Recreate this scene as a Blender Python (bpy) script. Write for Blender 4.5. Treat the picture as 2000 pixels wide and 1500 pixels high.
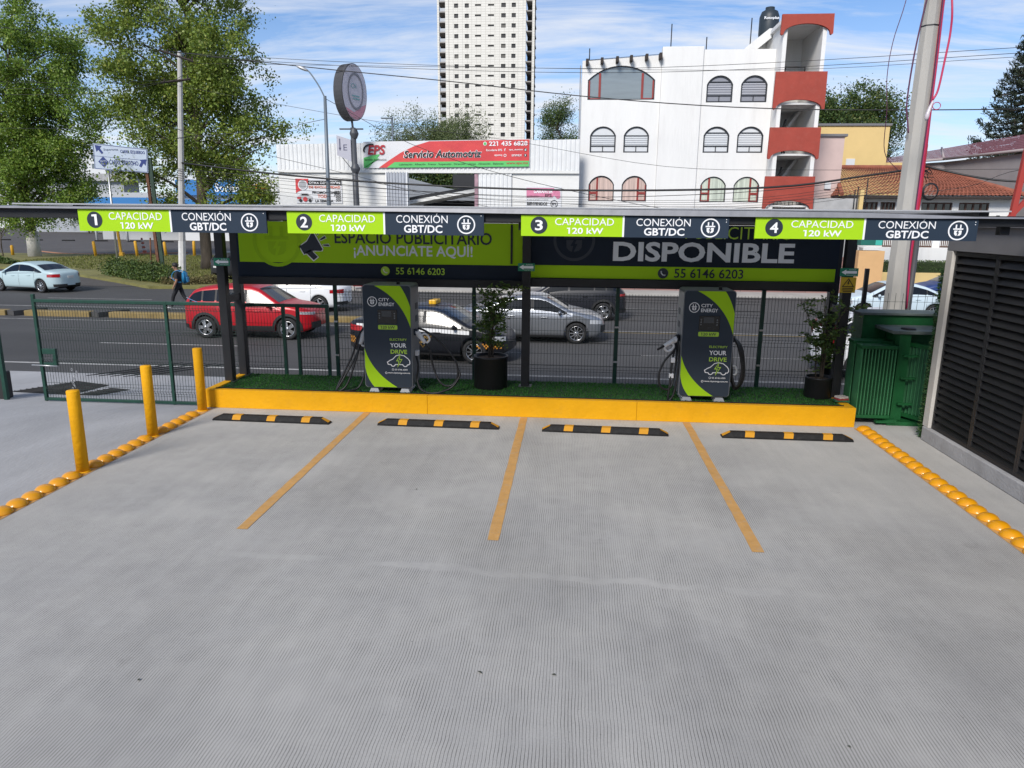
import bpy, bmesh, math, random
import numpy as np
from mathutils import Vector, Matrix
from mathutils.geometry import tessellate_polygon

for o in list(bpy.data.objects): bpy.data.objects.remove(o)
SC = bpy.context.scene
COL = SC.collection
PI = math.pi
rad = math.radians
random.seed(7)
RNG = np.random.default_rng(11)

# ------------------------------------------------------------------ camera
PITCH, ROLL, YAW, CAMH = 0.22462, 0.009407, 0.08132, 3.011
fw = Vector((-math.sin(YAW)*math.cos(PITCH), math.cos(YAW)*math.cos(PITCH), -math.sin(PITCH)))
rt = Vector((math.cos(YAW), math.sin(YAW), 0))
up = rt.cross(fw)
rt2 = math.cos(ROLL)*rt + math.sin(ROLL)*up
up2 = -math.sin(ROLL)*rt + math.cos(ROLL)*up
cam_d = bpy.data.cameras.new('camera'); cam = bpy.data.objects.new('camera', cam_d); COL.objects.link(cam)
M3 = Matrix((rt2, up2, -fw)).transposed()
cam.matrix_world = Matrix.Translation((0, 0, CAMH)) @ M3.to_4x4()
cam_d.sensor_width = 36; cam_d.lens = 36*1402.8/2000
cam_d.clip_start = .05; cam_d.clip_end = 5000
SC.camera = cam

# ------------------------------------------------------------------ light, sky, exposure
SUN_EL, SUN_AZ = rad(36.5), rad(20)      # the sun stands behind the camera, a little to the left
tdir = Vector((math.sin(SUN_AZ)*math.cos(SUN_EL), math.cos(SUN_AZ)*math.cos(SUN_EL), -math.sin(SUN_EL)))
sd = bpy.data.lights.new('sun', 'SUN'); sd.energy = 2.65; sd.angle = rad(18); sd.color = (1, .95, .88)
sun = bpy.data.objects.new('sun', sd); COL.objects.link(sun)
sun.rotation_euler = tdir.to_track_quat('-Z', 'Y').to_euler()
sun.location = (-10, -30, 40)
W = bpy.data.worlds.new('World'); SC.world = W; W.use_nodes = True
nt = W.node_tree; N = nt.nodes; LK = nt.links
for n in list(N): N.remove(n)
out = N.new('ShaderNodeOutputWorld'); bg = N.new('ShaderNodeBackground'); bg.inputs['Strength'].default_value = .10
sky = N.new('ShaderNodeTexSky'); sky.sky_type = 'NISHITA'; sky.sun_disc = False
sky.sun_elevation = SUN_EL; sky.sun_rotation = PI + SUN_AZ
sky.altitude = 2100; sky.air_density = 1.15; sky.dust_density = .15; sky.ozone_density = 2.2
tc = N.new('ShaderNodeTexCoord'); sep = N.new('ShaderNodeSeparateXYZ'); LK.new(tc.outputs['Generated'], sep.inputs[0])
def wmath(op, a, b=None, c=None):
    m = N.new('ShaderNodeMath'); m.operation = op
    for i, v in enumerate((a, b, c)):
        if v is None: continue
        if isinstance(v, (int, float)): m.inputs[i].default_value = v
        else: LK.new(v, m.inputs[i])
    return m.outputs[0]
den = wmath('ADD', wmath('MAXIMUM', sep.outputs['Z'], 0.0), .16)
cx = wmath('DIVIDE', sep.outputs['X'], den); cy = wmath('DIVIDE', sep.outputs['Y'], den)
cmb = N.new('ShaderNodeCombineXYZ'); LK.new(cx, cmb.inputs[0]); LK.new(cy, cmb.inputs[1])
mp = N.new('ShaderNodeMapping'); mp.inputs['Rotation'].default_value = (0, 0, rad(-24)); mp.inputs['Scale'].default_value = (.6, 2.3, 1)
LK.new(cmb.outputs[0], mp.inputs[0])
n1 = N.new('ShaderNodeTexNoise'); n1.inputs['Scale'].default_value = 1.15; n1.inputs['Detail'].default_value = 9; n1.inputs['Roughness'].default_value = .64; n1.inputs['Distortion'].default_value = .55
LK.new(mp.outputs[0], n1.inputs['Vector'])
n2 = N.new('ShaderNodeTexNoise'); n2.inputs['Scale'].default_value = .5; n2.inputs['Detail'].default_value = 3
LK.new(cmb.outputs[0], n2.inputs['Vector'])
r1 = N.new('ShaderNodeMapRange'); r1.inputs[1].default_value = .42; r1.inputs[2].default_value = .62; LK.new(n1.outputs['Fac'], r1.inputs[0])
r2 = N.new('ShaderNodeMapRange'); r2.inputs[1].default_value = .28; r2.inputs[2].default_value = .62; r2.inputs[3].default_value = .38; LK.new(n2.outputs['Fac'], r2.inputs[0])
low = N.new('ShaderNodeMapRange'); low.inputs[1].default_value = .26; low.inputs[2].default_value = .0; low.inputs[3].default_value = 0; low.inputs[4].default_value = .45; LK.new(sep.outputs['Z'], low.inputs[0])
cf = wmath('MINIMUM', wmath('ADD', wmath('MULTIPLY', wmath('MULTIPLY', r1.outputs[0], r2.outputs[0]), .95), low.outputs[0]), .92)
mx = N.new('ShaderNodeMix'); mx.data_type = 'RGBA'
tint = N.new('ShaderNodeMix'); tint.data_type = 'RGBA'; tint.blend_type = 'MULTIPLY'; tint.inputs[0].default_value = 1; tint.inputs[7].default_value = (.70, .82, .96, 1)
LK.new(sky.outputs[0], tint.inputs[6]); LK.new(cf, mx.inputs[0]); LK.new(tint.outputs[2], mx.inputs[6]); mx.inputs[7].default_value = (5.6, 5.85, 6.3, 1)
LK.new(mx.outputs[2], bg.inputs['Color']); LK.new(bg.outputs[0], out.inputs['Surface'])
SC.view_settings.view_transform = 'Standard'; SC.view_settings.look = 'None'
SC.view_settings.exposure = 0.60; SC.view_settings.gamma = 1
SC.view_settings.use_curve_mapping = False
SC.cycles.max_bounces = 6; SC.cycles.use_denoising = True

# ------------------------------------------------------------------ materials
MATS = {}
def s2l(c): return tuple((v/12.92 if v <= .04045 else ((v+.055)/1.055)**2.4) for v in c)
def mat(name, col, rough=.6, metal=0, var=.0, vscale=3., bump=0., bscale=40., spec=.5, coat=0, crough=.09, emit=None, trans=0, island=0., hue=None, tl=0., stretch=(1, 1, 1), dirt=0., dirtcol=(.12, .10, .08), dscale=2.):
    """procedural principled material; colour in linear"""
    if name in MATS: return MATS[name]
    m = bpy.data.materials.new(name); m.use_nodes = True; MATS[name] = m
    t = m.node_tree; b = t.nodes['Principled BSDF']
    b.inputs['Base Color'].default_value = (*col, 1); b.inputs['Roughness'].default_value = rough
    b.inputs['Metallic'].default_value = metal; b.inputs['Specular IOR Level'].default_value = spec
    b.inputs['Coat Weight'].default_value = coat; b.inputs['Coat Roughness'].default_value = crough
    b.inputs['Transmission Weight'].default_value = trans
    if emit: b.inputs['Emission Color'].default_value = (*emit[:3], 1); b.inputs['Emission Strength'].default_value = emit[3]
    last = None
    def lk(a, i): t.links.new(a, i)
    if var or bump or dirt:
        co = t.nodes.new('ShaderNodeTexCoord'); mpn = t.nodes.new('ShaderNodeMapping'); mpn.inputs['Scale'].default_value = stretch
        lk(co.outputs['Object'], mpn.inputs[0])
    if var:
        nz = t.nodes.new('ShaderNodeTexNoise'); nz.inputs['Scale'].default_value = vscale; nz.inputs['Detail'].default_value = 6; nz.inputs['Roughness'].default_value = .62
        lk(mpn.outputs[0], nz.inputs['Vector'])
        mr = t.nodes.new('ShaderNodeMapRange'); mr.inputs[1].default_value = .25; mr.inputs[2].default_value = .75; mr.inputs[3].default_value = 1-var; mr.inputs[4].default_value = 1+var
        lk(nz.outputs['Fac'], mr.inputs[0])
        mm = t.nodes.new('ShaderNodeMix'); mm.data_type = 'RGBA'; mm.blend_type = 'MULTIPLY'; mm.inputs[0].default_value = 1
        mm.inputs[6].default_value = (*col, 1); lk(mr.outputs[0], mm.inputs[7]); last = mm.outputs[2]
    if island:
        g = t.nodes.new('ShaderNodeNewGeometry')
        mr = t.nodes.new('ShaderNodeMapRange'); mr.inputs[3].default_value = 1-island; mr.inputs[4].default_value = 1+island
        lk(g.outputs['Random Per Island'], mr.inputs[0])
        mm = t.nodes.new('ShaderNodeMix'); mm.data_type = 'RGBA'; mm.blend_type = 'MULTIPLY'; mm.inputs[0].default_value = 1
        if last: lk(last, mm.inputs[6])
        else: mm.inputs[6].default_value = (*col, 1)
        lk(mr.outputs[0], mm.inputs[7]); last = mm.outputs[2]
        if hue:
            m2 = t.nodes.new('ShaderNodeMix'); m2.data_type = 'RGBA'
            mr2 = t.nodes.new('ShaderNodeMapRange'); mr2.inputs[1].default_value = .72; mr2.inputs[2].default_value = 1; mr2.inputs[4].default_value = .8
            lk(g.outputs['Random Per Island'], mr2.inputs[0]); lk(mr2.outputs[0], m2.inputs[0])
            lk(last, m2.inputs[6]); m2.inputs[7].default_value = (*hue, 1); last = m2.outputs[2]
    if dirt:
        nz = t.nodes.new('ShaderNodeTexNoise'); nz.inputs['Scale'].default_value = dscale; nz.inputs['Detail'].default_value = 8; nz.inputs['Roughness'].default_value = .7
        lk(mpn.outputs[0], nz.inputs['Vector'])
        mr = t.nodes.new('ShaderNodeMapRange'); mr.inputs[1].default_value = .52; mr.inputs[2].default_value = .8; mr.inputs[4].default_value = dirt
        lk(nz.outputs['Fac'], mr.inputs[0])
        m3 = t.nodes.new('ShaderNodeMix'); m3.data_type = 'RGBA'; lk(mr.outputs[0], m3.inputs[0])
        if last: lk(last, m3.inputs[6])
        else: m3.inputs[6].default_value = (*col, 1)
        m3.inputs[7].default_value = (*dirtcol, 1); last = m3.outputs[2]
    if last: lk(last, b.inputs['Base Color'])
    if bump:
        nb = t.nodes.new('ShaderNodeTexNoise'); nb.inputs['Scale'].default_value = bscale; nb.inputs['Detail'].default_value = 4
        lk(mpn.outputs[0], nb.inputs['Vector'])
        bp = t.nodes.new('ShaderNodeBump'); bp.inputs['Strength'].default_value = bump; bp.inputs['Distance'].default_value = .02
        lk(nb.outputs['Fac'], bp.inputs['Height']); lk(bp.outputs[0], b.inputs['Normal'])
    if tl:
        tr = t.nodes.new('ShaderNodeBsdfTranslucent'); ms = t.nodes.new('ShaderNodeMixShader'); ms.inputs[0].default_value = tl
        if last: lk(last, tr.inputs[0])
        else: tr.inputs[0].default_value = (*col, 1)
        o_ = t.nodes['Material Output']; lk(b.outputs[0], ms.inputs[1]); lk(tr.outputs[0], ms.inputs[2]); lk(ms.outputs[0], o_.inputs[0])
    return m

# ------------------------------------------------------------------ mesh helpers
def link(o, parent=None):
    COL.objects.link(o)
    if parent is not None: o.parent = parent
    return o
def tag(o, label, cat, group=None):
    o['label'] = label; o['category'] = cat
    if group: o['group'] = group
    return o
def thing(name, label, cat, loc=(0, 0, 0), rz=0, group=None, rot=None):
    o = bpy.data.objects.new(name, None); link(o); o.location = loc; o.rotation_euler = rot or (0, 0, rz)
    o.empty_display_size = .2
    return tag(o, label, cat, group)
def kind(o, k): o['kind'] = k; return o

class MB:
    def __init__(s): s.v = []; s.f = []; s.sm = []
    def add(s, vs, fs, smooth=False):
        b = len(s.v); s.v += [tuple(v) for v in vs]; s.f += [tuple(i+b for i in f) for f in fs]; s.sm += [smooth]*len(fs); return s
    def box(s, x0, x1, y0, y1, z0, z1):
        s.add([(x0,y0,z0),(x1,y0,z0),(x1,y1,z0),(x0,y1,z0),(x0,y0,z1),(x1,y0,z1),(x1,y1,z1),(x0,y1,z1)],
              [(0,3,2,1),(4,5,6,7),(0,1,5,4),(1,2,6,5),(2,3,7,6),(3,0,4,7)]); return s
    def obox(s, c, sx, sy, sz, rot=None):
        m = rot if rot is not None else Matrix.Identity(3); c = Vector(c)
        vs = [c + m @ Vector((a*sx/2, b*sy/2, d*sz/2)) for d in (-1, 1) for a, b in ((-1,-1),(1,-1),(1,1),(-1,1))]
        s.add(vs, [(0,3,2,1),(4,5,6,7),(0,1,5,4),(1,2,6,5),(2,3,7,6),(3,0,4,7)]); return s
    def bbox(s, x0, x1, y0, y1, z0, z1, b=.01):
        """box with chamfered edges"""
        bm = bmesh.new(); vs = [bm.verts.new(p) for p in ((x0,y0,z0),(x1,y0,z0),(x1,y1,z0),(x0,y1,z0),(x0,y0,z1),(x1,y0,z1),(x1,y1,z1),(x0,y1,z1))]
        for f in ((0,3,2,1),(4,5,6,7),(0,1,5,4),(1,2,6,5),(2,3,7,6),(3,0,4,7)): bm.faces.new([vs[i] for i in f])
        bmesh.ops.bevel(bm, geom=bm.edges[:], offset=b, segments=2, affect='EDGES', profile=.5)
        return s.bm(bm)
    def bm(s, bm, smooth=False):
        bm.verts.index_update(); s.add([v.co[:] for v in bm.verts], [[v.index for v in f.verts] for f in bm.faces], smooth); bm.free(); return s
    def tube(s, pts, r, n=8, caps=True, smooth=True):
        pts = [Vector(p) for p in pts]; rs = r if isinstance(r, (list, tuple)) else [r]*len(pts); rings = []
        prev = None
        for i, p in enumerate(pts):
            d = (pts[min(i+1, len(pts)-1)]-pts[max(i-1, 0)]).normalized()
            if prev is None:
                a = d.orthogonal().normalized() if abs(d.z) > .9 else d.cross(Vector((0, 0, 1))).normalized()
            else:
                a = (prev - d*prev.dot(d)).normalized()
            prev = a; b = d.cross(a)
            rings.append([p + (a*math.cos(2*PI*k/n) + b*math.sin(2*PI*k/n))*rs[i] for k in range(n)])
        vs = [v for rg in rings for v in rg]; fs = []
        for i in range(len(pts)-1):
            for k in range(n): fs.append((i*n+k, i*n+(k+1) % n, (i+1)*n+(k+1) % n, (i+1)*n+k))
        s.add(vs, fs, smooth)
        if caps:
            b0 = len(s.v)-len(vs); s.f.append(tuple(b0+k for k in reversed(range(n)))); s.f.append(tuple(b0+(len(pts)-1)*n+k for k in range(n))); s.sm += [False]*2
        return s
    def lathe(s, prof, n=24, c=(0, 0, 0), smooth=True, axis='z', capb=True, capt=True):
        vs = []; fs = []
        for r, z in prof:
            for k in range(n):
                a = 2*PI*k/n; x, y = r*math.cos(a), r*math.sin(a)
                p = (x, y, z) if axis == 'z' else (x, z, y) if axis == 'y' else (z, x, y)
                vs.append((c[0]+p[0], c[1]+p[1], c[2]+p[2]))
        for i in range(len(prof)-1):
            for k in range(n):
                q = (i*n+k, i*n+(k+1) % n, (i+1)*n+(k+1) % n, (i+1)*n+k)
                fs.append(q if axis != 'y' else q[::-1])
        b0 = len(s.v); s.add(vs, fs, smooth)
        if capb and prof[0][0] > 0: s.f.append(tuple(b0+k for k in range(n))); s.sm.append(False)
        if capt and prof[-1][0] > 0: s.f.append(tuple(b0+(len(prof)-1)*n+k for k in range(n))); s.sm.append(False)
        return s
    def prism(s, poly, y0, y1, plane='xz'):
        """2D polygon (u,v) extruded: plane xz -> u=x v=z depth y ; xy -> depth z ; yz -> u=y v=z depth x"""
        def P(u, v, d): return (u, d, v) if plane == 'xz' else (u, v, d) if plane == 'xy' else (d, u, v)
        n = len(poly); vs = [P(u, v, y0) for u, v in poly] + [P(u, v, y1) for u, v in poly]
        tris = tessellate_polygon([[Vector((u, v, 0)) for u, v in poly]])
        fs = [tuple(t) for t in tris] + [tuple(i+n for i in reversed(t)) for t in tris] + [(i, (i+1) % n, (i+1) % n+n, i+n) for i in range(n)]
        s.add(vs, fs); return s
    def grid(s, P, smooth=True):
        P = [list(r) for r in P]; nr, nc = len(P), len(P[0])
        s.add([p for r in P for p in r], [(i*nc+j, i*nc+j+1, (i+1)*nc+j+1, (i+1)*nc+j) for i in range(nr-1) for j in range(nc-1)], smooth); return s
    def mesh(s, name, m=None, fix=True):
        me = bpy.data.meshes.new(name); me.from_pydata(s.v, [], s.f)
        me.polygons.foreach_set('use_smooth', s.sm); me.update()
        if fix:
            bm = bmesh.new(); bm.from_mesh(me); bmesh.ops.recalc_face_normals(bm, faces=bm.faces[:]); bm.to_mesh(me); bm.free()
        if m: me.materials.append(m)
        return me
    def build(s, name, m, parent=None, loc=None, fix=True):
        o = bpy.data.objects.new(name, s.mesh(name, m, fix)); link(o, parent)
        if loc: o.location = loc
        return o

def copy_tree(o, parent=None):
    c = o.copy(); COL.objects.link(c)
    if parent is not None: c.parent = parent
    for ch in list(o.children): copy_tree(ch, c)
    return c
def inst(o, parent=None, loc=None, rz=None):
    c = o.copy(); COL.objects.link(c)
    if parent is not None: c.parent = parent
    if loc is not None: c.location = loc
    if rz is not None: c.rotation_euler[2] = rz
    return c

# flat print on a plane facing -Y (the viewer): polygons in (x,z)
class Flat:
    def __init__(s): s.v = []; s.f = []
    def poly(s, pts, holes=()):
        loops = [[Vector((u, v, 0)) for u, v in pts]] + [[Vector((u, v, 0)) for u, v in h] for h in holes]
        b = len(s.v)
        for lp in loops: s.v += [(p.x, p.y) for p in lp]
        s.f += [tuple(i+b for i in t) for t in tessellate_polygon(loops)]; return s
    def rect(s, x0, x1, z0, z1): return s.poly([(x0, z0), (x1, z0), (x1, z1), (x0, z1)])
    def disc(s, cx, cz, r, n=28, rz=None):
        return s.poly([(cx+r*math.cos(2*PI*k/n), cz+(rz or r)*math.sin(2*PI*k/n)) for k in range(n)])
    def ring(s, cx, cz, r0, r1, n=32, k=1.):
        b = len(s.v)
        for i in range(n):
            a = 2*PI*i/n
            s.v += [(cx+r0*math.cos(a), cz+k*r0*math.sin(a)), (cx+r1*math.cos(a), cz+k*r1*math.sin(a))]
        s.f += [(b+2*i, b+2*i+1, b+2*((i+1) % n)+1, b+2*((i+1) % n)) for i in range(n)]; return s
    def line(s, pts, w, closed=False):
        pts = [Vector((p[0], p[1])) for p in pts]; n = len(pts); L = []; R_ = []
        for i in range(n):
            a = pts[i-1] if (i or closed) else pts[i]; c = pts[(i+1) % n] if (i < n-1 or closed) else pts[i]
            d1 = (pts[i]-a).normalized() if (pts[i]-a).length > 1e-9 else None; d2 = (c-pts[i]).normalized() if (c-pts[i]).length > 1e-9 else None
            d = ((d1 or d2)+(d2 or d1)).normalized(); nn = Vector((-d.y, d.x)); k = 1/max(.35, nn.dot(Vector((-(d2 or d1).y, (d2 or d1).x))))
            L.append(pts[i]+nn*w/2*k); R_.append(pts[i]-nn*w/2*k)
        b = len(s.v)
        for l, r in zip(L, R_): s.v += [tuple(l), tuple(r)]
        for i in range(n if closed else n-1):
            j = (i+1) % n; s.f.append((b+2*i, b+2*i+1, b+2*j+1, b+2*j))
        return s
    def text(s, body, x0, x1, z0, z1, off=0., shear=0., keep=False):
        v, f = text_geo(body, off, shear); v = np.array(v)
        mn, mxx = v.min(0), v.max(0); sc = (np.array([x1-x0, z1-z0]))/(mxx-mn)
        if keep: sc[:] = min(sc)
        c = np.array([(x0+x1)/2, (z0+z1)/2]); w = (v-(mn+mxx)/2)*sc + c
        b = len(s.v); s.v += [tuple(p) for p in w]; s.f += [tuple(i+b for i in q) for q in f]; return s
    def bend(s, fn): s.v = [fn(*p) for p in s.v]; return s
    def build(s, name, m, parent, Y, flip=False):
        me = bpy.data.meshes.new(name); me.from_pydata([(u, Y, v) for u, v in s.v], [], s.f); me.update()
        bm = bmesh.new(); bm.from_mesh(me)
        for fc in bm.faces:
            fc.normal_update()
            if fc.normal.y > 0: fc.normal_flip()
        bm.to_mesh(me); bm.free(); me.materials.append(m)
        return link(bpy.data.objects.new(name, me), parent)
_TC = {}
def text_geo(body, off, shear):
    k = (body, off, shear)
    if k in _TC: return _TC[k]
    c = bpy.data.curves.new('txt', 'FONT'); c.body = body; c.offset = off; c.shear = shear; c.resolution_u = 3
    o = bpy.data.objects.new('txt', c); COL.objects.link(o)
    dg = bpy.context.evaluated_depsgraph_get(); me = bpy.data.meshes.new_from_object(o.evaluated_get(dg))
    V_ = [(v.co.x, v.co.y) for v in me.vertices]; F_ = [tuple(p.vertices) for p in me.polygons]
    if '1' in body and not set(body) & set('IlÍi|!'):                 # give the bare-bar figure 1 its flag
        par = list(range(len(V_)))
        def fd(a):
            while par[a] != a: par[a] = par[par[a]]; a = par[a]
            return a
        for f_ in F_:
            for q_ in f_[1:]: par[fd(q_)] = fd(f_[0])
        isl = {}
        for i_ in range(len(V_)): isl.setdefault(fd(i_), []).append(V_[i_])
        H_ = max(v[1] for v in V_)-min(v[1] for v in V_)
        for pts in isl.values():
            xa, xb = min(p[0] for p in pts), max(p[0] for p in pts); za, zb = min(p[1] for p in pts), max(p[1] for p in pts)
            if zb-za > .75*H_ and xb-xa < .30*(zb-za):
                h_ = zb-za; n0 = len(V_); V_ += [(xa+.001, zb), (xa-.20*h_, zb-.03*h_), (xa-.20*h_, zb-.19*h_), (xa+.001, zb-.19*h_)] ; F_.append((n0, n0+1, n0+2, n0+3))
    r = (V_, F_)
    bpy.data.objects.remove(o); bpy.data.curves.remove(c); bpy.data.meshes.remove(me); _TC[k] = r; return r
# warm the text cache while the scene is still almost empty (each entry needs a depsgraph update)
for b_, o_, s_ in TEXTS if 'TEXTS' in globals() else (): text_geo(b_, o_, s_)

def plug_icon(F, cx, cz, r, ring=True):
    """round plug emblem: ring, two prongs, a body split by a bolt"""
    if ring: F.ring(cx, cz, r*.86, r)
    for sx in (-1, 1): F.rect(cx+sx*r*.22-r*.07, cx+sx*r*.22+r*.07, cz+r*.20, cz+r*.60)
    F.rect(cx-r*.50, cx+r*.50, cz+r*.08, cz+r*.22)
    bl = [(-.38, .0), (-.02, .0), (-.18, -.28), (-.04, -.28), (-.10, -.56), (-.24, -.50), (-.36, -.36)]
    br = [(.38, .0), (.10, .0), (.02, -.18), (.16, -.18), (-.02, -.56), (.24, -.50), (.36, -.36)]
    for p in (bl, br): F.poly([(cx+u*r, cz+v*r) for u, v in p])
def arc_pts(cx, cz, r, a0, a1, n, rz=None):
    return [(cx+r*math.cos(rad(a0+(a1-a0)*k/n)), cz+(rz or r)*math.sin(rad(a0+(a1-a0)*k/n))) for k in range(n+1)]
# ------------------------------------------------------------------ ground and road
RZ = -.68
def sheet(name, x0, x1, y0, y1, z, m, nx=1, ny=1):
    mb = MB(); mb.grid([[(x0+(x1-x0)*i/nx, y0+(y1-y0)*j/ny, z) for i in range(nx+1)] for j in range(ny+1)], False)
    return kind(mb.build(name, m, fix=False), 'structure')

def concrete_ribbed():
    m = bpy.data.materials.new('ribbed_concrete'); m.use_nodes = True; t = m.node_tree; b = t.nodes['Principled BSDF']
    def nd(k, **kw):
        n = t.nodes.new(k)
        for a, v in kw.items(): setattr(n, a, v)
        return n
    def ma(op, a, c=None, d=None):
        n = nd('ShaderNodeMath', operation=op)
        for i, v in enumerate((a, c, d)):
            if v is None: continue
            if isinstance(v, (int, float)): n.inputs[i].default_value = v
            else: t.links.new(v, n.inputs[i])
        return n.outputs[0]
    def noise(sc, det=4, ro=.55, st=(1, 1, 1), off=(0, 0, 0)):
        mp_ = nd('ShaderNodeMapping'); mp_.inputs['Scale'].default_value = st; mp_.inputs['Location'].default_value = off; t.links.new(co.outputs['Object'], mp_.inputs[0])
        n = nd('ShaderNodeTexNoise'); n.inputs['Scale'].default_value = sc; n.inputs['Detail'].default_value = det; n.inputs['Roughness'].default_value = ro
        t.links.new(mp_.outputs[0], n.inputs['Vector']); return n.outputs['Fac']
    def mr(v, a, c, lo=0., hi=1.):
        n = nd('ShaderNodeMapRange'); n.inputs[1].default_value = a; n.inputs[2].default_value = c; n.inputs[3].default_value = lo; n.inputs[4].default_value = hi
        t.links.new(v, n.inputs[0]); return n.outputs[0]
    co = nd('ShaderNodeTexCoord'); sp = nd('ShaderNodeSeparateXYZ'); t.links.new(co.outputs['Object'], sp.inputs[0])
    X_, Y_ = sp.outputs['X'], sp.outputs['Y']
    wob = ma('MULTIPLY', ma('SUBTRACT', noise(1.6, 3), .5), .05)
    sx = ma('DIVIDE', ma('ADD', X_, wob), .0215)
    fr = ma('FRACT', sx)
    tri = ma('ABSOLUTE', ma('SUBTRACT', fr, .5))                     # 0 at groove centre
    gw = mr(noise(5., 3, off=(3, 1, 0)), .3, .7, .04, .12)
    groove = ma('LESS_THAN', tri, gw)
    # where the broom lines were trowelled away: near the kerb on the right, along the pour joint
    smooth1 = ma('MULTIPLY', mr(X_, 1.8, 3.2), mr(Y_, 6.6, 8.6))
    jy = ma('ADD', ma('MULTIPLY', X_, -.05), ma('ADD', 5.71, ma('MULTIPLY', ma('SUBTRACT', noise(1.6, 5, .65, off=(7, 7, 0)), .5), .30)))
    jd = ma('ABSOLUTE', ma('SUBTRACT', Y_, jy))
    jband = mr(jd, .03, .075, 1, 0)
    jband = ma('MULTIPLY', ma('MULTIPLY', jband, mr(X_, 1.2, 2.4, 1, 0)), ma('MULTIPLY', mr(X_, -3.4, -2.4), mr(noise(1.7, 3, off=(5, 2, 0)), .36, .52)))
    patch = mr(noise(.75, 5, .6, off=(1, 5, 0)), .50, .66, 0, .9)
    patch = ma('MULTIPLY', patch, mr(Y_, 5.4, 6.6, .25, 1))
    lefts = mr(X_, -5.1, -5.9, 0, .7)
    sm = ma('MINIMUM', ma('ADD', ma('ADD', smooth1, jband), ma('ADD', patch, lefts)), 1)
    far = mr(Y_, 7.5, 10.5, 1, .6)
    gm = ma('MULTIPLY', ma('MULTIPLY', groove, ma('SUBTRACT', 1, sm)), far)
    # colour
    base = nd('ShaderNodeMix', data_type='RGBA'); base.inputs[6].default_value = (.355, .348, .337, 1); base.inputs[7].default_value = (.435, .422, .398, 1)
    t.links.new(mr(noise(.8, 7, .65), .3, .7), base.inputs[0])
    fine = ma('MULTIPLY', mr(noise(60, 4, .7), .25, .75, .90, 1.09), mr(noise(230, 2, .6, off=(2, 9, 0)), .3, .7, .86, 1.13))
    str_ = mr(noise(2.5, 5, .6, st=(3.5, .35, 1), off=(2, 0, 0)), .3, .7, .95, 1.04)
    tread = mr(noise(.55, 4, .5, st=(1, .5, 1), off=(9, 2, 0)), .48, .72, 1, .80)
    spots = mr(noise(2.6, 4, .6, off=(4, 8, 0)), .66, .78, 1, .80)
    speck = mr(noise(38, 2, .5, off=(6, 3, 0)), .735, .77, 1, .55)
    scuff = mr(noise(3.2, 6, .75, st=(1.6, .6, 1), off=(11, 4, 0)), .68, .76, 1, .80)
    f1 = ma('MULTIPLY', ma('MULTIPLY', ma('MULTIPLY', fine, spots), str_), ma('MULTIPLY', ma('MULTIPLY', tread, speck), scuff))
    f2 = ma('MULTIPLY', f1, ma('SUBTRACT', 1, ma('MULTIPLY', gm, .60)))
    f3 = ma('MULTIPLY', ma('MULTIPLY', f2, mr(ma('ADD', Y_, ma('MULTIPLY', noise(1.1, 4), .8)), 9.4, 11.0, 1, 1.13)), ma('ADD', 1, ma('MULTIPLY', jband, .03)))
    cm = nd('ShaderNodeMix', data_type='RGBA', blend_type='MULTIPLY'); cm.inputs[0].default_value = 1
    t.links.new(base.outputs[2], cm.inputs[6]); t.links.new(f3, cm.inputs[7]); t.links.new(cm.outputs[2], b.inputs['Base Color'])
    h = ma('ADD', ma('MULTIPLY', gm, -1), ma('ADD', ma('MULTIPLY', jband, .8), ma('MULTIPLY', noise(30, 5, .7), .35)))
    bp = nd('ShaderNodeBump'); bp.inputs['Strength'].default_value = .4; bp.inputs['Distance'].default_value = .003
    t.links.new(h, bp.inputs['Height']); t.links.new(bp.outputs[0], b.inputs['Normal'])
    b.inputs['Roughness'].default_value = .88; b.inputs['Specular IOR Level'].default_value = .25
    return m
m_lot = concrete_ribbed()
m_conc = mat('driveway_concrete', (.34, .34, .345), .9, var=.16, vscale=1.2, bump=.35, bscale=25, stretch=(1, .35, 1), dirt=.35, dirtcol=(.17, .165, .16), dscale=.9)
m_walk = mat('sidewalk_concrete', (.36, .345, .32), .9, var=.15, vscale=1.5, bump=.3, bscale=20)
m_asph = mat('asphalt', (.056, .055, .055), .85, var=.28, vscale=.35, bump=.5, bscale=60, stretch=(.25, 1, 1), dirt=.5, dirtcol=(.08, .077, .073), dscale=.5)
m_asph2 = mat('old_asphalt', (.075, .068, .064), .9, var=.2, vscale=.2, bump=.3, bscale=30, dirt=.4, dirtcol=(.12, .105, .095), dscale=.25)
m_soil = mat('dry_ground', (.13, .115, .085), .95, var=.3, vscale=.3)
m_grassg = mat('grass_ground', (.17, .16, .05), .95, var=.35, vscale=.9, bump=.8, bscale=25, dirt=.55, dirtcol=(.17, .13, .075), dscale=1.2)
m_white_paint = mat('road_paint', (.36, .355, .34), .8, var=.35, vscale=5, dirt=.8, dirtcol=(.09, .088, .085), dscale=4)
m_yel = mat('yellow_paint', (.74, .365, .006), .65, spec=.2, var=.10, vscale=2.5, bump=.4, bscale=16, dirt=.42, dirtcol=(.38, .20, .03), dscale=5)
m_yel_line = mat('worn_yellow_line', (.52, .285, .09), .8, var=.14, vscale=7, bump=.3, bscale=40, dirt=.75, dirtcol=(.36, .32, .26), dscale=9)
m_yel_old = mat('weathered_yellow', (.23, .165, .06), .8, var=.3, vscale=3, dirt=.8, dirtcol=(.2, .17, .12), dscale=3)
m_black = mat('black_rubber', (.013, .013, .014), .7, spec=.25, var=.25, vscale=20, bump=.3, bscale=60, dirt=.45, dirtcol=(.06, .057, .052), dscale=9)

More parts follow.
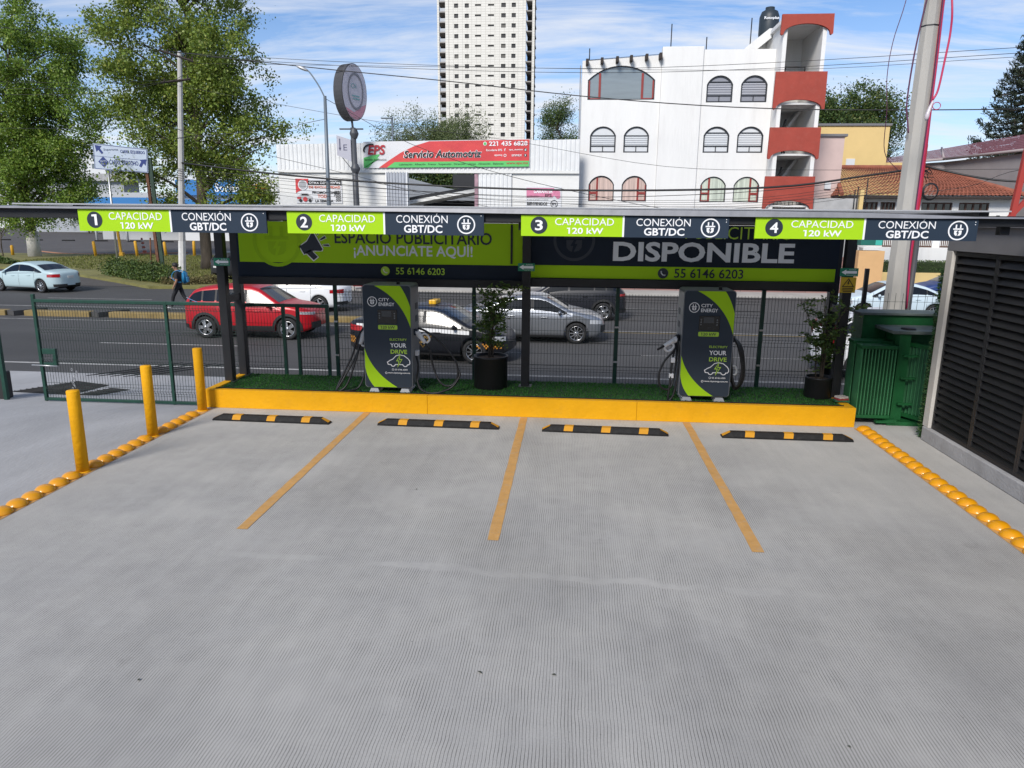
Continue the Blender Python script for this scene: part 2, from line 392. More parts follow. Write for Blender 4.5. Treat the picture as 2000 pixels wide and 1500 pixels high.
sheet('ground', -900, 900, -60, 1500, -.78, m_soil)
lot = MB(); lot.box(-5.95, 9.5, -14, 12.22, -.76, 0); kind(lot.build('parking_lot', m_lot), 'structure')
mb = MB(); ys = [-14, 4, 8.2, 9.2, 10.2, 11.2, 12.3, 13.4, 14.6, 16.0]; zs = [-.002, -.002, -.002, -.05, -.13, -.24, -.38, -.5, -.6, -.672]
mb.grid([[(x, y, z) for x in (-16, -13.5, -11.5, -9.5, -7.5, -5.95)] for y, z in zip(ys, zs)]); kind(mb.build('driveway', m_conc, fix=False), 'structure')
sheet('road', -220, 220, 12.35, 37.0, RZ, m_asph)
mb = MB(); mb.box(-220, -16, 12.0, 15.2, -.75, RZ+.14); kind(mb.build('near_pavement', m_walk), 'structure')
# painted lane lines on the road
def stripe(x0, x1, y, w=.12, y1=None, m=m_white_paint):
    mb = MB(); y1 = y if y1 is None else y1
    mb.add([(x0, y-w/2, RZ+.004), (x1, y1-w/2, RZ+.004), (x1, y1+w/2, RZ+.004), (x0, y+w/2, RZ+.004)], [(0, 1, 2, 3)])
    return kind(mb.build('road_marking', m, fix=False), 'structure')
stripe(-60, 40, 17.05, .13); 
for i in range(9): stripe(-38+i*8, -33.4+i*8, 20.1, .10)
stripe(-60, 40, 24.6, .09); stripe(-60, -14, 28.3, .12)
stripe(-3, 40, 24.3, .10, m=m_yel_old)
for i in range(9): stripe(-40+i*8, -35+i*8, 31.2, .10)
# drain grates and asphalt scars by the driveway
m_grate = mat('rusty_grate', (.03, .028, .027), .7, .3, var=.4, vscale=8)
def gr(name, quad, bars):
    root = thing(name, *bars[0]); P = [Vector((*p, drz(*p)+.006)) for p in quad]
    mb = MB(); mb.add(P, [(0, 1, 2, 3)]); mb.build('grate_pit', mat('pit_black', (.012, .012, .012), .9), root, fix=False)
    n = bars[1]
    for i in range(n):
        a = P[0].lerp(P[3], (i+.5)/n)+Vector((0, 0, .006)); c = P[1].lerp(P[2], (i+.5)/n)+Vector((0, 0, .006))
        mb = MB(); mb.tube([a, c], .008, 4, smooth=False); mb.build('grate_bar', m_grate, root)
def drz(x, y): return float(np.interp(y, ys, zs))
gr('drain_grate', [(-11.3, 13.3), (-9.9, 13.1), (-10.0, 14.5), (-11.0, 14.9)], (('dark iron drain grate in the sloping driveway behind the gate', 'grate'), 12))
gr('drain_grate', [(-9.8, 13.1), (-9.35, 13.15), (-9.2, 14.0), (-9.7, 14.15)], (('small narrow drain grate beside the large grate', 'grate'), 6))
mb = MB()
for k in range(5):
    a = (-11.3+.3*k, 15.6); mb.tube([(a[0], a[1], drz(*a)+.003), (a[0]+1.3, a[1]+1.9, RZ+.005)], .012, 4, smooth=False)
kind(mb.build('road_groove_seams', mat('tar', (.02, .02, .022), .6)), 'structure')

# median: yellow kerb blocks with dark slabs between
blk = None
def med(x0, x1):
    mb = MB(); mb.bbox(x0, x1, 25.35, 25.72, RZ-.05, RZ+.2, .03); o = mb.build('kerb_block', m_yel_old)
    return o
mx0 = -31.6; i = 0
while mx0 < -5:
    x1 = mx0+(3.1 if i % 3 else 2.6); o = med(mx0, x1)
    tag(o, 'weathered yellow concrete kerb block dividing the two carriageways', 'kerb block', 'yellow median kerb blocks')
    mb = MB(); mb.obox((x1+.42, 25.95, RZ+.1), .55, 1.25, .18, Matrix.Rotation(rad(-24), 3, 'Z')); s_ = mb.build('median_slab', m_asph)
    tag(s_, 'dark asphalt slab wedged between two yellow median kerb blocks', 'slab', 'dark slabs in the median')
    mx0 = x1+.75; i += 1
# far side: sidewalk, grass island, other car park
mb = MB(); mb.box(-12, 120, 37.0, 40.9, -.8, RZ+.14); kind(mb.build('far_sidewalk', m_walk), 'structure')
far = [(-19.5, 36.4), (-22, 36.0), (-26, 39.2), (-30.8, 42.8), (-38.8, 47.4), (-60, 55), (-70, 66), (-38, 66), (-31, 67), (-18, 52), (-15.5, 41.5), (-17, 37.5)]
mb = MB(); mb.prism(far, -.8, RZ+.15, 'xy'); kind(mb.build('grass_island', m_grassg), 'structure')
sheet('far_car_park', -220, -12, 37.0, 190, RZ+.01, m_asph2)
m_pave = mat('far_paving', (.22, .20, .18), .9, var=.2, vscale=.6)
mb = MB(); mb.prism([(-19.5, 36.6), (-12, 37), (-12, 41), (-15.3, 41.4), (-17, 37.6)], -.8, RZ+.155, 'xy'); kind(mb.build('corner_pavement', m_pave), 'structure')
for i in range(12):   # car park bay lines and wheel stops across the far lot
    mb = MB(); x = -96+i*5.2; mb.obox((x, 104-.1*i, RZ+.1), 1.7, .28, .18, Matrix.Rotation(rad(18), 3, 'Z'))
    if i < 8: tag(mb.build('far_wheel_stop', m_black), 'small dark wheel stop on the far car park asphalt', 'wheel stop', 'wheel stops on the far car park')
# parking lines on the lot (4 mm sheets)
for xl in (-3.19, -.69, 1.81):
    mb = MB(); n = 24; L_ = []; R_ = []
    for k in range(n+1):
        y = 6.37+(10.81-6.37)*k/n; L_.append((xl-.056+random.uniform(-.004, .004), y, .004)); R_.append((xl+.056+random.uniform(-.004, .004), y, .004))
    mb.grid([L_, R_], False); kind(mb.build('bay_line', m_yel_line, fix=False), 'structure')
for xs, y0, y1 in ((-5.82, 3.9, 10.74), (4.40, 4.9, 10.78)):
    mb = MB(); mb.grid([[(xs-.115, y0, .004), (xs-.115, y1, .004)], [(xs+.115, y0, .004), (xs+.115, y1, .004)]], False); kind(mb.build('painted_strip', m_yel_line, fix=False), 'structure')
# dome studs
m_dome = mat('dome_yellow', (.66, .285, .004), .35, spec=.3, var=.07, vscale=6, coat=.5, dirt=.25, dirtcol=(.30, .15, .03), dscale=12)
prof = [(.108, 0), (.108, .008), (.1, .022), (.085, .042), (.06, .058), (.03, .066), (.0, .068)]
d0 = MB().lathe(prof, 22).build('dome_stud', m_dome, loc=(4.4, 10.68, .005)); tag(d0, 'glossy yellow dome stud in the row beside the louvred wall', 'dome stud', 'yellow studs along the right edge')
for k in range(1, 27):
    o = inst(d0, loc=(4.4+random.uniform(-.006, .006), 10.68-.205*k, .005)); o.rotation_euler = (random.uniform(-.03, .03), random.uniform(-.03, .03), random.uniform(0, 6))
BOLL = (7.75, 9.23, 10.62)
for k in range(31):
    y = 10.52-.212*k
    if any(abs(y-b) < .15 for b in BOLL): continue
    o = inst(d0, loc=(-5.82+random.uniform(-.006, .006), y, .005)); o.rotation_euler = (random.uniform(-.03, .03), random.uniform(-.03, .03), random.uniform(0, 6))
    tag(o, 'glossy yellow dome stud in the row between the bollards', 'dome stud', 'yellow studs along the left edge')
# bollards
for y, lb in zip(BOLL, ('yellow steel bollard nearest the camera, left end of the bollard row', 'middle one of the three tall yellow bollards', 'yellow steel bollard standing at the corner of the yellow kerb')):
    b = MB(); b.lathe([(.071, 0), (.071, 1.0), (.066, 1.012), (0, 1.015)], 24); o = b.build('bollard', m_yel, loc=(-5.81, y, 0)); tag(o, lb, 'bollard', 'yellow bollards')
    w = MB(); w.lathe([(.073, 0), (.085, .004), (.085, .012), (.072, .02)], 20); w.build('base_ring', m_yel, o)
# wheel stops
def wheel_stop(cx, cy, lb, rz):
    t = thing('wheel_stop', lb, 'wheel stop', (cx, cy, .002), rz, 'black rubber wheel stops')
    L2 = .91; mb = MB()
    prof = [(-.075, 0), (-.075, .026), (-.045, .085), (.045, .085), (.075, .026), (.075, 0)]
    st = []
    for x, f in ((-L2, .30), (-L2+.13, 1), (L2-.13, 1), (L2, .30)):
        st.append([(x, y*(1 if f == 1 else .95), z*f) for y, z in prof])
    mb.grid(st, False); mb.add(st[0], [tuple(range(6))]); mb.add(st[-1], [tuple(range(6))]); mb.build('rubber_block', m_black, t)
    m_r = mat('reflective_yellow', (.55, .26, .02), .7, spec=.2, var=.1, vscale=10)
    for xx in (-.52, .02, .56):
        s_ = MB(); s_.add([(xx-.075, -.0785, .024), (xx+.055, -.0785, .024), (xx+.065, -.047, .0885), (xx-.065, -.047, .0885), (xx+.075, .046, .0885), (xx-.055, .046, .0885)], [(0, 1, 2, 3), (3, 2, 4, 5)])
        s_.build('reflector', m_r, t, fix=False)
    s_ = MB(); e = 1
    for e in (-1, 1):
        s_.add([(e*(L2-.115), -.046, .086), (e*(L2-.005), -.073, .033), (e*(L2-.005), .03, .033), (e*(L2-.115), .03, .086)], [(0, 1, 2, 3)])
    s_.build('end_reflector', m_r, t, fix=False)
WS = ((-4.475, 10.155, 'black wheel stop with yellow squares in bay 1, beside the bollards', rad(-1)), (-1.925, 10.175, 'black wheel stop with yellow squares in bay 2, under the first charger', rad(-.5)),
      (.535, 10.125, 'black wheel stop with yellow squares in bay 3, between the two chargers', rad(-1.2)), (3.11, 10.12, 'black wheel stop with yellow squares in bay 4, by the right row of studs', rad(0)))
for x, y, lb, r in WS: wheel_stop(x, y, lb, r)
# small litter
m_leafdry = mat('dry_leaf', (.035, .04, .028), .8)
for x, y, s in ((-.55, 4.3, 1), (-.05, 4.32, .8), (-2.8, 4.0, .7), (1.7, 3.8, .6), (-1.7, 7.6, .6)):
    mb = MB(); mb.add([(-.022*s, 0, .006), (0, -.010*s, .010), (.024*s, .003*s, .007), (.002*s, .012*s, .014)], [(0, 1, 2), (0, 2, 3)])
    o = mb.build('fallen_leaf', m_leafdry, loc=(x, y, 0)); o.rotation_euler[2] = x*7; tag(o, 'tiny dark dry leaf lying on the ribbed concrete', 'leaf', 'fallen leaves on the lot')

# ------------------------------------------------------------------ planter platform with turf
pl = thing('charger_island', 'low island with yellow kerb and artificial turf carrying the chargers', 'island')
segs = [-5.87, -2.22, 1.05, 4.31]
for a, b in zip(segs[:-1], segs[1:]):
    mb = MB(); mb.bbox(a+.0015, b-.0015, 10.83, 10.97, .001, .30, .0045); mb.build('kerb_segment', m_yel, pl)
mb = MB(); mb.bbox(-5.87, -5.73, 10.972, 12.2, .001, .298, .008); mb.build('kerb_segment', m_yel, pl)
mb = MB(); mb.bbox(4.17, 4.31, 10.972, 12.2, .001, .298, .008); mb.build('kerb_segment', m_yel, pl)
m_turfb = mat('turf_backing', (.014, .045, .012), .95, var=.3, vscale=4)
mb = MB(); mb.box(-5.728, 4.168, 10.972, 12.2, .0, .275); mb.build('turf_base', m_turfb, pl)
mb = MB(); mb.box(-5.72, 4.165, 10.93, 10.955, .301, .312); mb.build('edging_strip', m_black, pl)
m_turf = mat('turf_blades', (.036, .15, .028), .8, spec=.15, island=.45, hue=(.09, .16, .04), tl=.2)
n = 26000; px = RNG.uniform(-5.72, 4.16, n); py = RNG.uniform(10.96, 12.19, n); h = RNG.uniform(.016, .030, n); a = RNG.uniform(0, 2*PI, n); w = .006
ca, sa = np.cos(a), np.sin(a); lx = RNG.normal(0, .011, n); ly = RNG.normal(0, .011, n)
V = np.stack([np.stack([px-ca*w, py-sa*w, np.full(n, .275)], 1), np.stack([px+ca*w, py+sa*w, np.full(n, .275)], 1), np.stack([px+lx, py+ly, .275+h], 1)], 1).reshape(-1, 3)
def np_mesh(name, V, k, m, parent=None):
    me = bpy.data.meshes.new(name); nV = len(V); nF = nV//k
    me.vertices.add(nV); me.vertices.foreach_set('co', V.astype(np.float32).ravel()); me.loops.add(nV); me.loops.foreach_set('vertex_index', np.arange(nV, dtype=np.int32))
    me.polygons.add(nF); me.polygons.foreach_set('loop_start', np.arange(0, nV, k, dtype=np.int32)); me.polygons.foreach_set('loop_total', np.full(nF, k, dtype=np.int32))
    me.update(calc_edges=True); me.materials.append(m)
    return link(bpy.data.objects.new(name, me), parent)
kind(np_mesh('turf', V, 3, m_turf, pl), 'stuff')
# ------------------------------------------------------------------ canopy
m_steel = mat('black_steel', (.018, .019, .022), .45, .2, var=.15, vscale=6, bump=.1, bscale=30)
m_alu = mat('grey_flashing', (.22, .225, .245), .5, .2, var=.15, vscale=5, bump=.15, bscale=12)
m_roof = mat('translucent_fill_sheet', (.66, .67, .68), .6, tl=.6)  # sheet material invented, translucent to brighten the shade under the canopy
cp = thing('canopy', 'black steel canopy on paired posts over the charging bays', 'canopy', (-.7, 11.6, 0))
def cpb(name, x0, x1, y0, y1, z0, z1, m=m_steel, b=.006):
    mb = MB(); mb.bbox(x0+.7, x1+.7, y0-11.6, y1-11.6, z0, z1, b); return mb.build(name, m, cp)
cpb('front_beam', -9.5, 9.6, 8.06, 8.16, 2.985, 3.095)
cpb('rear_beam', -6.4, 5.2, 12.04, 12.16, 2.96, 3.085)
cpb('middle_beam', -6.4, 5.2, 11.5, 11.62, 2.96, 3.085)
for x in (-5.77, -3.25, -.74, 1.8, 4.31): cpb('rafter', x-.05, x+.05, 8.161, 12.45, 3.09, 3.135)
cpb('roof_sheet', -6.45, 4.5, 8.02, 12.5, 3.136, 3.15, m_roof, .002)
# crooked aluminium flashing along the front edge
mb = MB(); fx = [-9.6, -6.6, -5.6, -3.4, -1.5, -.4, .8, 2.0, 3.1, 3.7, 4.15, 5.2, 9.7]; fh = [.02, .02, .022, .028, .042, .056, .060, .060, .05, .034, .014, .012, .012]; ft = [3.11, 3.113, 3.114, 3.12, 3.128, 3.131, 3.128, 3.126, 3.116, 3.098, 3.083, 3.08, 3.08]
top = [(x+.7, 8.0-11.6, t) for x, t in zip(fx, ft)]; bot = [(x+.7, 7.985-11.6, t-h) for x, t, h in zip(fx, ft, fh)]; bk = [(x+.7, 8.2-11.6, t+.012) for x, t in zip(fx, ft)]
lip = [(x+.7, 8.05-11.6, t-h-.002) for x, t, h in zip(fx, ft, fh)]
mb.grid([bk, top, bot, lip], False); mb.build('front_flashing', m_alu, cp)
for x, y in ((-5.77, 11.56), (-5.77, 12.1), (-.74, 11.8), (4.23, 11.56), (4.23, 12.1)):
    cpb('post', x-.068, x+.068, y-.068, y+.068, .276, 2.959)
    cpb('base_plate', x-.11, x+.11, y-.11, y+.11, .276, .29, b=.003)
for x in (-5.77, 4.23): cpb('post_tie', x-.05, x+.05, 11.629, 12.031, 1.62, 1.74)
for x, w in ((-.55, .12), (4.55, .1)): cpb('bracket', x-w/2, x+w/2, 8.17, 8.26, 2.90, 3.0)

# ------------------------------------------------------------------ bay signs hung on the front beam
LIME = (.36, .62, .015); NAVY = (.024, .038, .060)
m_lime = mat('lime_vinyl', LIME, .5, spec=.15, var=.05, vscale=2, bump=.12, bscale=3); m_navy = mat('navy_vinyl', NAVY, .5, spec=.2, var=.05, vscale=2)
m_wv = mat('white_vinyl', (.82, .83, .85), .5); m_navyd = mat('navy_print', (.018, .026, .042), .45); m_limep = mat('lime_print', (.42, .66, .05), .5)
SX = [(-5.665, -4.56, -3.44), (-3.20, -2.09, -.98), (-.57, .54, 1.655), (1.93, 3.055, 4.19)]
for k, (x0, xm, x1) in enumerate(SX):
    z0, z1 = 2.842, (3.086, 3.08, 3.064, 3.062)[k]; c = (x0+x1)/2
    t = thing('bay_sign', ('lime and navy canopy sign numbered 1, the leftmost, above the bollards', 'lime and navy canopy sign numbered 2, above the megaphone advert', 'lime and navy canopy sign numbered 3, right of the centre post', 'lime and navy canopy sign numbered 4, the rightmost, by the concrete pole')[k], 'sign', (c, 8.03, z0), 0, 'numbered bay signs on the canopy')
    def fl(): return Flat()
    mb = MB(); mb.box(x0-c, xm-c-.012, -.012, .012, 0, z1-z0); mb.build('green_panel', m_lime, t)
    mb = MB(); mb.box(xm-c+.008, x1-c, -.013, .011, -.004, z1-z0-.002); mb.build('navy_panel', m_navy, t)
    mb = MB(); mb.box(xm-c-.0118, xm-c+.0078, -.014, .01, 0, z1-z0-.001); mb.build('white_divider', m_wv, t)
    u0 = x0-c; um = xm-c; u1 = x1-c; h = z1-z0
    F = Flat().disc(u0+.195, h*.52, .092); F.build('number_disc', m_navyd, t, -.015)
    F = Flat(); s = str(k+1); w = .052 if s == '1' else .085; w = .062 if s == '1' else w; F.text(s, u0+.195-w/2, u0+.195+w/2, h*.27, h*.77, .02); F.build('number', m_wv, t, -.018)
    F = Flat(); F.text('CAPACIDAD', u0+.37, u0+1.005, h*.53, h*.87, .0); F.text('120 kW', u0+.50, u0+.895, h*.12, h*.42, .022); F.build('lettering', m_wv, t, -.016)
    F = Flat(); F.text('CONEXIÓN', um+.135, um+.71, h*.53, h*.97, .0); F.text('GBT/DC', um+.22, um+.65, h*.08, h*.44, .022); F.build('lettering', m_wv, t, -.017)
    F = Flat(); plug_icon(F, u1-.195, h*.47, .10); F.build('plug_emblem', m_wv, t, -.017)
    F = Flat()
    for dz in (.03, .055) if k > 1 else (.03,): F.disc(u1-.03, h-dz, .005, 8)
    F.build('rivet', m_wv, t, -.016)

# ------------------------------------------------------------------ billboards between the posts
m_lime2 = mat('lime_banner', (.36, .62, .015), .6, spec=.15, var=.04, vscale=1.5); m_lime3 = mat('lime_banner_mark', (.31, .55, .015), .6, spec=.15); m_navy2 = mat('navy_banner', (.016, .024, .040), .6, spec=.15, var=.06, vscale=2); m_navy3 = mat('navy_banner_mark', (.024, .032, .048), .5)
m_grayp = mat('grey_print', (.74, .78, .84), .6, spec=.2)
def board(name, label, x0, x1):
    t = thing(name, label, 'billboard', ((x0+x1)/2, 11.98, 1.93)); return t, (x0+x1)/2
t, c = board('billboard', 'lime advertising board reading ESPACIO PUBLICITARIO ANUNCIATE AQUI', -5.69, -.755)
a, b = -5.69-c, -.755-c; Z = lambda z: z-1.93
mb = MB(); mb.box(a, b, 0, .05, Z(1.93), Z(2.955)); mb.build('back_panel', m_navy2, t)
F = Flat().rect(a+.04, b-.02, Z(2.275), Z(2.95)); F.build('green_field', m_lime2, t, -.004)
mb = MB(); mb.bbox(a-.0, b+.0, -.05, -.006, Z(1.90), Z(2.03), .005); mb.build('bottom_rail', m_steel, t)
F = Flat(); plug_icon(F, -4.98-c, Z(2.62), .42); F.build('faded_emblem', m_lime3, t, -.008)
F = Flat(); F.text('ESPACIO PUBLICITARIO', -3.98-c, -1.33-c, Z(2.60), Z(2.80), .016); F.build('lettering', m_navyd, t, -.008)
F = Flat(); F.text('¡ANUNCIATE AQUÍ!', -3.66-c, -1.65-c, Z(2.36), Z(2.62), .018); F.build('lettering', m_grayp, t, -.008)
F = Flat(); F.disc(-3.13-c, Z(2.155), .075); F.build('phone_disc', m_limep, t, -.008)
F = Flat(); F.text('55 6146 6203', -2.95-c, -2.12-c, Z(2.10), Z(2.215), .012); F.build('lettering', m_limep, t, -.008)
def handset(F, cx, cz, r):
    F.line([(cx-r*.5, cz+r*.45), (cx-r*.35, cz-.05*r), (cx-.0*r, cz-r*.38), (cx+r*.5, cz-r*.5)], r*.24)
    F.disc(cx-r*.42, cz+r*.38, r*.17, 10); F.disc(cx+r*.42, cz-r*.42, r*.17, 10)
F = Flat(); handset(F, -3.13-c, Z(2.155), .065); F.build('phone_emblem', m_wv, t, -.011)
# megaphone: white outline below, navy shape above
def mega(F, g):
    ox, oz = -4.40-c, Z(2.56); R_ = lambda u, v: (ox+u*math.cos(.50)-v*math.sin(.50), oz+u*math.sin(.50)+v*math.cos(.50))
    F.poly([R_(*p) for p in [(-.17-g, -.075-g*.6), (-.02, -.085-g), (.12+g, -.165-g), (.155+g, -.15), (.155+g, .15), (.12+g, .165+g), (-.02, .085+g), (-.17-g, .075+g*.6)]])
    F.poly([R_(*p) for p in [(-.13-g, -.06), (-.035+g, -.06), (.015+g, -.22-g), (-.075-g, -.235-g)]])
    for a_, l in ((.11, .085), (.0, .10), (-.11, .085)):
        F.poly([R_(*p) for p in [(.20-g*.5, a_*.9-.012-g*.5), (.20+l+g*.5, a_*1.35-.02-g*.5), (.20+l+g*.5, a_*1.35+.02+g*.5), (.20-g*.5, a_*.9+.012+g*.5)]])
F = Flat(); mega(F, .016); F.build('megaphone_outline', m_wv, t, -.008)
F = Flat(); mega(F, 0); F.build('megaphone', m_navyd, t, -.012)
mb = MB(); mb.bbox(-1.02-c, -.985-c, -.025, -.006, Z(2.30), Z(2.93), .003); mb.build('edge_strip', m_steel, t)

t, c = board('billboard', 'dark navy advertising board reading DISPONIBLE', -.752, 4.22)
a, b = -.752-c, 4.22-c
mb = MB(); mb.box(a, b, 0, .05, Z(1.93), Z(2.955)); mb.build('back_panel', m_navy2, t)
F = Flat().rect(a+.02, b-.03, Z(2.085), Z(2.29)); F.build('green_band', m_lime2, t, -.004)
mb = MB(); mb.bbox(a, b, -.05, -.006, Z(1.95), Z(2.075), .005); mb.build('bottom_rail', m_steel, t)
F = Flat(); plug_icon(F, 0.02-c, Z(2.70), .34); F.build('faded_emblem', m_navy3, t, -.006)
F = Flat(); F.text('PUBLICITARIO', 1.80-c, 3.48-c, Z(2.74), Z(2.935), -.004); F.build('lettering', m_limep, t, -.006)
F = Flat(); F.text('DISPONIBLE', .655-c, 3.53-c, Z(2.37), Z(2.685), .03); F.build('lettering', m_grayp, t, -.006)
F = Flat(); F.disc(1.475-c, Z(2.185), .085); F.build('phone_disc', m_navyd, t, -.008)
F = Flat(); handset(F, 1.475-c, Z(2.185), .07); F.build('phone_emblem', m_grayp, t, -.011)
F = Flat(); F.text('55 6146 6203', 1.655-c, 2.755-c, Z(2.115), Z(2.265), .014); F.build('lettering', m_navyd, t, -.008)

# small signs on the posts
m_sg = mat('safety_green', (.01, .20, .11), .5); m_ye = mat('warning_yellow', (.55, .37, .02), .5, var=.08, vscale=9); m_blk = mat('print_black', (.01, .01, .01), .6)
def arrow(cx, y, z0, lb, w=.27, h=.125):
    t = thing('exit_arrow_sign', lb, 'sign', (cx, y, z0), 0, 'green evacuation route signs')
    mb = MB(); mb.box(-w/2, w/2, 0, .004, 0, h); mb.build('plate', m_sg, t)
    F = Flat(); F.poly([(-.115, h*.5), (-.045, h*.82), (-.045, h*.66), (.115, h*.66), (.115, h*.34), (-.045, h*.34), (-.045, h*.18)]); F.text('RUTA DE', -.0, .10, h*.76, h*.90); F.text('EVACUACION', -.03, .11, h*.10, h*.22); F.build('arrow', m_wv, t, -.003)
arrow(-5.725, 11.475, 2.235, 'green arrow sign on the leftmost canopy post')
arrow(-.74, 11.715, 2.205, 'green arrow sign on the centre canopy post')
arrow(4.22, 11.475, 2.215, 'green arrow sign on the right canopy post')
t = thing('warning_sign', 'yellow high voltage warning sign on the right canopy post', 'sign', (4.225, 11.478, 1.965))
mb = MB(); mb.box(-.115, .115, 0, .004, 0, .235); mb.build('plate', m_ye, t)
F = Flat(); F.line([(-.08, .095), (.08, .095), (0, .215)], .012, True); F.poly([(.005, .19), (-.018, .14), (0, .14), (-.012, .105), (.02, .152), (.004, .152), (.02, .185)]); F.rect(-.08, .08, .062, .074); F.rect(-.085, .085, .038, .05); F.rect(-.07, .07, .016, .028); F.build('symbol', m_blk, t, -.003)

# ------------------------------------------------------------------ chargers
m_cab = mat('charger_grey', (.20, .215, .235), .45, .3, var=.05, vscale=3); m_cab2 = mat('charger_front', (.030, .042, .060), .45, spec=.25, var=.04, vscale=2)
m_glassd = mat('screen_black', (.006, .006, .007), .12); m_lcd = mat('lcd', (.05, .055, .06), .2); m_gun = mat('white_plastic', (.74, .75, .77), .4); m_cable = mat('cable_rubber', (.012, .012, .013), .45)
def charger(cx, label):
    t = thing('ev_charger', label, 'charger', (cx, 11.05, .276), 0, 'electric car chargers')
    hw = .388; z0, z1 = .085, 1.73
    def rr(x0, x1, za, zb, r, n=5):
        p = []
        for qx, qz, a0 in ((x1-r, za+r, -90), (x1-r, zb-r, 0), (x0+r, zb-r, 90), (x0+r, za+r, 180)): p += arc_pts(qx, qz, r, a0, a0+90, n)
        return p
    mb = MB(); mb.prism(rr(-hw, hw, z0, z1, .05), .012, .56); mb.build('cabinet', m_cab, t)
    mb = MB(); mb.prism(rr(-hw+.012, hw-.012, z0+.012, z1-.012, .045), -.004, .0115); mb.build('front_panel', m_cab2, t)
    # swooping lime bands
    def bez(p0, p1, p2, n=14): return [((1-s)**2*p0[0]+2*s*(1-s)*p1[0]+s*s*p2[0], (1-s)**2*p0[1]+2*s*(1-s)*p1[1]+s*s*p2[1]) for s in [k/n for k in range(n+1)]]
    e = hw-.012
    zt = z1-.012
    F = Flat(); F.poly(bez((-.19, zt), (.24, zt-.20), (e, zt-.66)) + bez((e, zt-.33), (e-.06, zt-.13), (e-.155, zt))); F.build('lime_band', m_lime, t, -.007)
    F = Flat(); F.poly(bez((-e, z0+.64), (-.28, z0+.26), (.14, z0+.012)) + bez((-.235, z0+.012), (-.35, z0+.14), (-e, z0+.34))); F.build('lime_band', m_lime, t, -.007)
    F = Flat(); plug_icon(F, -.228, 1.468, .078); F.text('CITY', -.125, .045, 1.475, 1.525, .012); F.text('ENERGY', -.125, .125, 1.40, 1.455, .012); F.build('logo', m_wv, t, -.006)
    mb = MB(); mb.bbox(-.145, .165, -.016, -.0045, 1.125, 1.345, .004); sc = mb.build('display', m_glassd, t)
    F = Flat(); F.rect(-.08, .075, 1.235, 1.325); F.build('screen', m_lcd, sc, -.018)
    F = Flat()
    for sx in (-.115, .125):
        for k in range(3): F.disc(sx, 1.285-.036*k, .011, 10)
    F.build('indicator', mat('dim_led', (.16, .17, .18), .4), sc, -.018)
    F = Flat(); F.line(arc_pts(.01, 1.185, .022, 200, 340, 6), .006); F.build('card_reader', m_lcd, sc, -.018)
    F = Flat(); F.poly(rr(-.145, .165, 1.03, 1.10, .018)); F.build('power_label', m_limep, t, -.0075)
    F = Flat(); F.text('120 kW', -.105, .125, 1.043, 1.088, .014); F.build('lettering', m_navyd, t, -.010)
    F = Flat(); F.text('ELECTRIFY', .035, .31, .855, .89, .01); F.text('DRIVE', .045, .31, .645, .71, .018); F.build('lettering', m_limep, t, -.006)
    F = Flat(); F.text('YOUR', .04, .30, .745, .815, .02)
    car = [(-.0, .47), (-.012, .505), (.03, .535), (.075, .555), (.13, .612), (.19, .628), (.26, .615), (.325, .565), (.35, .53), (.352, .49), (.335, .47), (.31, .468), (.30, .445), (.27, .438), (.245, .452), (.235, .47), (.115, .47), (.105, .45), (.08, .438), (.055, .447), (.045, .468)]
    F.line(car, .012, True)
    F.text('55 6146 6203', .105, .31, .375, .40, .012); F.text('www.cityenergy.com.mx', -.005, .352, .315, .345, .01); F.ring(.075, .387, .012, .017, 12); F.ring(-.035, .33, .012, .018, 12); F.build('lettering', m_wv, t, -.006)
    bolt = [(.20, .635), (.14, .53), (.178, .53), (.155, .435), (.225, .555), (.183, .555)]
    F = Flat(); F.poly(bolt); F.build('bolt_fill', m_cab2, t, -.0085)
    F = Flat(); F.line(bolt, .011, True); F.build('bolt_emblem', m_limep, t, -.011)
    for sx in (-.25, .25):
        mb = MB(); mb.add([(sx-.085, .03, 0), (sx+.085, .03, 0), (sx+.085, .5, 0), (sx-.085, .5, 0), (sx-.045, .05, z0), (sx+.045, .05, z0), (sx+.045, .48, z0), (sx-.045, .48, z0)], [(0,3,2,1),(4,5,6,7),(0,1,5,4),(1,2,6,5),(2,3,7,6),(3,0,4,7)]); mb.build('foot', mat('foot_grey', (.36, .37, .39), .5, .4), t)
    for sx in (-1, 1):
        for k in range(2):
            mb = MB(); mb.bbox(sx*(hw+.002)-.003, sx*(hw+.002)+.003, .30, .46, 1.12+.2*k, 1.22+.2*k, .001); mb.build('vent', m_cab2, t)
        mb = MB(); mb.bbox(sx*(hw+.03)-.028, sx*(hw+.03)+.028, .20, .30, .58, .66, .006); mb.build('cable_clip', m_gun, t)
        mb = MB(); mb.bbox(sx*(hw+.03)-.03, sx*(hw+.03)+.03, .16, .26, .92, 1.02, .006); mb.build('holster', m_cab2, t)
    mb = MB(); mb.bbox(.14, .19, .1, .15, z1-.005, z1+.045, .006); mb.build('antenna_stub', m_cable, t)
    return t
def spline(pts, n=10):
    P = [Vector(p) for p in pts]; P = [2*P[0]-P[1]]+P+[2*P[-1]-P[-2]]; o = []
    for i in range(1, len(P)-2):
        for k in range(n):
            s = k/n; a, b, c, d = P[i-1:i+3]; o.append(.5*((2*b)+(c-a)*s+(2*a-5*b+4*c-d)*s*s+(3*b-a-3*c+d)*s**3))
    return o+[P[-2]]
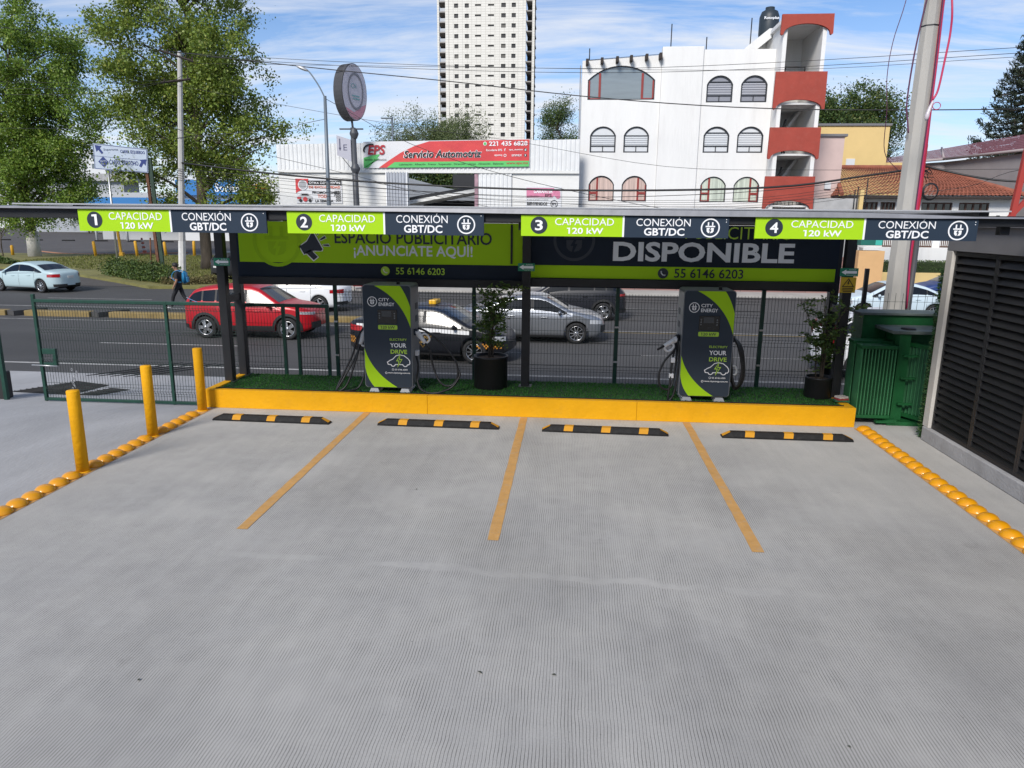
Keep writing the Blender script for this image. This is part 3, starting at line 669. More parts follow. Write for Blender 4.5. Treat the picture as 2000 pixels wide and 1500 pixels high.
def gun(t, p, d, name='connector'):
    """white charging handle pointing along d from p"""
    p = Vector(p); d = Vector(d).normalized(); s = Vector((-d.z, 0, d.x)); 
    mb = MB(); mb.tube([p, p+d*.06], [.042, .045], 14); mb.tube([p+d*.055, p+d*.10, p+d*.19, p+d*.24], [.044, .038, .030, .028], 12)
    g = [p+d*.10+s*.03, p+d*.11+s*.085, p+d*.17+s*.11, p+d*.235+s*.095, p+d*.25+s*.04, p+d*.235+s*.01]
    mb.tube(spline(g, 4), .016, 8); o = mb.build(name, m_gun, t); 
    b = MB(); b.tube([p+d*.24, p+d*.36], [.022, .016], 10); b.build('strain_relief', m_cable, t)
    return p+d*.36
c1 = charger(-2.885, 'city charger with lime bands standing between bays 1 and 2, left of the two')
e = gun(c1, (.42, .2, .98), (.62, -.1, -.78)); mb = MB()
mb.tube(spline([e, (.70, .16, .40), (.82, .10, .17), (.98, .1, .12), (1.09, .12, .25), (1.07, .14, .5), (.85, .18, .78), (.6, .2, .97), (.45, .22, 1.03)]), .017, 8)
mb.tube(spline([(.40, .22, .60), (.44, .2, .42), (.43, .15, .2), (.52, .05, .05), (.75, -.02, .02), (1.0, .05, .1), (1.13, .1, .28), (1.12, .13, .38)]), .017, 8); mb.build('cable', m_cable, c1)
e = gun(c1, (-.42, .2, .98), (-.30, -.1, -.9)); mb = MB()
mb.tube(spline([e, (-.62, .1, .45), (-.76, -.02, .18), (-.84, -.06, .02), (-.70, -.04, .02), (-.52, .05, .06), (-.43, .12, .28), (-.42, .2, .55)]), .017, 8)
mb.tube(spline([(-.42, .2, 1.04), (-.52, .12, .88), (-.60, .08, .6), (-.74, .02, .3), (-.85, -.05, .03), (-.70, .0, .1), (-.56, .1, .5), (-.5, .16, .75)]), .017, 8); mb.build('cable', m_cable, c1)
c2 = charger(2.085, 'city charger with coiled cables standing between bays 3 and 4, right of the two')
e = gun(c2, (-.43, .12, .97), (-.75, -.15, -.42)); mb = MB()
mb.tube(spline([(-.41, .16, 1.02), (-.47, .1, .8), (-.62, .05, .62), (-.70, .02, .40), (-.66, .0, .22), (-.52, .02, .2), (-.45, .08, .45), (-.42, .15, .98)]), .017, 8)
mb.tube(spline([(-.44, .1, 1.03), (-.40, .05, .7), (-.42, .02, .35), (-.47, 0, .08), (-.54, 0, .03), (-.52, .02, .3), (-.5, .08, .6), (-.44, .14, .95)]), .017, 8); mb.build('cable', m_cable, c2)
mb = MB(); mb.bbox(-.52, -.46, .04, .1, .60, .68, .006); mb.bbox(-.54, -.47, .02, .08, .36, .43, .006); mb.build('cable_clip', m_gun, c2)
mb = MB()
for k in range(4):
    d = .02*k; mb.tube(spline([(.41, .14+d, 1.02), (.50+d, .12+d, .85), (.57+d*.8, .1+d, .55), (.55+d, .1+d, .30), (.50, .12+d, .24-d), (.44, .15+d, .42), (.41, .2, .9)]), .017, 8)
mb.build('cable', m_cable, c2)
gun(c2, (.415, .3, .62), (.1, 0, -1))

# ------------------------------------------------------------------ potted plants
m_pot = mat('black_pot', (.012, .012, .013), .5, var=.15, vscale=3, bump=.05, bscale=8); m_earth = mat('potting_soil', (.09, .055, .03), .95, var=.4, vscale=12)
m_bark = mat('bark', (.10, .075, .052), .9, var=.35, vscale=8, bump=.8, bscale=30, stretch=(1, 1, .3)); m_leaf = mat('glossy_leaf', (.09, .165, .035), .45, island=.5, hue=(.16, .20, .04), tl=.3)
def leaves(C, size, m, name, parent, n_dir=None, asp=.5, droop=.3, rng=RNG):
    """C: (N,3) leaf positions -> rhombic leaves in one mesh"""
    C = np.asarray(C); n = len(C); s = size*rng.uniform(.6, 1.25, n)[:, None]
    d = rng.normal(size=(n, 3)); d[:, 2] -= droop; d /= np.linalg.norm(d, axis=1)[:, None]
    if n_dir is not None: d = d*.6+n_dir; d /= np.linalg.norm(d, axis=1)[:, None]
    u = rng.normal(size=(n, 3)); sd_ = np.cross(d, u); sd_ /= np.linalg.norm(sd_, axis=1)[:, None]; nn = np.cross(d, sd_)
    a = C-d*s*.5; b = C+sd_*s*asp*.5+nn*s*.06; c = C+d*s*.5; e = C-sd_*s*asp*.5+nn*s*.06
    V = np.stack([a, b, c, e], 1).reshape(-1, 3)
    return np_mesh(name, V, 4, m, parent)
def potted(name, label, loc, r, h, top, spread, nl, lean, seed):
    t = thing(name, label, 'plant', loc); rg = np.random.default_rng(seed); rd = random.Random(seed)
    mb = MB(); mb.lathe([(r*.93, 0), (r, .02), (r, h-.03), (r*1.02, h-.025), (r*1.02, h), (r*.93, h), (r*.92, h-.05), (0, h-.05)], 40); mb.build('pot', m_pot, t)
    mb = MB(); mb.lathe([(r*.915, h-.045), (r*.5, h-.035), (0, h-.02)], 20, capb=False); mb.build('soil', m_earth, t)
    st = MB(); C = []; D = []
    for k in range(7):
        a = rd.uniform(0, 6.28); H = (top-h)*rd.uniform(.55, 1.0); o = rd.uniform(.2, 1)*spread
        p0 = (rd.uniform(-.05, .05), rd.uniform(-.05, .05), h-.05)
        pts = spline([p0, (o*.25*math.cos(a), o*.25*math.sin(a), h+H*.4), (o*.6*math.cos(a)+lean*.5, o*.6*math.sin(a), h+H*.75), (o*math.cos(a)+lean, o*math.sin(a), h+H)], 6)
        st.tube(pts, [.012*(1-.75*i/len(pts)) for i in range(len(pts))], 5)
        for b in range(16):
            i = rd.randrange(len(pts)//5, len(pts)); p = pts[i]; aa = rd.uniform(0, 6.28); l = rd.uniform(.08, .28)*spread/.3
            q = p+Vector((math.cos(aa)*l, math.sin(aa)*l, rd.uniform(-.02, .16))); st.tube([p, (p+q)/2+Vector((0, 0, .02)), q], [.004, .003, .002], 4)
            for j in range(max(3, nl//90)):
                f = rd.uniform(.25, 1.08); C.append(p.lerp(q, f)+Vector((rd.gauss(0, .022), rd.gauss(0, .022), rd.gauss(0, .022)))); D.append((q-p).normalized())
    st.build('stems', m_bark, t); leaves(np.array([c[:] for c in C]), .072, m_leaf, 'foliage', t, np.array([d[:] for d in D]), .48, rng=rg)
    return t
potted('potted_plant', 'leafy shrub in a large black cylindrical pot by the centre post', (-1.31, 11.67, .276), .28, .54, 1.72, .33, 1400, .1, 5)
potted('potted_plant', 'leafy shrub in a small black pot by the right canopy post', (3.98, 11.6, .276), .205, .34, 1.62, .40, 1300, .0, 8)
t = thing('book_stack', 'small pile of red and green papers beside the small pot', 'papers', (4.22, 11.22, .301))
for k, (cc, w) in enumerate((((.02, .10, .05), .22), ((.25, .03, .03), .17), ((.5, .45, .42), .15))):
    mb = MB(); mb.obox((0, 0, .022+.028*k), w, .13, .027, Matrix.Rotation(.2*k, 3, 'Z')); mb.build('paper_pile', mat('paper%d' % k, cc, .7, var=.3, vscale=20), t)
# ------------------------------------------------------------------ fence and sliding gate
m_fg = mat('fence_green', (.008, .050, .034), .5, .1, var=.25, vscale=9); m_wire = mat('wire_dark_green', (.008, .022, .017), .6)
def wire_panel(x0, x1, z0, z1, y, folds, bx=.0535, parent=None):
    mb = MB(); w = .0025
    zz = [z0]
    for f in folds: zz += [f-.05, f, f+.05]
    zz.append(z1); dy = [0]+[0, -.035, 0]*len(folds)+[0]
    def wire(pts, ax):
        n = len(pts); vs = []
        for p in pts:
            if ax == 'z': vs += [(p[0]-w, p[1]-w, p[2]), (p[0]+w, p[1]-w, p[2]), (p[0]+w, p[1]+w, p[2]), (p[0]-w, p[1]+w, p[2])]
            else: vs += [(p[0], p[1]-w, p[2]-w), (p[0], p[1]-w, p[2]+w), (p[0], p[1]+w, p[2]+w), (p[0], p[1]+w, p[2]-w)]
        mb.add(vs, [(i*4+k, i*4+(k+1) % 4, i*4+4+(k+1) % 4, i*4+4+k) for i in range(n-1) for k in range(4)])
    n = max(1, round((x1-x0)/bx))
    for i in range(n+1):
        x = x0+(x1-x0)*i/n; wire([(x, y+d, z) for z, d in zip(zz, dy)], 'z')
    hz = []
    z = z0+.1
    while z < z1-.02: hz.append(z); z += .2
    for f in folds: hz += [f-.05, f+.05, f]
    for z in hz:
        d = -.035 if any(abs(z-f) < .001 for f in folds) else 0
        wire([(x0, y+d-.005, z), (x1, y+d-.005, z)], 'x')
    return kind(mb.build('wire_mesh', m_wire, parent, fix=False), 'stuff')
GY = 12.3
g = thing('sliding_gate', 'green framed wire mesh sliding gate across the driveway', 'gate', (-7, GY, -.38)); 
def gp(name, *b, m=m_fg): 
    mb = MB(); mb.bbox(b[0]+7, b[1]+7, b[2]-GY, b[3]-GY, b[4]+.38, b[5]+.38, .004); return mb.build(name, m, g)
gp('top_rail', -9.74, -4.27, GY-.025, GY+.025, 1.475, 1.53); gp('bottom_rail', -9.74, -4.27, GY-.025, GY+.025, -.36, -.31)
for x in (-9.75, -7.25, -5.08, -4.82, -4.28): gp('upright', x-.027, x+.027, GY-.028, GY+.028, -.37, 1.532 if x > -9 else 1.62)
m_ = wire_panel(-9.72+7, -7.28+7, .06, 1.86, 0, [.25, .80, 1.35, 1.80], parent=g); m_ = wire_panel(-7.22+7, -5.11+7, .06, 1.86, 0, [.25, .80, 1.35, 1.80], parent=g); m_ = wire_panel(-4.79+7, -4.31+7, .06, 1.86, 0, [.25, .8, 1.35, 1.8], parent=g)
lb = MB(); lb.bbox(-9.70+7, -9.44+7, -.03, .03, .52+.38, .62+.38, .004); lb.bbox(-9.50+7, -9.44+7, -.03, .03, .30+.38, .519+.38, .004); lb.bbox(-9.70+7, -9.501+7, -.03, .03, .30+.38, .36+.38, .004); lb.build('latch_box', m_fg, g)
lb = MB(); lb.tube([(-9.92+7, -.04, .31+.38), (-9.42+7, -.04, .30+.38)], .014, 8); lb.build('latch_bolt', mat('galvanised', (.45, .46, .47), .4, .7), g)
ch = MB(); cz = .28
for k in range(13):
    c0 = Vector((-9.16+7+.03*math.sin(k*2.1)+(.08*math.sin(k*.9) if k < 4 else 0), -.03, .62-.045*k+.0)); r_ = Matrix.Rotation(k*1.57, 3, 'Z')
    ch.tube([c0+r_ @ Vector((.014*math.cos(a), 0, .028*math.sin(a))) for a in [j*PI/4 for j in range(9)]], .005, 5, caps=False)
ch.build('chain', mat('galvanised', (.45, .46, .47)), g)
t = thing('gate_post', 'green gate post with a dark guard at the left edge of the picture', 'post', (-10.55, 12.3, -.39))
mb = MB(); mb.bbox(-.035, .035, -.035, .035, 0, 1.95, .004); mb.build('post', m_fg, t)
mb = MB(); mb.bbox(-.5, -.06, .05, .25, 0, .52, .02); mb.build('guard', mat('dark_plastic', (.02, .02, .02), .6), t)
d_ = inst(d0, loc=(-10.75, 11.95, -.34)); tag(d_, 'single yellow dome stud below the gate post at the left edge', 'dome stud')
f = thing('mesh_fence', 'dark green welded wire fence along the back of the charger island', 'fence', (0, 12.29, .276))
for x, zt in ((-4.12, 1.97), (-1.67, 1.97), (.78, 1.97), (3.19, 1.97), (4.8, 2.29)):
    mb = MB(); z0 = -.27 if x < 4.5 else -.276; mb.bbox(x-.03, x+.03, -.03, .03, z0, zt-.276, .004); p_ = mb.build('post', m_fg if x < 4.5 else m_steel, f)
    for z in (.35, .95): mb = MB(); mb.bbox(x-.034, x+.034, -.038, -.0305, z, z+.03, .002); mb.build('clamp', mat('galvanised', (.45, .46, .47)), p_)
fx_ = [-4.12, -1.67, .78, 3.19, 4.8]
for a, b in zip(fx_[:-1], fx_[1:]): wire_panel(a+.035, b-.035, -.02, 1.53, 0, [.22, .72, 1.22, 1.44] if b < 4 else [.22, .8], parent=f, bx=.0535)
wire_panel(4.84, 6.6, -.02, 1.62, .02, [.22], parent=f, bx=.115)

# ------------------------------------------------------------------ pad transformer
m_tg = mat('transformer_green', (.012, .10, .03), .5, spec=.3, var=.2, vscale=4, bump=.12, bscale=20, dirt=.25, dirtcol=(.05, .09, .05), dscale=6); m_tt = mat('dusty_green_lid', (.10, .125, .115), .7, var=.25, vscale=5)
m_tf = mat('dusty_highlit_fin', (.05, .20, .085), .55, spec=.3, var=.2, vscale=5)  # dusty green, lifted to carry the fin highlights in its base colour
T = thing('transformer', 'dark green oil filled electrical transformer with radiator fins', 'transformer', (5.1, 11.4, 0))
def tb(name, x0, x1, y0, y1, z0, z1, m=m_tg, b=.008, parent=None):
    mb = MB(); mb.bbox(x0-5.1, x1-5.1, y0-11.4, y1-11.4, z0, z1, b); return mb.build(name, m, parent or T)
tb('rear_cabinet', 4.62, 6.1, 11.75, 12.18, .06, 1.60); tb('rear_lid', 4.55, 6.15, 11.70, 12.21, 1.601, 1.64, m_tt)
tb('tank', 4.98, 6.1, 11.28, 11.745, .06, 1.40); tb('tank_lid', 4.80, 6.15, 11.05, 11.742, 1.401, 1.45, m_tt)
tb('column', 4.93, 5.09, 11.10, 11.275, .06, 1.398); tb('skid', 4.85, 6.1, 11.0, 12.1, .0, .058)
mb = MB(); mb.prism([(4.68-5.1, .04), (4.98-5.1, .04), (4.98-5.1, .10), (4.9-5.1, .10), (4.8-5.1, .07), (4.68-5.1, .07)], -.42, -.34); mb.build('lifting_lug', m_tg, T)
mb = MB(); mb.lathe([(.05, 1.451), (.11, 1.455), (.10, 1.475), (.04, 1.48), (0, 1.482)], 14, c=(.0, -.15, 0)); mb.build('valve_cap', m_steel, T)
r1_ = tb('radiator', 4.36, 4.89, 11.02, 11.26, 1.17, 1.225); tb('lower_header', 4.38, 4.89, 11.02, 11.26, .10, .15, parent=r1_)
for k in range(11):
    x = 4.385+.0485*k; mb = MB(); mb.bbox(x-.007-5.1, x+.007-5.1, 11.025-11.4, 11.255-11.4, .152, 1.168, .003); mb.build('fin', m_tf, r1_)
r1b = tb('radiator', 4.36, 4.97, 11.34, 11.60, 1.20, 1.25); tb('lower_header', 4.38, 4.97, 11.34, 11.60, .10, .15, parent=r1b)
for k in range(9):
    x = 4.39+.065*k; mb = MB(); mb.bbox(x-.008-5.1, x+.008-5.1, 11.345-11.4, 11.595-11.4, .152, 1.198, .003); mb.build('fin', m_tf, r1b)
for z in (.32, .72, 1.06):
    tb('pipe_bracket', 4.985, 5.2, 11.02, 11.075, z, z+.03, b=.004)
mb = MB(); mb.bbox(-.04, .04, -.30, .30, 1.19, 1.25, .006); r2 = mb.build('radiator', m_tg, T); r2.location = (.20, -.40, 0); r2.rotation_euler = (0, 0, rad(28))
mb = MB(); mb.bbox(-.045, .045, -.30, .30, .10, .16, .006); mb.build('lower_header', m_tg, r2)
for k in range(10):
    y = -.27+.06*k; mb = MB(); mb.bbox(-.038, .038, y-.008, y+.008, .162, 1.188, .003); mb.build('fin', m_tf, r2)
mb = MB(); mb.bbox(.0, .05, -.315, -.285, .16, 1.19, .004); mb.build('edge_bar', m_tg, r2)

# ------------------------------------------------------------------ louvred building on the right
m_wallw = mat('offwhite_render', (.50, .48, .45), .85, var=.1, vscale=3, bump=.2, bscale=30); m_plinth = mat('plinth_concrete', (.33, .33, .34), .9, var=.2, vscale=3, bump=.4, bscale=30, dirt=.4, dirtcol=(.2, .19, .18), dscale=4)
m_gw = mat('grey_fascia', (.16, .16, .17), .7, var=.12, vscale=2)
B = thing('louvre_building', 'low service building with black louvred doors at the right edge', 'building', (7, 5, 0))
def bb(name, x0, x1, y0, y1, z0, z1, m, b=.006, parent=None):
    mb = MB(); mb.bbox(x0-7, x1-7, y0-5, y1-5, z0, z1, b); return mb.build(name, m, parent or B)
bb('plinth', 5.04, 9.4, -6, 10.32, .001, .20, m_plinth, .012)
bb('corner_pier', 5.06, 5.3, 10.2, 10.36, .201, 2.66, m_wallw); bb('upper_wall', 5.06, 5.3, 2, 10.36, 2.661, 2.97, m_gw); bb('rear_wall', 5.301, 9.3, 10.1, 10.34, .201, 2.96, m_wallw)
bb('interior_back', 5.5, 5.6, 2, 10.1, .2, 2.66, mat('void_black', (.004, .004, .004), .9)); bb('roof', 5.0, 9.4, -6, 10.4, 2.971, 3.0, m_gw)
ym = 10.19; first = None
for k in range(5):
    a = ym-.98*k; d = bb('louvre_door', 5.10, 5.16, a-.978, a-.94, .205, 2.655, m_steel, .004)
    bb('door_frame', 5.10, 5.16, a-.939, a-.001, .205, .26, m_steel, .004, d); bb('door_frame', 5.10, 5.16, a-.939, a-.001, 2.60, 2.655, m_steel, .004, d); bb('door_frame', 5.10, 5.16, a-.04, a-.001, .262, 2.598, m_steel, .004, d)
    for j in range(24):
        z = .30+.098*j
        if first is None:
            mb = MB(); mb.bbox(-.006, .006, -.449, .449, -.066, .066, .003); first = mb.build('slat', mat('louvre_black', (.011, .011, .012), .5, spec=.35, var=.2, vscale=5), d, loc=(5.135-7, a-.489-5, z)); first.rotation_euler = (0, rad(30), 0)
        else:
            o = inst(first, d, (5.135-7, a-.489-5, z))
m_ivy = mat('artificial_ivy', (.035, .10, .03), .6, island=.4, hue=(.12, .17, .06), tl=.2)
iv = thing('artificial_hedge', 'strip of artificial green leaves on the corner of the louvred building', 'hedge', (5.06, 10.5, 0))
mb = MB(); mb.box(.04, .2, -.13, -.09, .0, 2.4); mb.build('backing', mat('turf_backing', (.012, .035, .010)), iv)
n = 2600; C = np.stack([RNG.normal(.02, .02, n), RNG.uniform(-.14, -.04, n), RNG.uniform(.02, 2.42, n)], 1); leaves(C, .055, m_ivy, 'leaves', iv, np.tile([-.8, -.3, .3], (n, 1)), .28)

# ------------------------------------------------------------------ concrete power pole with pink cables
m_cpole = mat('pole_concrete', (.40, .385, .355), .9, var=.15, vscale=3, bump=.35, bscale=15, dirt=.35, dirtcol=(.27, .25, .22), dscale=3, stretch=(1, 1, .3)); m_pink = mat('pink_conduit', (.48, .022, .085), .45, var=.1, vscale=4); m_red = mat('red_conduit', (.42, .01, .03), .45); m_purp = mat('dark_cable', (.09, .02, .06), .5)
t = thing('concrete_pole', 'thick octagonal concrete power pole with pink conduits behind the transformer', 'pole', (5.86, 13.6, -.68))
mb = MB(); mb.lathe([(.215, 0), (.20, 2), (.175, 4.2), (.135, 8), (.115, 11)], 8, smooth=False); mb.build('shaft', m_cpole, t)
for z in (2.62, 3.95, 6.9): mb = MB(); mb.lathe([(.203-.008*z, z), (.208-.008*z, z+.0), (.208-.008*z, z+.02), (.203-.008*z, z+.02)], 8, smooth=False, capb=False, capt=False); mb.build('strap', m_steel, t)
for k, (dx, dy, m, r) in enumerate(((.13, -.13, m_pink, .026), (.155, -.1, m_red, .03), (.165, -.06, m_pink, .022), (.10, -.16, m_purp, .012))):
    mb = MB(); pts = [(dx+.035, dy, 2.2)]+[(dx*(1-.028*z)+.012*math.sin(z*1.3+k*2), dy, z) for z in np.arange(3, 9, .5)]
    mb.tube(spline(pts, 3), r, 8); mb.build('conduit', m, t)
mb = MB(); mb.tube(spline([(-.05, -.14, 8.2), (-.17, -.12, 7.2), (-.25, -.12, 6.4), (-.27, -.12, 5.7), (-.23, -.14, 5.4), (-.2, -.16, 5.2)], 5), .013, 7); mb.build('cable_loop', m_purp, t)
mb = MB(); mb.tube([(.20, -.12, .2), (.19, -.12, 3.4)], .048, 10); mb.build('drain_pipe', mat('dark_pipe', (.05, .05, .055), .6), t)
t = thing('hanging_cable', 'loose pink cable end with a clear plastic bag beside the pole', 'cable', (5.6, 12.5, 4.7))
mb = MB(); mb.tube(spline([(-.2, .6, 4.2), (.0, .3, 2.6), (.06, 0, 1.64), (.10, 0, 1.21), (.07, 0, .77), (.03, 0, .36), (-.03, 0, .21)], 6), .016, 8); mb.build('cable', m_pink, t)
mb = MB(); mb.tube([(.0+.06*math.cos(a)+.04, .0, .12+.055*math.sin(a)) for a in np.linspace(0, 12, 28)], .006, 6); mb.build('coil', m_pink, t)
mb = MB(); mb.tube(spline([(-.02, 0, .2), (-.05, .01, .1), (-.08, 0, 0), (-.09, 0, -.1)], 3), [.012, .02, .022, .028, .03, .03, .032, .036, .03, .012][:10], 8); mb.build('plastic_bag', mat('clear_plastic', (.55, .5, .53), .25), t)
mb = MB(); mb.tube(spline([(5.45, 13.4, 8), (5.2, 13, 6.6), (5.06, 13, 5.88), (5.03, 13, 5.34), (5.09, 13, 4.83), (5.25, 13.3, 4.2), (5.6, 13.5, 3.9)], 6), .006, 6); tag(mb.build('loose_wire', m_purp), 'thin grey wire hanging in an arc left of the concrete pole', 'wire')

# ------------------------------------------------------------------ vehicles
m_tyre = mat('tyre', (.014, .014, .015), .8); m_rim = mat('alloy', (.52, .53, .55), .25, .9); m_rimd = mat('rim_dark', (.02, .02, .022), .4, .5); m_gl = mat('car_glass', (.006, .007, .008), .08, spec=.5); m_gll = mat('car_glass_light', (.10, .12, .13), .04, spec=.9, coat=1); m_trim = mat('black_trim', (.014, .014, .015), .6)
m_tail = mat('tail_red', (.35, .008, .012), .15, coat=1); m_head = mat('headlamp', (.55, .58, .62), .1, .2, coat=1); m_chrome = mat('chrome', (.65, .66, .68), .12, 1); m_plate = mat('plate_white', (.6, .6, .58), .5); m_under = mat('underbody', (.006, .006, .006), .9)
def paint(name, col, metal=.0, rough=.4): return mat('paint_'+name, col, rough, metal, coat=.22, crough=.25, spec=.35)
SED = dict(L=4.55, W=1.80, wb=2.66, r=.325, fo=.90, belt=[(-2.3, .97), (-1.5, .98), (.9, .90), (1.3, .88), (2.3, .80)], zb=.20, Ra=.375,
  top=[(-2.275, .60), (-2.26, .88), (-2.2, .99), (-2.05, 1.04), (-1.75, 1.075), (-1.5, 1.10), (-.95, 1.335), (-.55, 1.435), (-.1, 1.465), (.25, 1.45), (.5, 1.385), (1.2, 1.02), (1.5, .965), (1.9, .88), (2.12, .79), (2.22, .66), (2.275, .45)],
  win=[(-1.42, -.98), (-.93, -.02), (.06, 1.02)], ws=(.46, 1.12), rw=(-1.50, -.92), head=(1.78, 2.16, .60, .73), tail=(-2.2, -1.72, .76, .92), seams=(-.95, .02, 1.06), clad=False)
SUVP = dict(L=4.36, W=1.82, wb=2.62, r=.345, fo=.86, belt=[(-2.2, 1.10), (-1.3, 1.05), (.9, .98), (1.2, .96), (2.2, .86)], zb=.26, Ra=.40,
  top=[(-2.18, .62), (-2.17, .95), (-2.12, 1.06), (-2.02, 1.14), (-1.86, 1.32), (-1.7, 1.50), (-1.45, 1.58), (-.9, 1.635), (-.3, 1.655), (.15, 1.63), (.42, 1.55), (1.1, 1.12), (1.4, 1.07), (1.8, 1.0), (2.05, .90), (2.15, .72), (2.18, .5)],
  win=[(-1.80, -1.42), (-1.36, -.98), (-.92, -.04), (.04, .95)], ws=(.38, 1.03), rw=(-2.0, -1.72), head=(1.72, 2.1, .78, .86), tail=(-2.13, -1.82, .92, 1.02), seams=(-.95, .0, .98), clad=True)
WH = {}
def wheel_meshes(r, style):
    if (r, style) in WH: return WH[(r, style)]
    t = MB(); w = .10; ri = r*.68
    t.lathe([(ri, -w), (r*.90, -w), (r*.985, -w*.72), (r, -w*.4), (r, w*.4), (r*.985, w*.72), (r*.90, w), (ri, w), (ri, w*.5)], 32, axis='y', capb=False, capt=False)
    b = MB(); b.lathe([(0, .02), (ri, .02), (ri, .06)], 28, axis='y', capt=False)
    rm = MB(); rm.lathe([(ri*.90, .075), (ri*.93, .095), (ri*1.0, .097), (ri*1.01, .05)], 32, axis='y', capb=False, capt=False)
    n = 5 if style in (0, 2) else 10
    for k in range(n):
        a = 2*PI*k/n; c, s = math.cos(a), math.sin(a); wd = {0: .055, 1: .025, 2: .05}[style]*r/.33
        P = lambda rr, tt, y: (rr*c-tt*s, y, rr*s+tt*c)
        rm.add([P(.03, -wd*.8, .09), P(ri*.97, -wd*(.5 if style != 2 else 1.2), .075), P(ri*.97, wd*(.5 if style != 2 else 1.2), .075), P(.03, wd*.8, .09), P(.03, -wd*.8, .06), P(ri*.97, -wd*.5, .04), P(ri*.97, wd*.5, .04), P(.03, wd*.8, .06)],
               [(0, 1, 2, 3), (0, 4, 5, 1), (3, 2, 6, 7)])
    rm.lathe([(.055, .06), (.055, .1), (.03, .105), (0, .105)], 14, axis='y')
    WH[(r, style)] = (t.mesh('wheel', m_tyre), b.mesh('rim_barrel', m_rimd), rm.mesh('rim', m_rim)); return WH[(r, style)]
def car(name, label, S, loc, rz, pm, style=0, glass=None, group='cars on the road', roof=None, cat='car', scale=1., skip=()):
    t = thing(name, label, cat, loc, rz, group); t.scale = (scale,)*3
    L, W_, zb0, r, Ra = S['L'], S['W'], S['zb'], S['r'], S['Ra']; glass = glass or m_gl
    tx, tz = zip(*S['top']); bx, bz = zip(*S['belt']); fx = L/2-S['fo']; rx = fx-S['wb']
    xs = np.linspace(-L/2, L/2, 800); zz = np.interp(xs, tx, tz); k = np.ones(21)/21; zp = np.pad(zz, 10, 'edge'); zsm = np.convolve(zp, k, 'valid'); edge = np.clip((L/2-np.abs(xs))/.12, 0, 1); zsm = zsm*edge+zz*(1-edge)
    zt = lambda x: float(np.interp(x, xs, zsm)); be = lambda x: float(np.interp(x, bx, bz))
    def plan(x):
        u = min(.9985, abs(x)/(L/2)); return W_/2*(1-u**9)**.36*(1-.05*u*u)
    def hw(x, z):
        p = plan(x); b = be(x)
        if z <= b:
            q = 1-.075*max(0, (.46-z)/.30)**1.6-.030*max(0, (z-.70)/.3)
            return p*q
        return p*(1-.030*max(0, (b-.70)/.3))-(z-b)*.36-.012
    def zbot(x):
        z = zb0+.16*max(0, abs(x)-L/2+.35)/.35
        for c in (fx, rx):
            if abs(x-c) < Ra: z = max(z, r+math.sqrt(Ra*Ra-(x-c)**2))
        return z
    def sec(x):
        T_, b0 = zt(x)-.022, zbot(x); rr = min(.12, .35*(T_-b0)); b = min(be(x), T_-rr-.004); P = [(0, b0), (hw(x, b0)*.55, b0), (hw(x, b0)*.93, b0)]
        for s in (0, .22, .45, .7, 1): z = b0+s*(b-b0); P.append((hw(x, z), z))
        for s in (.34, .67, 1): z = b+s*(T_-rr-b); P.append((hw(x, z), z))
        wc = hw(x, T_-rr); r1 = min(rr*1.25, wc*.6)
        for a in (25, 50, 72, 90): P.append((wc-r1*(1-math.cos(rad(a))), T_-rr+rr*math.sin(rad(a))))
        ye = wc-r1
        for s in (.72, .4, 0): P.append((ye*s, T_+.022*(1-s*s)))
        return P, ye
    st = list(np.linspace(-L/2*.9985, L/2*.9985, 58))+[c+s*(Ra+e) for c in (fx, rx) for s in (-1, 1) for e in (-.004, .004)]+[-L/2*.99, -L/2*.975, L/2*.99, L/2*.975]
    st += [c+Ra*math.cos(a) for c in (fx, rx) for a in np.linspace(.12, PI-.12, 11)]; st = sorted(st)
    mb = MB(); rings = []
    for x in st:
        P, _ = sec(x); rings.append([(x, y, z) for y, z in P]+[(x, -y, z) for y, z in P[-2::-1]])
    mb.grid(rings); n = len(rings[0])
    mb.add(rings[0], [tuple(range(n))]); mb.add(rings[-1], [tuple(range(n))])
    me = mb.mesh('body', pm); me.materials.append(m_under); me.materials.append(roof or pm)
    for p in me.polygons:
        c = p.center
        if abs(p.normal.z) > .75 and c.z < r+Ra+.02 and p.normal.z < 0: p.material_index = 1
        elif roof and c.z > be(c.x)+.30 and p.normal.z > .6: p.material_index = 2
    link(bpy.data.objects.new('body', me), t)
    def strip(nm, m, x0, x1, lo, hi, off=.006, nx=12, nz=4, both=True, parent=None, side=0):
        o = None
        for s in ((1, -1) if both else (side,)):
            g = MB(); rows = []
            for i in range(nx+1):
                x = x0+(x1-x0)*i/nx; a, b = lo(x), max(lo(x)+.001, hi(x)); rows.append([(x+(off if x > L/2-.4 else -off if x < -L/2+.4 else 0), s*(hw(x, a+(b-a)*j/nz)+off), a+(b-a)*j/nz) for j in range(nz+1)])
            g.grid(rows); o = g.build(nm, m, parent or t)
        return o
    strip('window_surround', m_trim, S['win'][0][0]-.03, S['win'][-1][1]+.06, lambda x: be(x)-.004, lambda x: min(zt(x)-.10, zt(0)-.112), off=.0015, nx=30)
    for x0, x1 in S['win']: strip('side_window', glass, x0, x1, lambda x: be(x)+.02, lambda x: min(zt(x)-.125, zt(0)-.135), off=.004)
    strip('window_trim', m_trim, S['win'][0][0], S['win'][-1][1], lambda x: be(x)-.004, lambda x: be(x)+.016, off=.007, nz=1, nx=20)
    def topstrip(nm, m, x0, x1, f=.97, off=.004):
        g = MB(); rows = []
        for i in range(9):
            x = x0+(x1-x0)*i/8; ye = sec(x)[1]*f; rows.append([(x, ye*s, zt(x)-.022*s*s+off) for s in np.linspace(-1, 1, 9)])
        g.grid(rows); return g.build(nm, m, t)
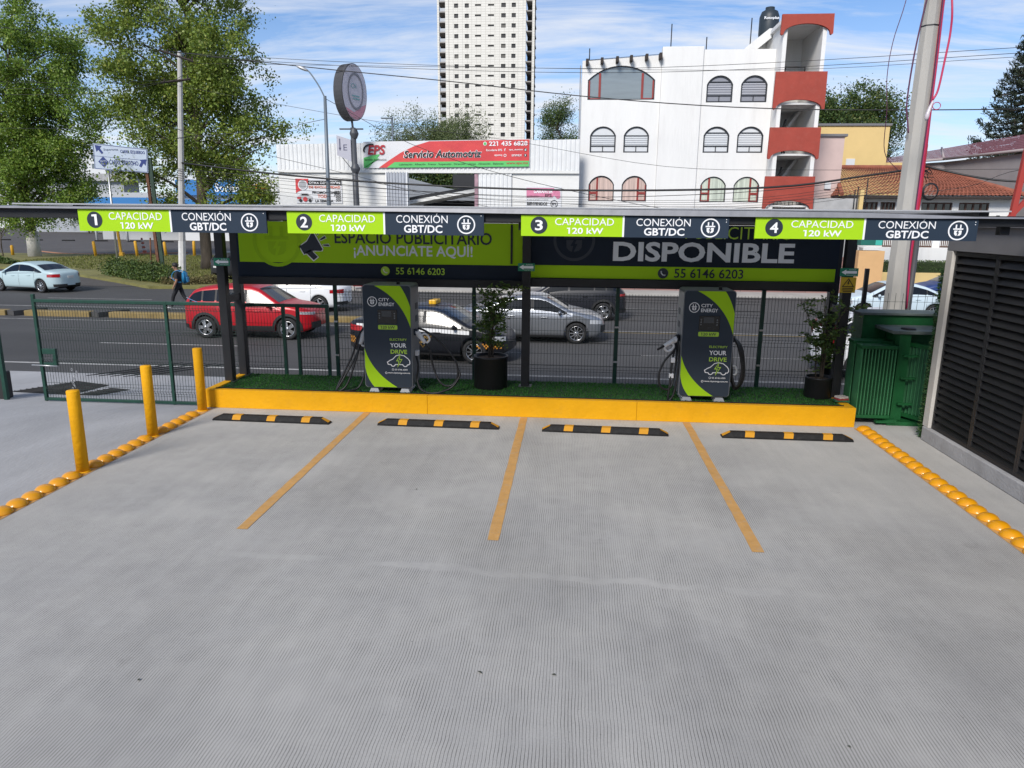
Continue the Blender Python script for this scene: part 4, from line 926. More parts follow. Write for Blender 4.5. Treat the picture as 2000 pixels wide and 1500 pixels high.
    topstrip('windscreen', glass, *S['ws'], 1.03); topstrip('rear_window', glass, *S['rw'], 1.0)
    for sx in S['seams']: strip('door_seam', m_trim, sx-.006, sx+.006, lambda x: .32, lambda x: be(x)-.01, off=.0025, nx=1)
    strip('headlight', m_head, S['head'][0], S['head'][1], lambda x: S['head'][2]+.05*(2.2-x), lambda x: S['head'][3]+.04*(2.2-x)); strip('taillight', m_tail, S['tail'][0], S['tail'][1], lambda x: S['tail'][2], lambda x: S['tail'][3]-.05*max(0, x-S['tail'][0]))
    strip('front_grille', m_trim, L/2-.16, L/2-.008, lambda x: .36, lambda x: .56, nx=10); strip('rear_bumper_trim', m_trim, -L/2+.006, -L/2+.30, lambda x: .30, lambda x: .43, nx=10)
    if S['clad']:
        for c in (fx, rx):
            for s in (1, -1):
                g = MB(); rows = []
                for a in np.linspace(-.15, PI+.15, 20):
                    row = []
                    for q in (Ra-.005, Ra+.05, Ra+.075):
                        x, z = c+q*math.cos(a), max(zb0+.02, r+q*math.sin(a)); row.append((x, s*(hw(x, z)+.014), z))
                    rows.append(row)
                g.grid(rows); g.build('wheel_arch_trim', m_trim, t)
        strip('sill_cladding', m_trim, rx+Ra, fx-Ra, lambda x: zb0+.01, lambda x: zb0+.17, off=.012)
    else: strip('sill', m_trim, rx+Ra, fx-Ra, lambda x: zb0+.0, lambda x: zb0+.05, off=.006)
    for hx in (-.62, .38):
        for s in (1, -1):
            g = MB(); z = be(hx)-.12; y = s*(hw(hx, z)+.018); g.bbox(hx-.1, hx+.1, min(y-.012, y+.012), max(y-.012, y+.012), z-.012, z+.016, .006); g.build('door_handle', pm if 'h' not in skip else m_trim, t)
    for s in (1, -1):
        g = MB(); mx_ = S['win'][-1][1]-.16; y = hw(mx_, be(mx_))+.10; g.lathe([(0, -.09), (.045, -.08), (.065, -.02), (.06, .05), (0, .075)], 14, axis='y'); g.v = [(v[0]*.8+mx_, s*(v[1]+y), v[2]+be(mx_)+.06) for v in g.v]; g.build('wing_mirror', pm if 'm' not in skip else m_trim, t)
    g = MB(); g.bbox(-L/2-.012, -L/2+.03, -.16, .16, .70 if not S['clad'] else .72, .82, .005); g.build('number_plate', m_plate, t)
    a, b, c_ = wheel_meshes(r, style)
    for x in (fx, rx):
        for s in (1, -1):
            o = link(bpy.data.objects.new('wheel', a), t); o.location = (x, s*(W_/2-.115), r)
            if s < 0: o.rotation_euler = (0, 0, PI)
            link(bpy.data.objects.new('rim_barrel', b), o); link(bpy.data.objects.new('rim', c_), o)
    return t, dict(zt=zt, hw=hw, be=be, strip=strip, L=L)
car('blue_sedan', 'pale blue sedan driving left beside the grass island', SED, (-26.9, 34.3, RZ), rad(168), paint('paleblue', (.42, .54, .57)), 1)
t_, K = car('red_suv', 'red compact SUV with black wheel arches beyond the gate', SUVP, (-10.02, 22.2, RZ), rad(0), paint('red', (.40, .008, .016), .1, .35), 2)
K['strip']('chrome_accent', m_chrome, -1.95, -1.25, lambda x: K['be'](x)+.0+.25*max(0, -1.35-x), lambda x: K['be'](x)+.018+.25*max(0, -1.35-x), off=.012, nz=1)
car('white_sedan', 'white sedan driving left behind the red SUV', SED, (-11.35, 28.9, RZ), rad(180), paint('white', (.72, .73, .74)), 0)
car('silver_sedan', 'silver grey sedan driving right beside the centre post', SED, (-1.2, 22.7, RZ), rad(0), paint('silver', (.34, .36, .39), .75, .28), 1)
car('dark_suv', 'black SUV driving left behind the silver sedan', SUVP, (-.1, 28.0, RZ), rad(180), paint('black', (.012, .013, .018)), 2)
car('white_suv', 'white SUV driving right behind the small potted plant', dict(SUVP, tail=(-2.13, -1.95, .80, 1.32)), (8.25, 18.3, RZ), rad(2), paint('white', (.72, .73, .74)), 0)
car('white_hatchback', 'bluish white car driving left behind the concrete pole', SED, (12.7, 29.8, RZ), rad(180), paint('iceblue', (.52, .62, .68)), 1)
car('dark_blue_car', 'dark blue car by the yellow kerb, right of the concrete pole', SED, (18.2, 35.6, RZ), rad(180), paint('navy', (.02, .045, .16)), 0)
car('parked_dark_car', 'dark car parked beyond the paired posts on the left', SUVP, (-19.6, 42.5, RZ+.1), rad(60), paint('charcoal', (.03, .03, .033)), 0)
t_, K = car('taxi', 'black and white taxi with a yellow roof box behind the left charger', SED, (-3.75, 19.3, RZ), rad(-7), paint('taxiblack', (.008, .009, .013)), 1, roof=paint('taxiblue', (.015, .025, .05)))
K['strip']('white_stripe', paint('white', (.72, .73, .74)), -1.9, 1.25, lambda x: K['be'](x)-.12, lambda x: K['be'](x)-.02, off=.004, nx=24)
m_gold = mat('gold_print', (.5, .3, .06), .5)
tri = MB(); y = -(K['hw'](.0, .6)+.006)
for a, b_ in (((-.25, .74), (.25, .74)), ((.25, .74), (0, .40)), ((0, .40), (-.25, .74))): tri.tube([(a[0], y, a[1]), (b_[0], y, b_[1])], .008, 4)
tri.build('taxi_triangle', m_gold, t_)
F = Flat().text('84', -.06, .06, .52, .60, .01); F.text('TAXI', -.14, .14, .64, .70, .01); F.build('taxi_number', m_gold, t_, y-.004)
ck = MB()
for i in range(16):
    for j in range(3):
        if (i+j) % 2:
            x = 1.45+.045*i; z = .42+.045*j
            if x > 2.14: continue
            for s in (1, -1): ck.add([(xx, s*(K['hw'](xx, zz_)+.006), zz_) for xx, zz_ in ((x, z), (x+.045, z), (x+.045, z+.045), (x, z+.045))], [(0, 1, 2, 3)])
for i in range(6):
    for j in range(6):
        if (i+j) % 2:
            x = -2.2+.045*i; z = .34+.045*j
            for s in (1, -1): ck.add([(xx, s*(K['hw'](xx, zz_)+.006), zz_) for xx, zz_ in ((x, z), (x+.045, z), (x+.045, z+.045), (x, z+.045))], [(0, 1, 2, 3)])
ck.build('checker_print', mat('orange_print', (.55, .24, .03), .5), t_)
mb = MB(); mb.bbox(-.05, .15, -.22, .22, 1.455, 1.57, .02); mb.build('roof_box', mat('taxi_box', (.75, .42, .02), .4), t_)

# ------------------------------------------------------------------ pedestrian
def person(loc, rz):
    P = {'pelvis': (0, 0, .93), 'waist': (0, 0, 1.10), 'chest': (.03, 0, 1.30), 'neckb': (.04, 0, 1.46), 'neck': (.075, 0, 1.53), 'head': (.115, 0, 1.62), 'crown': (.10, 0, 1.70)}
    sk = []  # verts, edges, radii
    V = []; E = []; Rr = []
    def v(p, r): V.append(p); Rr.append(r if isinstance(r, tuple) else (r, r)); return len(V)-1
    pel = v((0, 0, .93), (.15, .19)); wa = v((0, 0, 1.10), (.15, .175)); chs = v((.02, 0, 1.32), (.15, .185)); nb = v((.03, 0, 1.45), (.085, .10)); nk = v((.06, 0, 1.52), .058); hd = v((.11, 0, 1.60), .09); cr = v((.10, 0, 1.68), .085)
    E += [(pel, wa), (wa, chs), (chs, nb), (nb, nk), (nk, hd), (hd, cr)]
    for s, hip in ((1, (.26, .0)), (-1, (-.22, .0))):
        # striding legs
        f = 1 if s > 0 else -1
        a = v((.02, s*.10, .88), .10); k_ = v((.16*f+.06, s*.10, .50), .072); an = v((.30 if f > 0 else -.36, s*.09, .12 if f > 0 else .17), .048); to = v((.30+.19 if f > 0 else -.36+.13, s*.10, .05 if f > 0 else .045), .04)
        E += [(pel, a), (a, k_), (k_, an), (an, to)]
        sh = v((.01, s*.20, 1.40), .072)
        if s > 0: el = v((-.02, .25, 1.12), .05); wr = v((.10, .26, .90), .036)      # near arm hanging
        else: el = v((.05, -.24, 1.13), .05); wr = v((.26, -.13, 1.17), .036)       # far arm holding the phone
        E += [(chs, sh), (sh, el), (el, wr)]
        h = v((wr and V[wr][0]+(.03 if s > 0 else .06), V[wr][1], V[wr][2]+(-.06 if s > 0 else .015)), .034); E.append((wr, h))
        for q in range(4):
            fb = v((V[h][0]+(.02 if s > 0 else .035), V[h][1]+.018*(q-1.5), V[h][2]-(.04 if s > 0 else -.005)), .0095); ft_ = v((V[fb][0]+(.0 if s > 0 else .03), V[fb][1], V[fb][2]-(.04 if s > 0 else -.02)), .008); E += [(h, fb), (fb, ft_)]
        tb_ = v((V[h][0]+.035, V[h][1]-.02*s, V[h][2]), .01); E.append((h, tb_))
    me = bpy.data.meshes.new('person'); me.from_pydata(V, E, []); o = bpy.data.objects.new('person', me); link(o)
    m = o.modifiers.new('skin', 'SKIN'); m.branch_smoothing = .4
    for i, d in enumerate(me.skin_vertices[0].data): d.radius = Rr[i]; d.use_root = (i == 0)
    s_ = o.modifiers.new('sub', 'SUBSURF'); s_.levels = 2; s_.render_levels = 2
    m2 = bpy.data.meshes.new_from_object(o.evaluated_get(bpy.context.evaluated_depsgraph_get())); o.modifiers.clear(); o.data = m2; bpy.data.meshes.remove(me)
    m2.materials.clear()
    for mm in (mat('skin', (.30, .16, .10), .55), mat('black_shirt', (.016, .017, .022), .85, var=.2, vscale=9), mat('black_trousers', (.012, .013, .016), .85, var=.2, vscale=9), mat('white_trainer', (.6, .6, .6), .6)): m2.materials.append(mm)
    for p in m2.polygons:
        p.use_smooth = True; c = p.center
        if c.z < .10: i = 3
        elif c.z < .95 and abs(c.y) < .215: i = 2
        elif abs(c.y) > .19 and c.z < 1.19 or (c.x > .12 and c.z < 1.3): i = 0
        elif c.z < 1.475: i = 1
        else: i = 0
        p.material_index = i
    o.location = loc; o.rotation_euler = (0, 0, rz)
    tag(o, 'person in black shirt and trousers walking left while looking at a phone', 'person')
    h = MB(); bm = bmesh.new(); bmesh.ops.create_icosphere(bm, subdivisions=3, radius=1)
    for w in bm.verts:
        k = 1+.05*math.sin(w.co.x*17+w.co.z*11)*math.cos(w.co.y*13); w.co = Vector((w.co.x*.112*k+.085, w.co.y*.098*k, w.co.z*.10*k+1.695))
    for fc in [f_ for f_ in bm.faces if f_.calc_center_median().x > .135 and f_.calc_center_median().z < 1.70 or f_.calc_center_median().z < 1.60]: bm.faces.remove(fc)
    h.bm(bm, True); h.build('hair', mat('black_hair', (.012, .010, .010), .6), o)
    fa = MB(); fa.tube([(.20, 0, 1.625), (.222, 0, 1.60), (.21, 0, 1.592)], [.008, .013, .01], 6); fa.build('nose', MATS['skin'], o)
    for s in (1, -1):
        e_ = MB(); e_.lathe([(0, -.007), (.008, -.003), (.008, .003), (0, .007)], 8, c=(.195, s*.034, 1.635)); e_.build('eye', m_blk, o); e_ = MB(); e_.lathe([(0, -.03), (.015, -.015), (.017, .012), (0, .03)], 8, c=(.10, s*.096, 1.615)); e_.build('ear', MATS['skin'], o)
    mo = MB(); mo.bbox(.186, .197, -.025, .025, 1.565, 1.573, .002); mo.build('mouth', mat('lips', (.22, .08, .06), .5), o)
    bp = thing('backpack', 'bright blue backpack worn by the pedestrian', 'backpack', loc, rz); bpm = mat('blue_nylon', (.012, .16, .33), .6, var=.2, vscale=12)
    bm = bmesh.new(); bmesh.ops.create_cube(bm, size=1)
    for w in bm.verts: w.co = Vector((-.245+w.co.x*(.19 if w.co.z < 0 else .13), w.co.y*.30, 1.24+w.co.z*.46))
    bmesh.ops.bevel(bm, geom=bm.edges[:], offset=.05, segments=3, affect='EDGES'); q = MB().bm(bm, True); q.build('bag', bpm, bp)
    q = MB(); q.bbox(-.375, -.32, -.10, .10, 1.05, 1.25, .02); q.build('pocket', bpm, bp)
    for s in (1, -1):
        q = MB(); q.tube(spline([(-.17, s*.11, 1.44), (-.02, s*.125, 1.49), (.14, s*.13, 1.40), (.18, s*.15, 1.22), (.0, s*.20, 1.08), (-.16, s*.14, 1.05)], 5), .018, 6); q.build('strap', bpm, bp)
    ph = MB(); ph.obox((.395, -.13, 1.215), .075, .07, .012, Matrix.Rotation(rad(-35), 3, 'Y')); p_ = ph.build('phone', m_glassd); p_.location = loc; p_.rotation_euler = (0, 0, rz); tag(p_, 'small dark phone held in front of the pedestrian', 'phone')
person((-15.1, 26.7, RZ+.19), rad(188))
# ------------------------------------------------------------------ buildings across the street
m_white = mat('white_stucco', (.74, .735, .72), .9, var=.05, vscale=1.2, bump=.55, bscale=9, dirt=.36, dirtcol=(.50, .48, .45), dscale=1.5, stretch=(1, 1, .16)); m_redw = mat('terracotta_paint', (.33, .055, .037), .85, var=.12, vscale=2, bump=.3, bscale=12, dirt=.15, dirtcol=(.45, .2, .16), dscale=3)
m_frb = mat('black_frame', (.02, .022, .026), .4); m_frr = mat('red_wood', (.25, .030, .025), .6, var=.15, vscale=4); m_pane = mat('window_glass', (.10, .125, .14), .05, spec=.8, coat=1); m_blind = mat('white_blind', (.62, .64, .66), .6); m_blind2 = mat('grey_blind', (.24, .25, .29), .6); m_bline = mat('blind_line', (.44, .46, .49), .6); m_curtp = mat('pink_curtain', (.55, .42, .37), .8, var=.45, vscale=2.5, stretch=(4, 1, .15)); m_curtg = mat('green_curtain', (.50, .55, .47), .8, var=.4, vscale=2.5, stretch=(4, 1, .15)); m_wood = mat('dark_wood', (.035, .026, .022), .8, var=.2, vscale=6)
def wall_holes(outer, holes, y, depth):
    """front face at y with openings, reveals going back"""
    loops = [outer]+holes; mb = MB(); flat = [p for lp in loops for p in lp]
    tris = tessellate_polygon([[Vector((u, v, 0)) for u, v in lp] for lp in loops]); mb.add([(u, y, v) for u, v in flat], tris)
    for lp in loops:
        n = len(lp); mb.add([(u, y, v) for u, v in lp]+[(u, y+depth, v) for u, v in lp], [(i, (i+1) % n, (i+1) % n+n, i+n) for i in range(n)])
    return mb
def arch(x0, x1, z0, zs, za, n=12):
    """window outline with a segmental arch: spring zs, apex za"""
    w = (x1-x0)/2; h = za-zs; R_ = (w*w+h*h)/(2*h); cz = za-R_; a = math.asin(min(1, w/R_)); cx = (x0+x1)/2
    return [(x0, z0), (x1, z0)]+[(cx+R_*math.sin(a-2*a*k/n), cz+R_*math.cos(a-2*a*k/n)) for k in range(n+1)]
def inset(poly, d):
    c = (sum(p[0] for p in poly)/len(poly), sum(p[1] for p in poly)/len(poly)); n = len(poly); o = []
    for i in range(n):
        a, b, e = Vector(poly[i-1]), Vector(poly[i]), Vector(poly[(i+1) % n]); d1 = (b-a).normalized(); d2 = (e-b).normalized(); nn = Vector((-d1.y, d1.x))+Vector((-d2.y, d2.x)); nn.normalize(); k = 1/max(.4, nn.dot(Vector((-d1.y, d1.x)))); o.append(tuple(b+nn*d*k))
    return o
def window(parent, outl, y, fm, fw_, bars, back, barm=None, oy=0):
    """frame following the outline, bars [(x0,x1,z0,z1)], glass and something behind it"""
    ins = inset(outl, fw_); n = len(outl); mb = MB()
    for a, b, s in ((outl, ins, 0), ):
        V_ = [(u, y, v) for u, v in a]+[(u, y, v) for u, v in b]+[(u, y+.07, v) for u, v in a]+[(u, y+.07, v) for u, v in b]
        f_ = []
        for i in range(n):
            j = (i+1) % n; f_ += [(i, j, j+n, i+n), (i+n, j+n, j+3*n, i+3*n), (i, i+2*n, j+2*n, j)]
        mb.add(V_, f_)
    w = mb.build('window', fm, parent)
    for b in bars:
        q = MB(); q.bbox(b[0], b[1], y+.008, y+.06, b[2], b[3], .004); q.build('glazing_bar', barm or fm, w)
    q = Flat().poly(ins); q.build('pane', m_pane if back is None else back, w, y+.05)
    return w
A = thing('white_apartment_building', 'white stucco four storey apartment building with arched windows and red balconies', 'building', (5.5, 42, -.68))
A.location = (0, 0, 0)
WY = 42.0
RW = [(.78, 2.20), (2.63, 4.01)]; RW2 = [(6.95, 8.34), (8.76, 10.15)]
hl = [arch(a, b, 6.70, 7.60, 8.08) for a, b in RW]+[arch(a, b, 4.08, 4.98, 5.47) for a, b in RW]+[arch(.57, 4.19, 9.45, 10.46, 11.19, 20)]
hr = [arch(a, b, z, z+.9, z+1.37) for z in (4.08, 6.70, 9.30) for a, b in RW2]
wall_holes([(.26, -.7), (4.49, -.7), (4.49, 11.72), (.26, 11.45)], hl, WY, .14).build('front_wall', m_white, A)
wall_holes([(6.69, -.7), (10.45, -.7), (10.45, 11.96), (6.69, 11.96)], hr, WY, .14).build('front_wall', m_white, A)
mb = MB(); mb.bbox(4.50, 6.68, WY-.12, WY+.4, -.7, 12.10, .03); mb.build('front_wall', m_white, A)
mb = MB(); mb.box(.27, 10.44, WY+.16, WY+11, -.7, 11.40); mb.build('inner_block', mat('dim_interior', (.16, .155, .15), .9), A)
mb = MB(); mb.box(.25, .40, WY+.002, WY+11, -.7, 11.44); mb.build('side_wall', m_white, A); mb = MB(); mb.box(.4, 10.4, WY+.2, WY+11, 11.402, 11.46); mb.build('roof_slab', m_white, A)
for (a, b), blm in zip(RW, (m_blind, m_blind)):
    w = window(A, arch(a, b, 6.70, 7.60, 8.08), WY+.06, m_frb, .07, [(a+.05, b-.05, 7.03, 7.085), ((a+b)/2-.02, (a+b)/2+.02, 6.75, 7.03), (a+.05, b-.05, 7.58, 7.62)], blm)
    q = MB()
    for k in range(4): q.box(a+.07, b-.07, WY+.085, WY+.10, 7.14+.11*k, 7.155+.11*k)
    q.build('blind_slat', m_bline, w)
for z, bl in ((6.70, m_blind), (9.30, m_blind2)):
    for a, b in RW2:
        w = window(A, arch(a, b, z, z+.9, z+1.37), WY+.06, m_frb, .075, [(a+.05, b-.05, z+.33, z+.385), ((a+b)/2-.02, (a+b)/2+.02, z+.05, z+.33), (a+.05, b-.05, z+1.02, z+1.07)], bl)
        q = MB()
        for k in range(5): q.box(a+.07, b-.07, WY+.085, WY+.10, z+.44+.12*k, z+.46+.12*k if bl is m_blind else z+.49+.12*k)
        q.build('blind_slat', m_bline if bl is m_blind else mat('pale_blind', (.42, .43, .47), .6), w)
for i, ((a, b), cm) in enumerate(((RW[0], m_curtp), (RW[1], m_curtp), (RW2[0], m_curtg), (RW2[1], m_curtg))):
    left = i in (0, 2); xm = a+.48 if left else b-.48; z = 4.08
    bars = [(xm-.05, xm+.05, z+.04, z+1.28), ((a+.04, xm-.05, z+.40, z+.52) if left else (xm+.05, b-.04, z+.40, z+.52)), ((a+.04, xm-.05, z+.02, z+.09) if left else (xm+.05, b-.04, z+.02, z+.09))]
    w = window(A, arch(a, b, z, z+.9, z+1.38), WY+.06, m_frb, .05, bars, cm, m_frr)
    q = MB(); q.bbox((a+.03 if left else b-.1), (a+.1 if left else b-.03), WY+.07, WY+.115, z+.04, z+.9, .004); q.build('jamb', m_frr, w)
w = window(A, arch(.57, 4.19, 9.45, 10.46, 11.19, 20), WY+.05, m_frb, .05, [(1.16, 1.28, 9.5, 10.82), (3.46, 3.58, 9.5, 10.82), (.60, .70, 9.5, 10.45), (4.06, 4.16, 9.5, 10.45), (.62, 1.16, 9.48, 9.55), (3.58, 4.14, 9.48, 9.55)], mat('sky_window', (.20, .235, .25), .06, spec=.9, coat=1, var=.12, vscale=1.5, stretch=(.4, 1, 2.5)), m_frr)
for x in (.5, 1.29, 2.1, 2.84, 3.65, 4.38): mb = MB(); mb.bbox(x-.075, x+.075, WY-.5, WY+.3, 11.18+.07*(x-.5), 11.46+.07*(x-.5), .01); mb.build('roof_beam', m_wood, A)
mb = MB(); mb.add([(.5, WY-.03, 11.46), (4.4, WY-.03, 11.73), (4.4, WY+.1, 11.78), (.5, WY+.1, 11.51)], [(0, 1, 2, 3)]); mb.build('parapet_trim', m_wood, A)
for x, z0, z1, y in ((5.1, 12, 13.6, 43.5), (6.95, 11.9, 12.8, 43), (9.6, 12, 14.1, 44.5), (.62, 11.4, 12.15, 42.4)): mb = MB(); mb.tube([(x, y, z0), (x, y, z1)], .03, 6); mb.build('antenna', m_steel, A)
mb = MB(); mb.tube([(.17, 41.96, 3), (.15, 41.96, 11.2)], .03, 6); mb.build('drain_pipe', mat('grey_pipe', (.25, .25, .26), .6), A)
# stair tower with red arched balconies
bt = MB(); bt.box(10.46, 10.66, 40.9, 44.5, -.7, 12.9); bt.box(12.42, 12.62, 40.9, 44.5, -.7, 12.9); bt.box(10.66, 12.42, 44.3, 44.5, -.7, 12.9); bt.box(10.3, 12.8, 40.95, 44.5, 12.902, 13.1)
for z in (3.9, 6.55, 9.1): bt.box(10.662, 12.418, 40.92, 44.298, z-.08, z+.02)
bt.build('stair_tower', m_white, A)
def redpanel(x0, x1, zt, zl, za, y0=40.74, y1=40.898):
    cx = (x0+x1)/2; p = [(x0, zt), (x0-.02, zl+.06), (x0+.05, zl), (x0+.12, zl+.04)]+[(cx+(x1-x0-.24)/2*math.sin(u), zl+.04+(za-zl-.04)*(math.cos(u)-0)**.9 if abs(u) < PI/2-.01 else zl+.04) for u in np.linspace(-PI/2*.98, PI/2*.98, 15)]+[(x1-.12, zl+.04), (x1-.05, zl), (x1+.02, zl+.06), (x1, zt)]
    mb = MB(); mb.prism(p, y0, y1); return mb.build('balcony_front', m_redw, A)
redpanel(10.30, 12.86, 13.33, 12.34, 12.88); redpanel(10.22, 12.80, 10.60, 8.74, 9.24); redpanel(10.16, 12.75, 7.87, 6.27, 6.72); redpanel(10.12, 12.70, 5.40, 3.66, 4.14)
mb = MB(); mb.box(10.16, 12.7, 40.76, 40.88, -.7, 2.4); mb.build('balcony_front', m_redw, A)
for z in (10.6, 7.88, 5.41):
    mb = MB()
    if z > 10: mb.tube([(10.9, 42, z-.2), (11.0, 42, z+.45), (12.0, 42, z+.45), (12.0, 42, z-.2)], .05, 6); mb.tube([(11.1, 42.3, z+.1), (11.9, 42.3, z+.12)], .14, 6)
    else: mb.tube([(10.75, 42, z-1.2), (11.25, 42, z+.55)], .05, 6); mb.tube([(11.2, 42, z-1.2), (10.75, 42, z+.9)], .045, 6); mb.tube([(11.35, 42, z-1.3), (10.9, 42, z+.2)], .045, 6)
    mb.build('stair_rail', m_steel, A)
mb = MB(); mb.add([(10.7, 43.2, 4.0), (12.4, 43.2, 6.4), (12.4, 44.2, 6.4), (10.7, 44.2, 4.0), (10.7, 43.2, 4.25), (12.4, 43.2, 6.65), (12.4, 44.2, 6.65), (10.7, 44.2, 4.25)], [(0, 1, 2, 3), (4, 7, 6, 5), (0, 4, 5, 1), (3, 2, 6, 7), (0, 3, 7, 4), (1, 5, 6, 2)]); st_ = mb.build('stair_flight', m_white, A); inst(st_, A, (0, 0, 2.6))
mb = MB(); mb.prism([(8.9, 11.95), (9.05, 12.25), (10.25, 13.2), (10.4, 13.2), (10.4, 12.75), (10.2, 12.6), (9.4, 11.95)], 43.0, 44.6); mb.build('stair_roof', m_white, A)
for i in range(8):
    for j in range(5): pass
mb = MB()
for i in range(9): mb.tube([(10.72+.2*i, 41.0, 2.4), (10.72+.2*i, 41.0, 4.1)], .015, 4)
for j in range(7): mb.tube([(10.7, 41.0, 2.5+.24*j), (12.4, 41.0, 2.5+.24*j)], .012, 4)
mb.build('window_grille', m_wood, A)
t = thing('water_tank', 'dark rooftop water tank with white lettering above the white building', 'water tank', (10.66, 45, 12.9))
mb = MB(); mb.lathe([(.52, 0), (.54, .15), (.5, .3), (.54, .45), (.54, 1.35), (.44, 1.62), (.25, 1.72), (.25, 1.85), (.0, 1.87)], 20); mb.build('tank', mat('tank_blue_black', (.02, .03, .04), .5), t)
F = Flat().text('Rotoplas', -.40, .40, 1.08, 1.26, .015); F.build('lettering', m_wv, t, -.56)
mb = MB(); mb.box(-.7, .7, -.6, .6, -1.4, -.002); mb.build('stand', m_white, t)

# auto workshop
m_corr = mat('white_corrugated', (.70, .71, .71), .6, var=.06, vscale=1.5, dirt=.2, dirtcol=(.5, .48, .45), dscale=1.2); m_shop = mat('white_block_wall', (.72, .72, .70), .85, var=.05, vscale=1, bump=.2, bscale=8, dirt=.2, dirtcol=(.52, .5, .46), dscale=.8)
S = thing('auto_workshop', 'white auto workshop with corrugated fascia and open gateway', 'building', (0, 0, 0))
SY = 41.0
def corr(x0, x1, z0, z1, y, pitch, amp, m, parent, name, zr=None):
    mb = MB(); n = int((x1-x0)/pitch); pr = []
    for i in range(n):
        a = x0+(x1-x0)*i/n; w = (x1-x0)/n
        pr += [(a, y), (a+w*.4, y), (a+w*.5, y-amp), (a+w*.9, y-amp)]
    pr.append((x1, y)); zf = zr or (lambda x: z1)
    mb.grid([[(x, yy, z0) for x, yy in pr], [(x, yy, zf(x)) for x, yy in pr]], False); return mb.build(name, m, parent, fix=False)
corr(-16.7, .24, 5.66, 7.1, SY-.1, .24, .035, m_corr, S, 'corrugated_fascia', lambda x: 7.0+.017*(x+16.7))
wall_holes([(-16.7, -.7), (.24, -.7), (.24, 5.88), (-16.7, 5.56)], [[(-9.26, -.69), (-5.53, -.69), (-5.53, 5.60), (-9.26, 5.58)]], SY, .2).build('front_wall', m_shop, S)
mb = MB(); mb.bbox(-16.7, .24, SY-.14, SY+.02, 5.50, 5.655, .01); mb.build('lintel', m_shop, S)
mb = MB(); mb.box(-16.7, -16.5, SY+.01, SY+16, -.7, 6.9); mb.build('side_wall', m_shop, S)
corr(-10.46, -9.28, 2.2, 5.56, SY-.12, .16, .05, mat('galvanised_sheet', (.40, .42, .46), .45, .5, var=.12, vscale=3), S, 'sliding_door'); corr(-5.3, -3.45, 2.2, 5.62, SY-.06, .22, .04, m_corr, S, 'side_door')
mb = MB(); mb.box(-5.52, -5.32, SY-.08, SY-.002, 2, 5.6); mb.build('door_jamb', mat('blotchy_pink', (.35, .22, .26), .8, var=.5, vscale=3), S)
mb = MB(); mb.prism([(-11.9, 5.9), (-11.9, 2), (-6.0, 2), (-6.0, 4.7), (-8.6, 5.05)], SY+8, SY+8.2); mb.build('yard_wall', mat('yard_grey', (.25, .27, .30), .9, var=.1, vscale=1), S)
mb = MB(); mb.add([(-10, SY+1.0, 3.95), (-5, SY+1.0, 4.85), (-5, SY+7, 5.0), (-10, SY+7, 4.1), (-10, SY+1.0, 3.75), (-5, SY+1.0, 4.65), (-5, SY+7, 4.8), (-10, SY+7, 3.9)], [(0, 1, 2, 3), (4, 7, 6, 5), (0, 4, 5, 1), (1, 5, 6, 2), (2, 6, 7, 3), (3, 7, 4, 0)]); mb.build('shed_roof', m_shop, S)
mb = MB(); mb.add([(-10, SY+.98, 3.95), (-5, SY+.98, 4.85), (-5, SY+.98, 5.0), (-10, SY+.98, 4.12)], [(0, 1, 2, 3)]); mb.build('shed_gutter', m_steel, S)
mb = MB(); mb.box(-9.9, -5.1, SY+7.2, SY+7.4, -.7, 4.2); mb.build('shed_back', mat('shed_dark', (.02, .02, .02), .9), S)
mb = MB(); mb.box(-8.0, -5.9, SY+7.6, SY+7.7, 5.0, 5.9); mb.build('rear_eave', m_steel, S)
mb = MB(); mb.bbox(-10.5, -10.44, SY-.2, SY-.12, 2.2, 5.56, .004); mb.bbox(-9.32, -9.27, SY-.2, SY-.12, 2.2, 5.56, .004); mb.build('door_frame', m_wv, S)
# printed banners on the workshop
mR = mat('banner_red', (.58, .045, .05), .55, var=.18, vscale=1.1, dirt=.25, dirtcol=(.75, .22, .06), dscale=.7); mG = mat('banner_green', (.10, .50, .13), .55); mWb = mat('banner_white', (.66, .67, .69), .55, var=.04, vscale=1); mDR = mat('print_dark_red', (.40, .02, .03), .5); mBK = mat('print_black', (.01, .01, .01)); mOR = mat('print_orange', (.62, .14, .06), .5)
bn = thing('workshop_banner', 'long red white and green banner reading Servicio Automotriz', 'banner', (-11.7, SY-.2, 5.74))
F0 = lambda: Flat()
def skew(F, k=.012, x0=0): return F.bend(lambda u, v: (u, v+k*(u-x0)))
mb = MB(); mb.add([(0, 0, 0), (9.22, 0, .10), (9.22, 0, 1.55), (0, 0, 1.40), (0, .04, 0), (9.22, .04, .10), (9.22, .04, 1.55), (0, .04, 1.40)], [(0, 1, 2, 3), (4, 7, 6, 5), (0, 4, 5, 1), (1, 5, 6, 2), (2, 6, 7, 3), (3, 7, 4, 0)]); mb.build('white_ground', mWb, bn)
sk = lambda F: F.bend(lambda u, v: (u, v*(1.40+.005*u)/1.40+.0108*u))
F = F0(); F.poly([(.85, .02), (1.35, .35), (2.1, .80), (2.9, 1.15), (3.7, 1.37), (9.2, 1.38), (9.2, .30), (1.75, .30), (1.45, .02)]); sk(F).build('red_field', mR, bn, -.02)
F = F0(); F.poly([(1.3, .02), (1.75, .31), (9.2, .31), (9.2, .02)]); sk(F).build('green_band', mG, bn, -.035)
F = F0(); F.poly([(.0, .02), (.0, .55), (.5, .68), (.95, .74), (.7, .45), (.25, .02)]); F.poly([(.02, .02), (.06, .02), (.9, .5), (.8, .52)]); sk(F).build('green_flash', mG, bn, -.02)
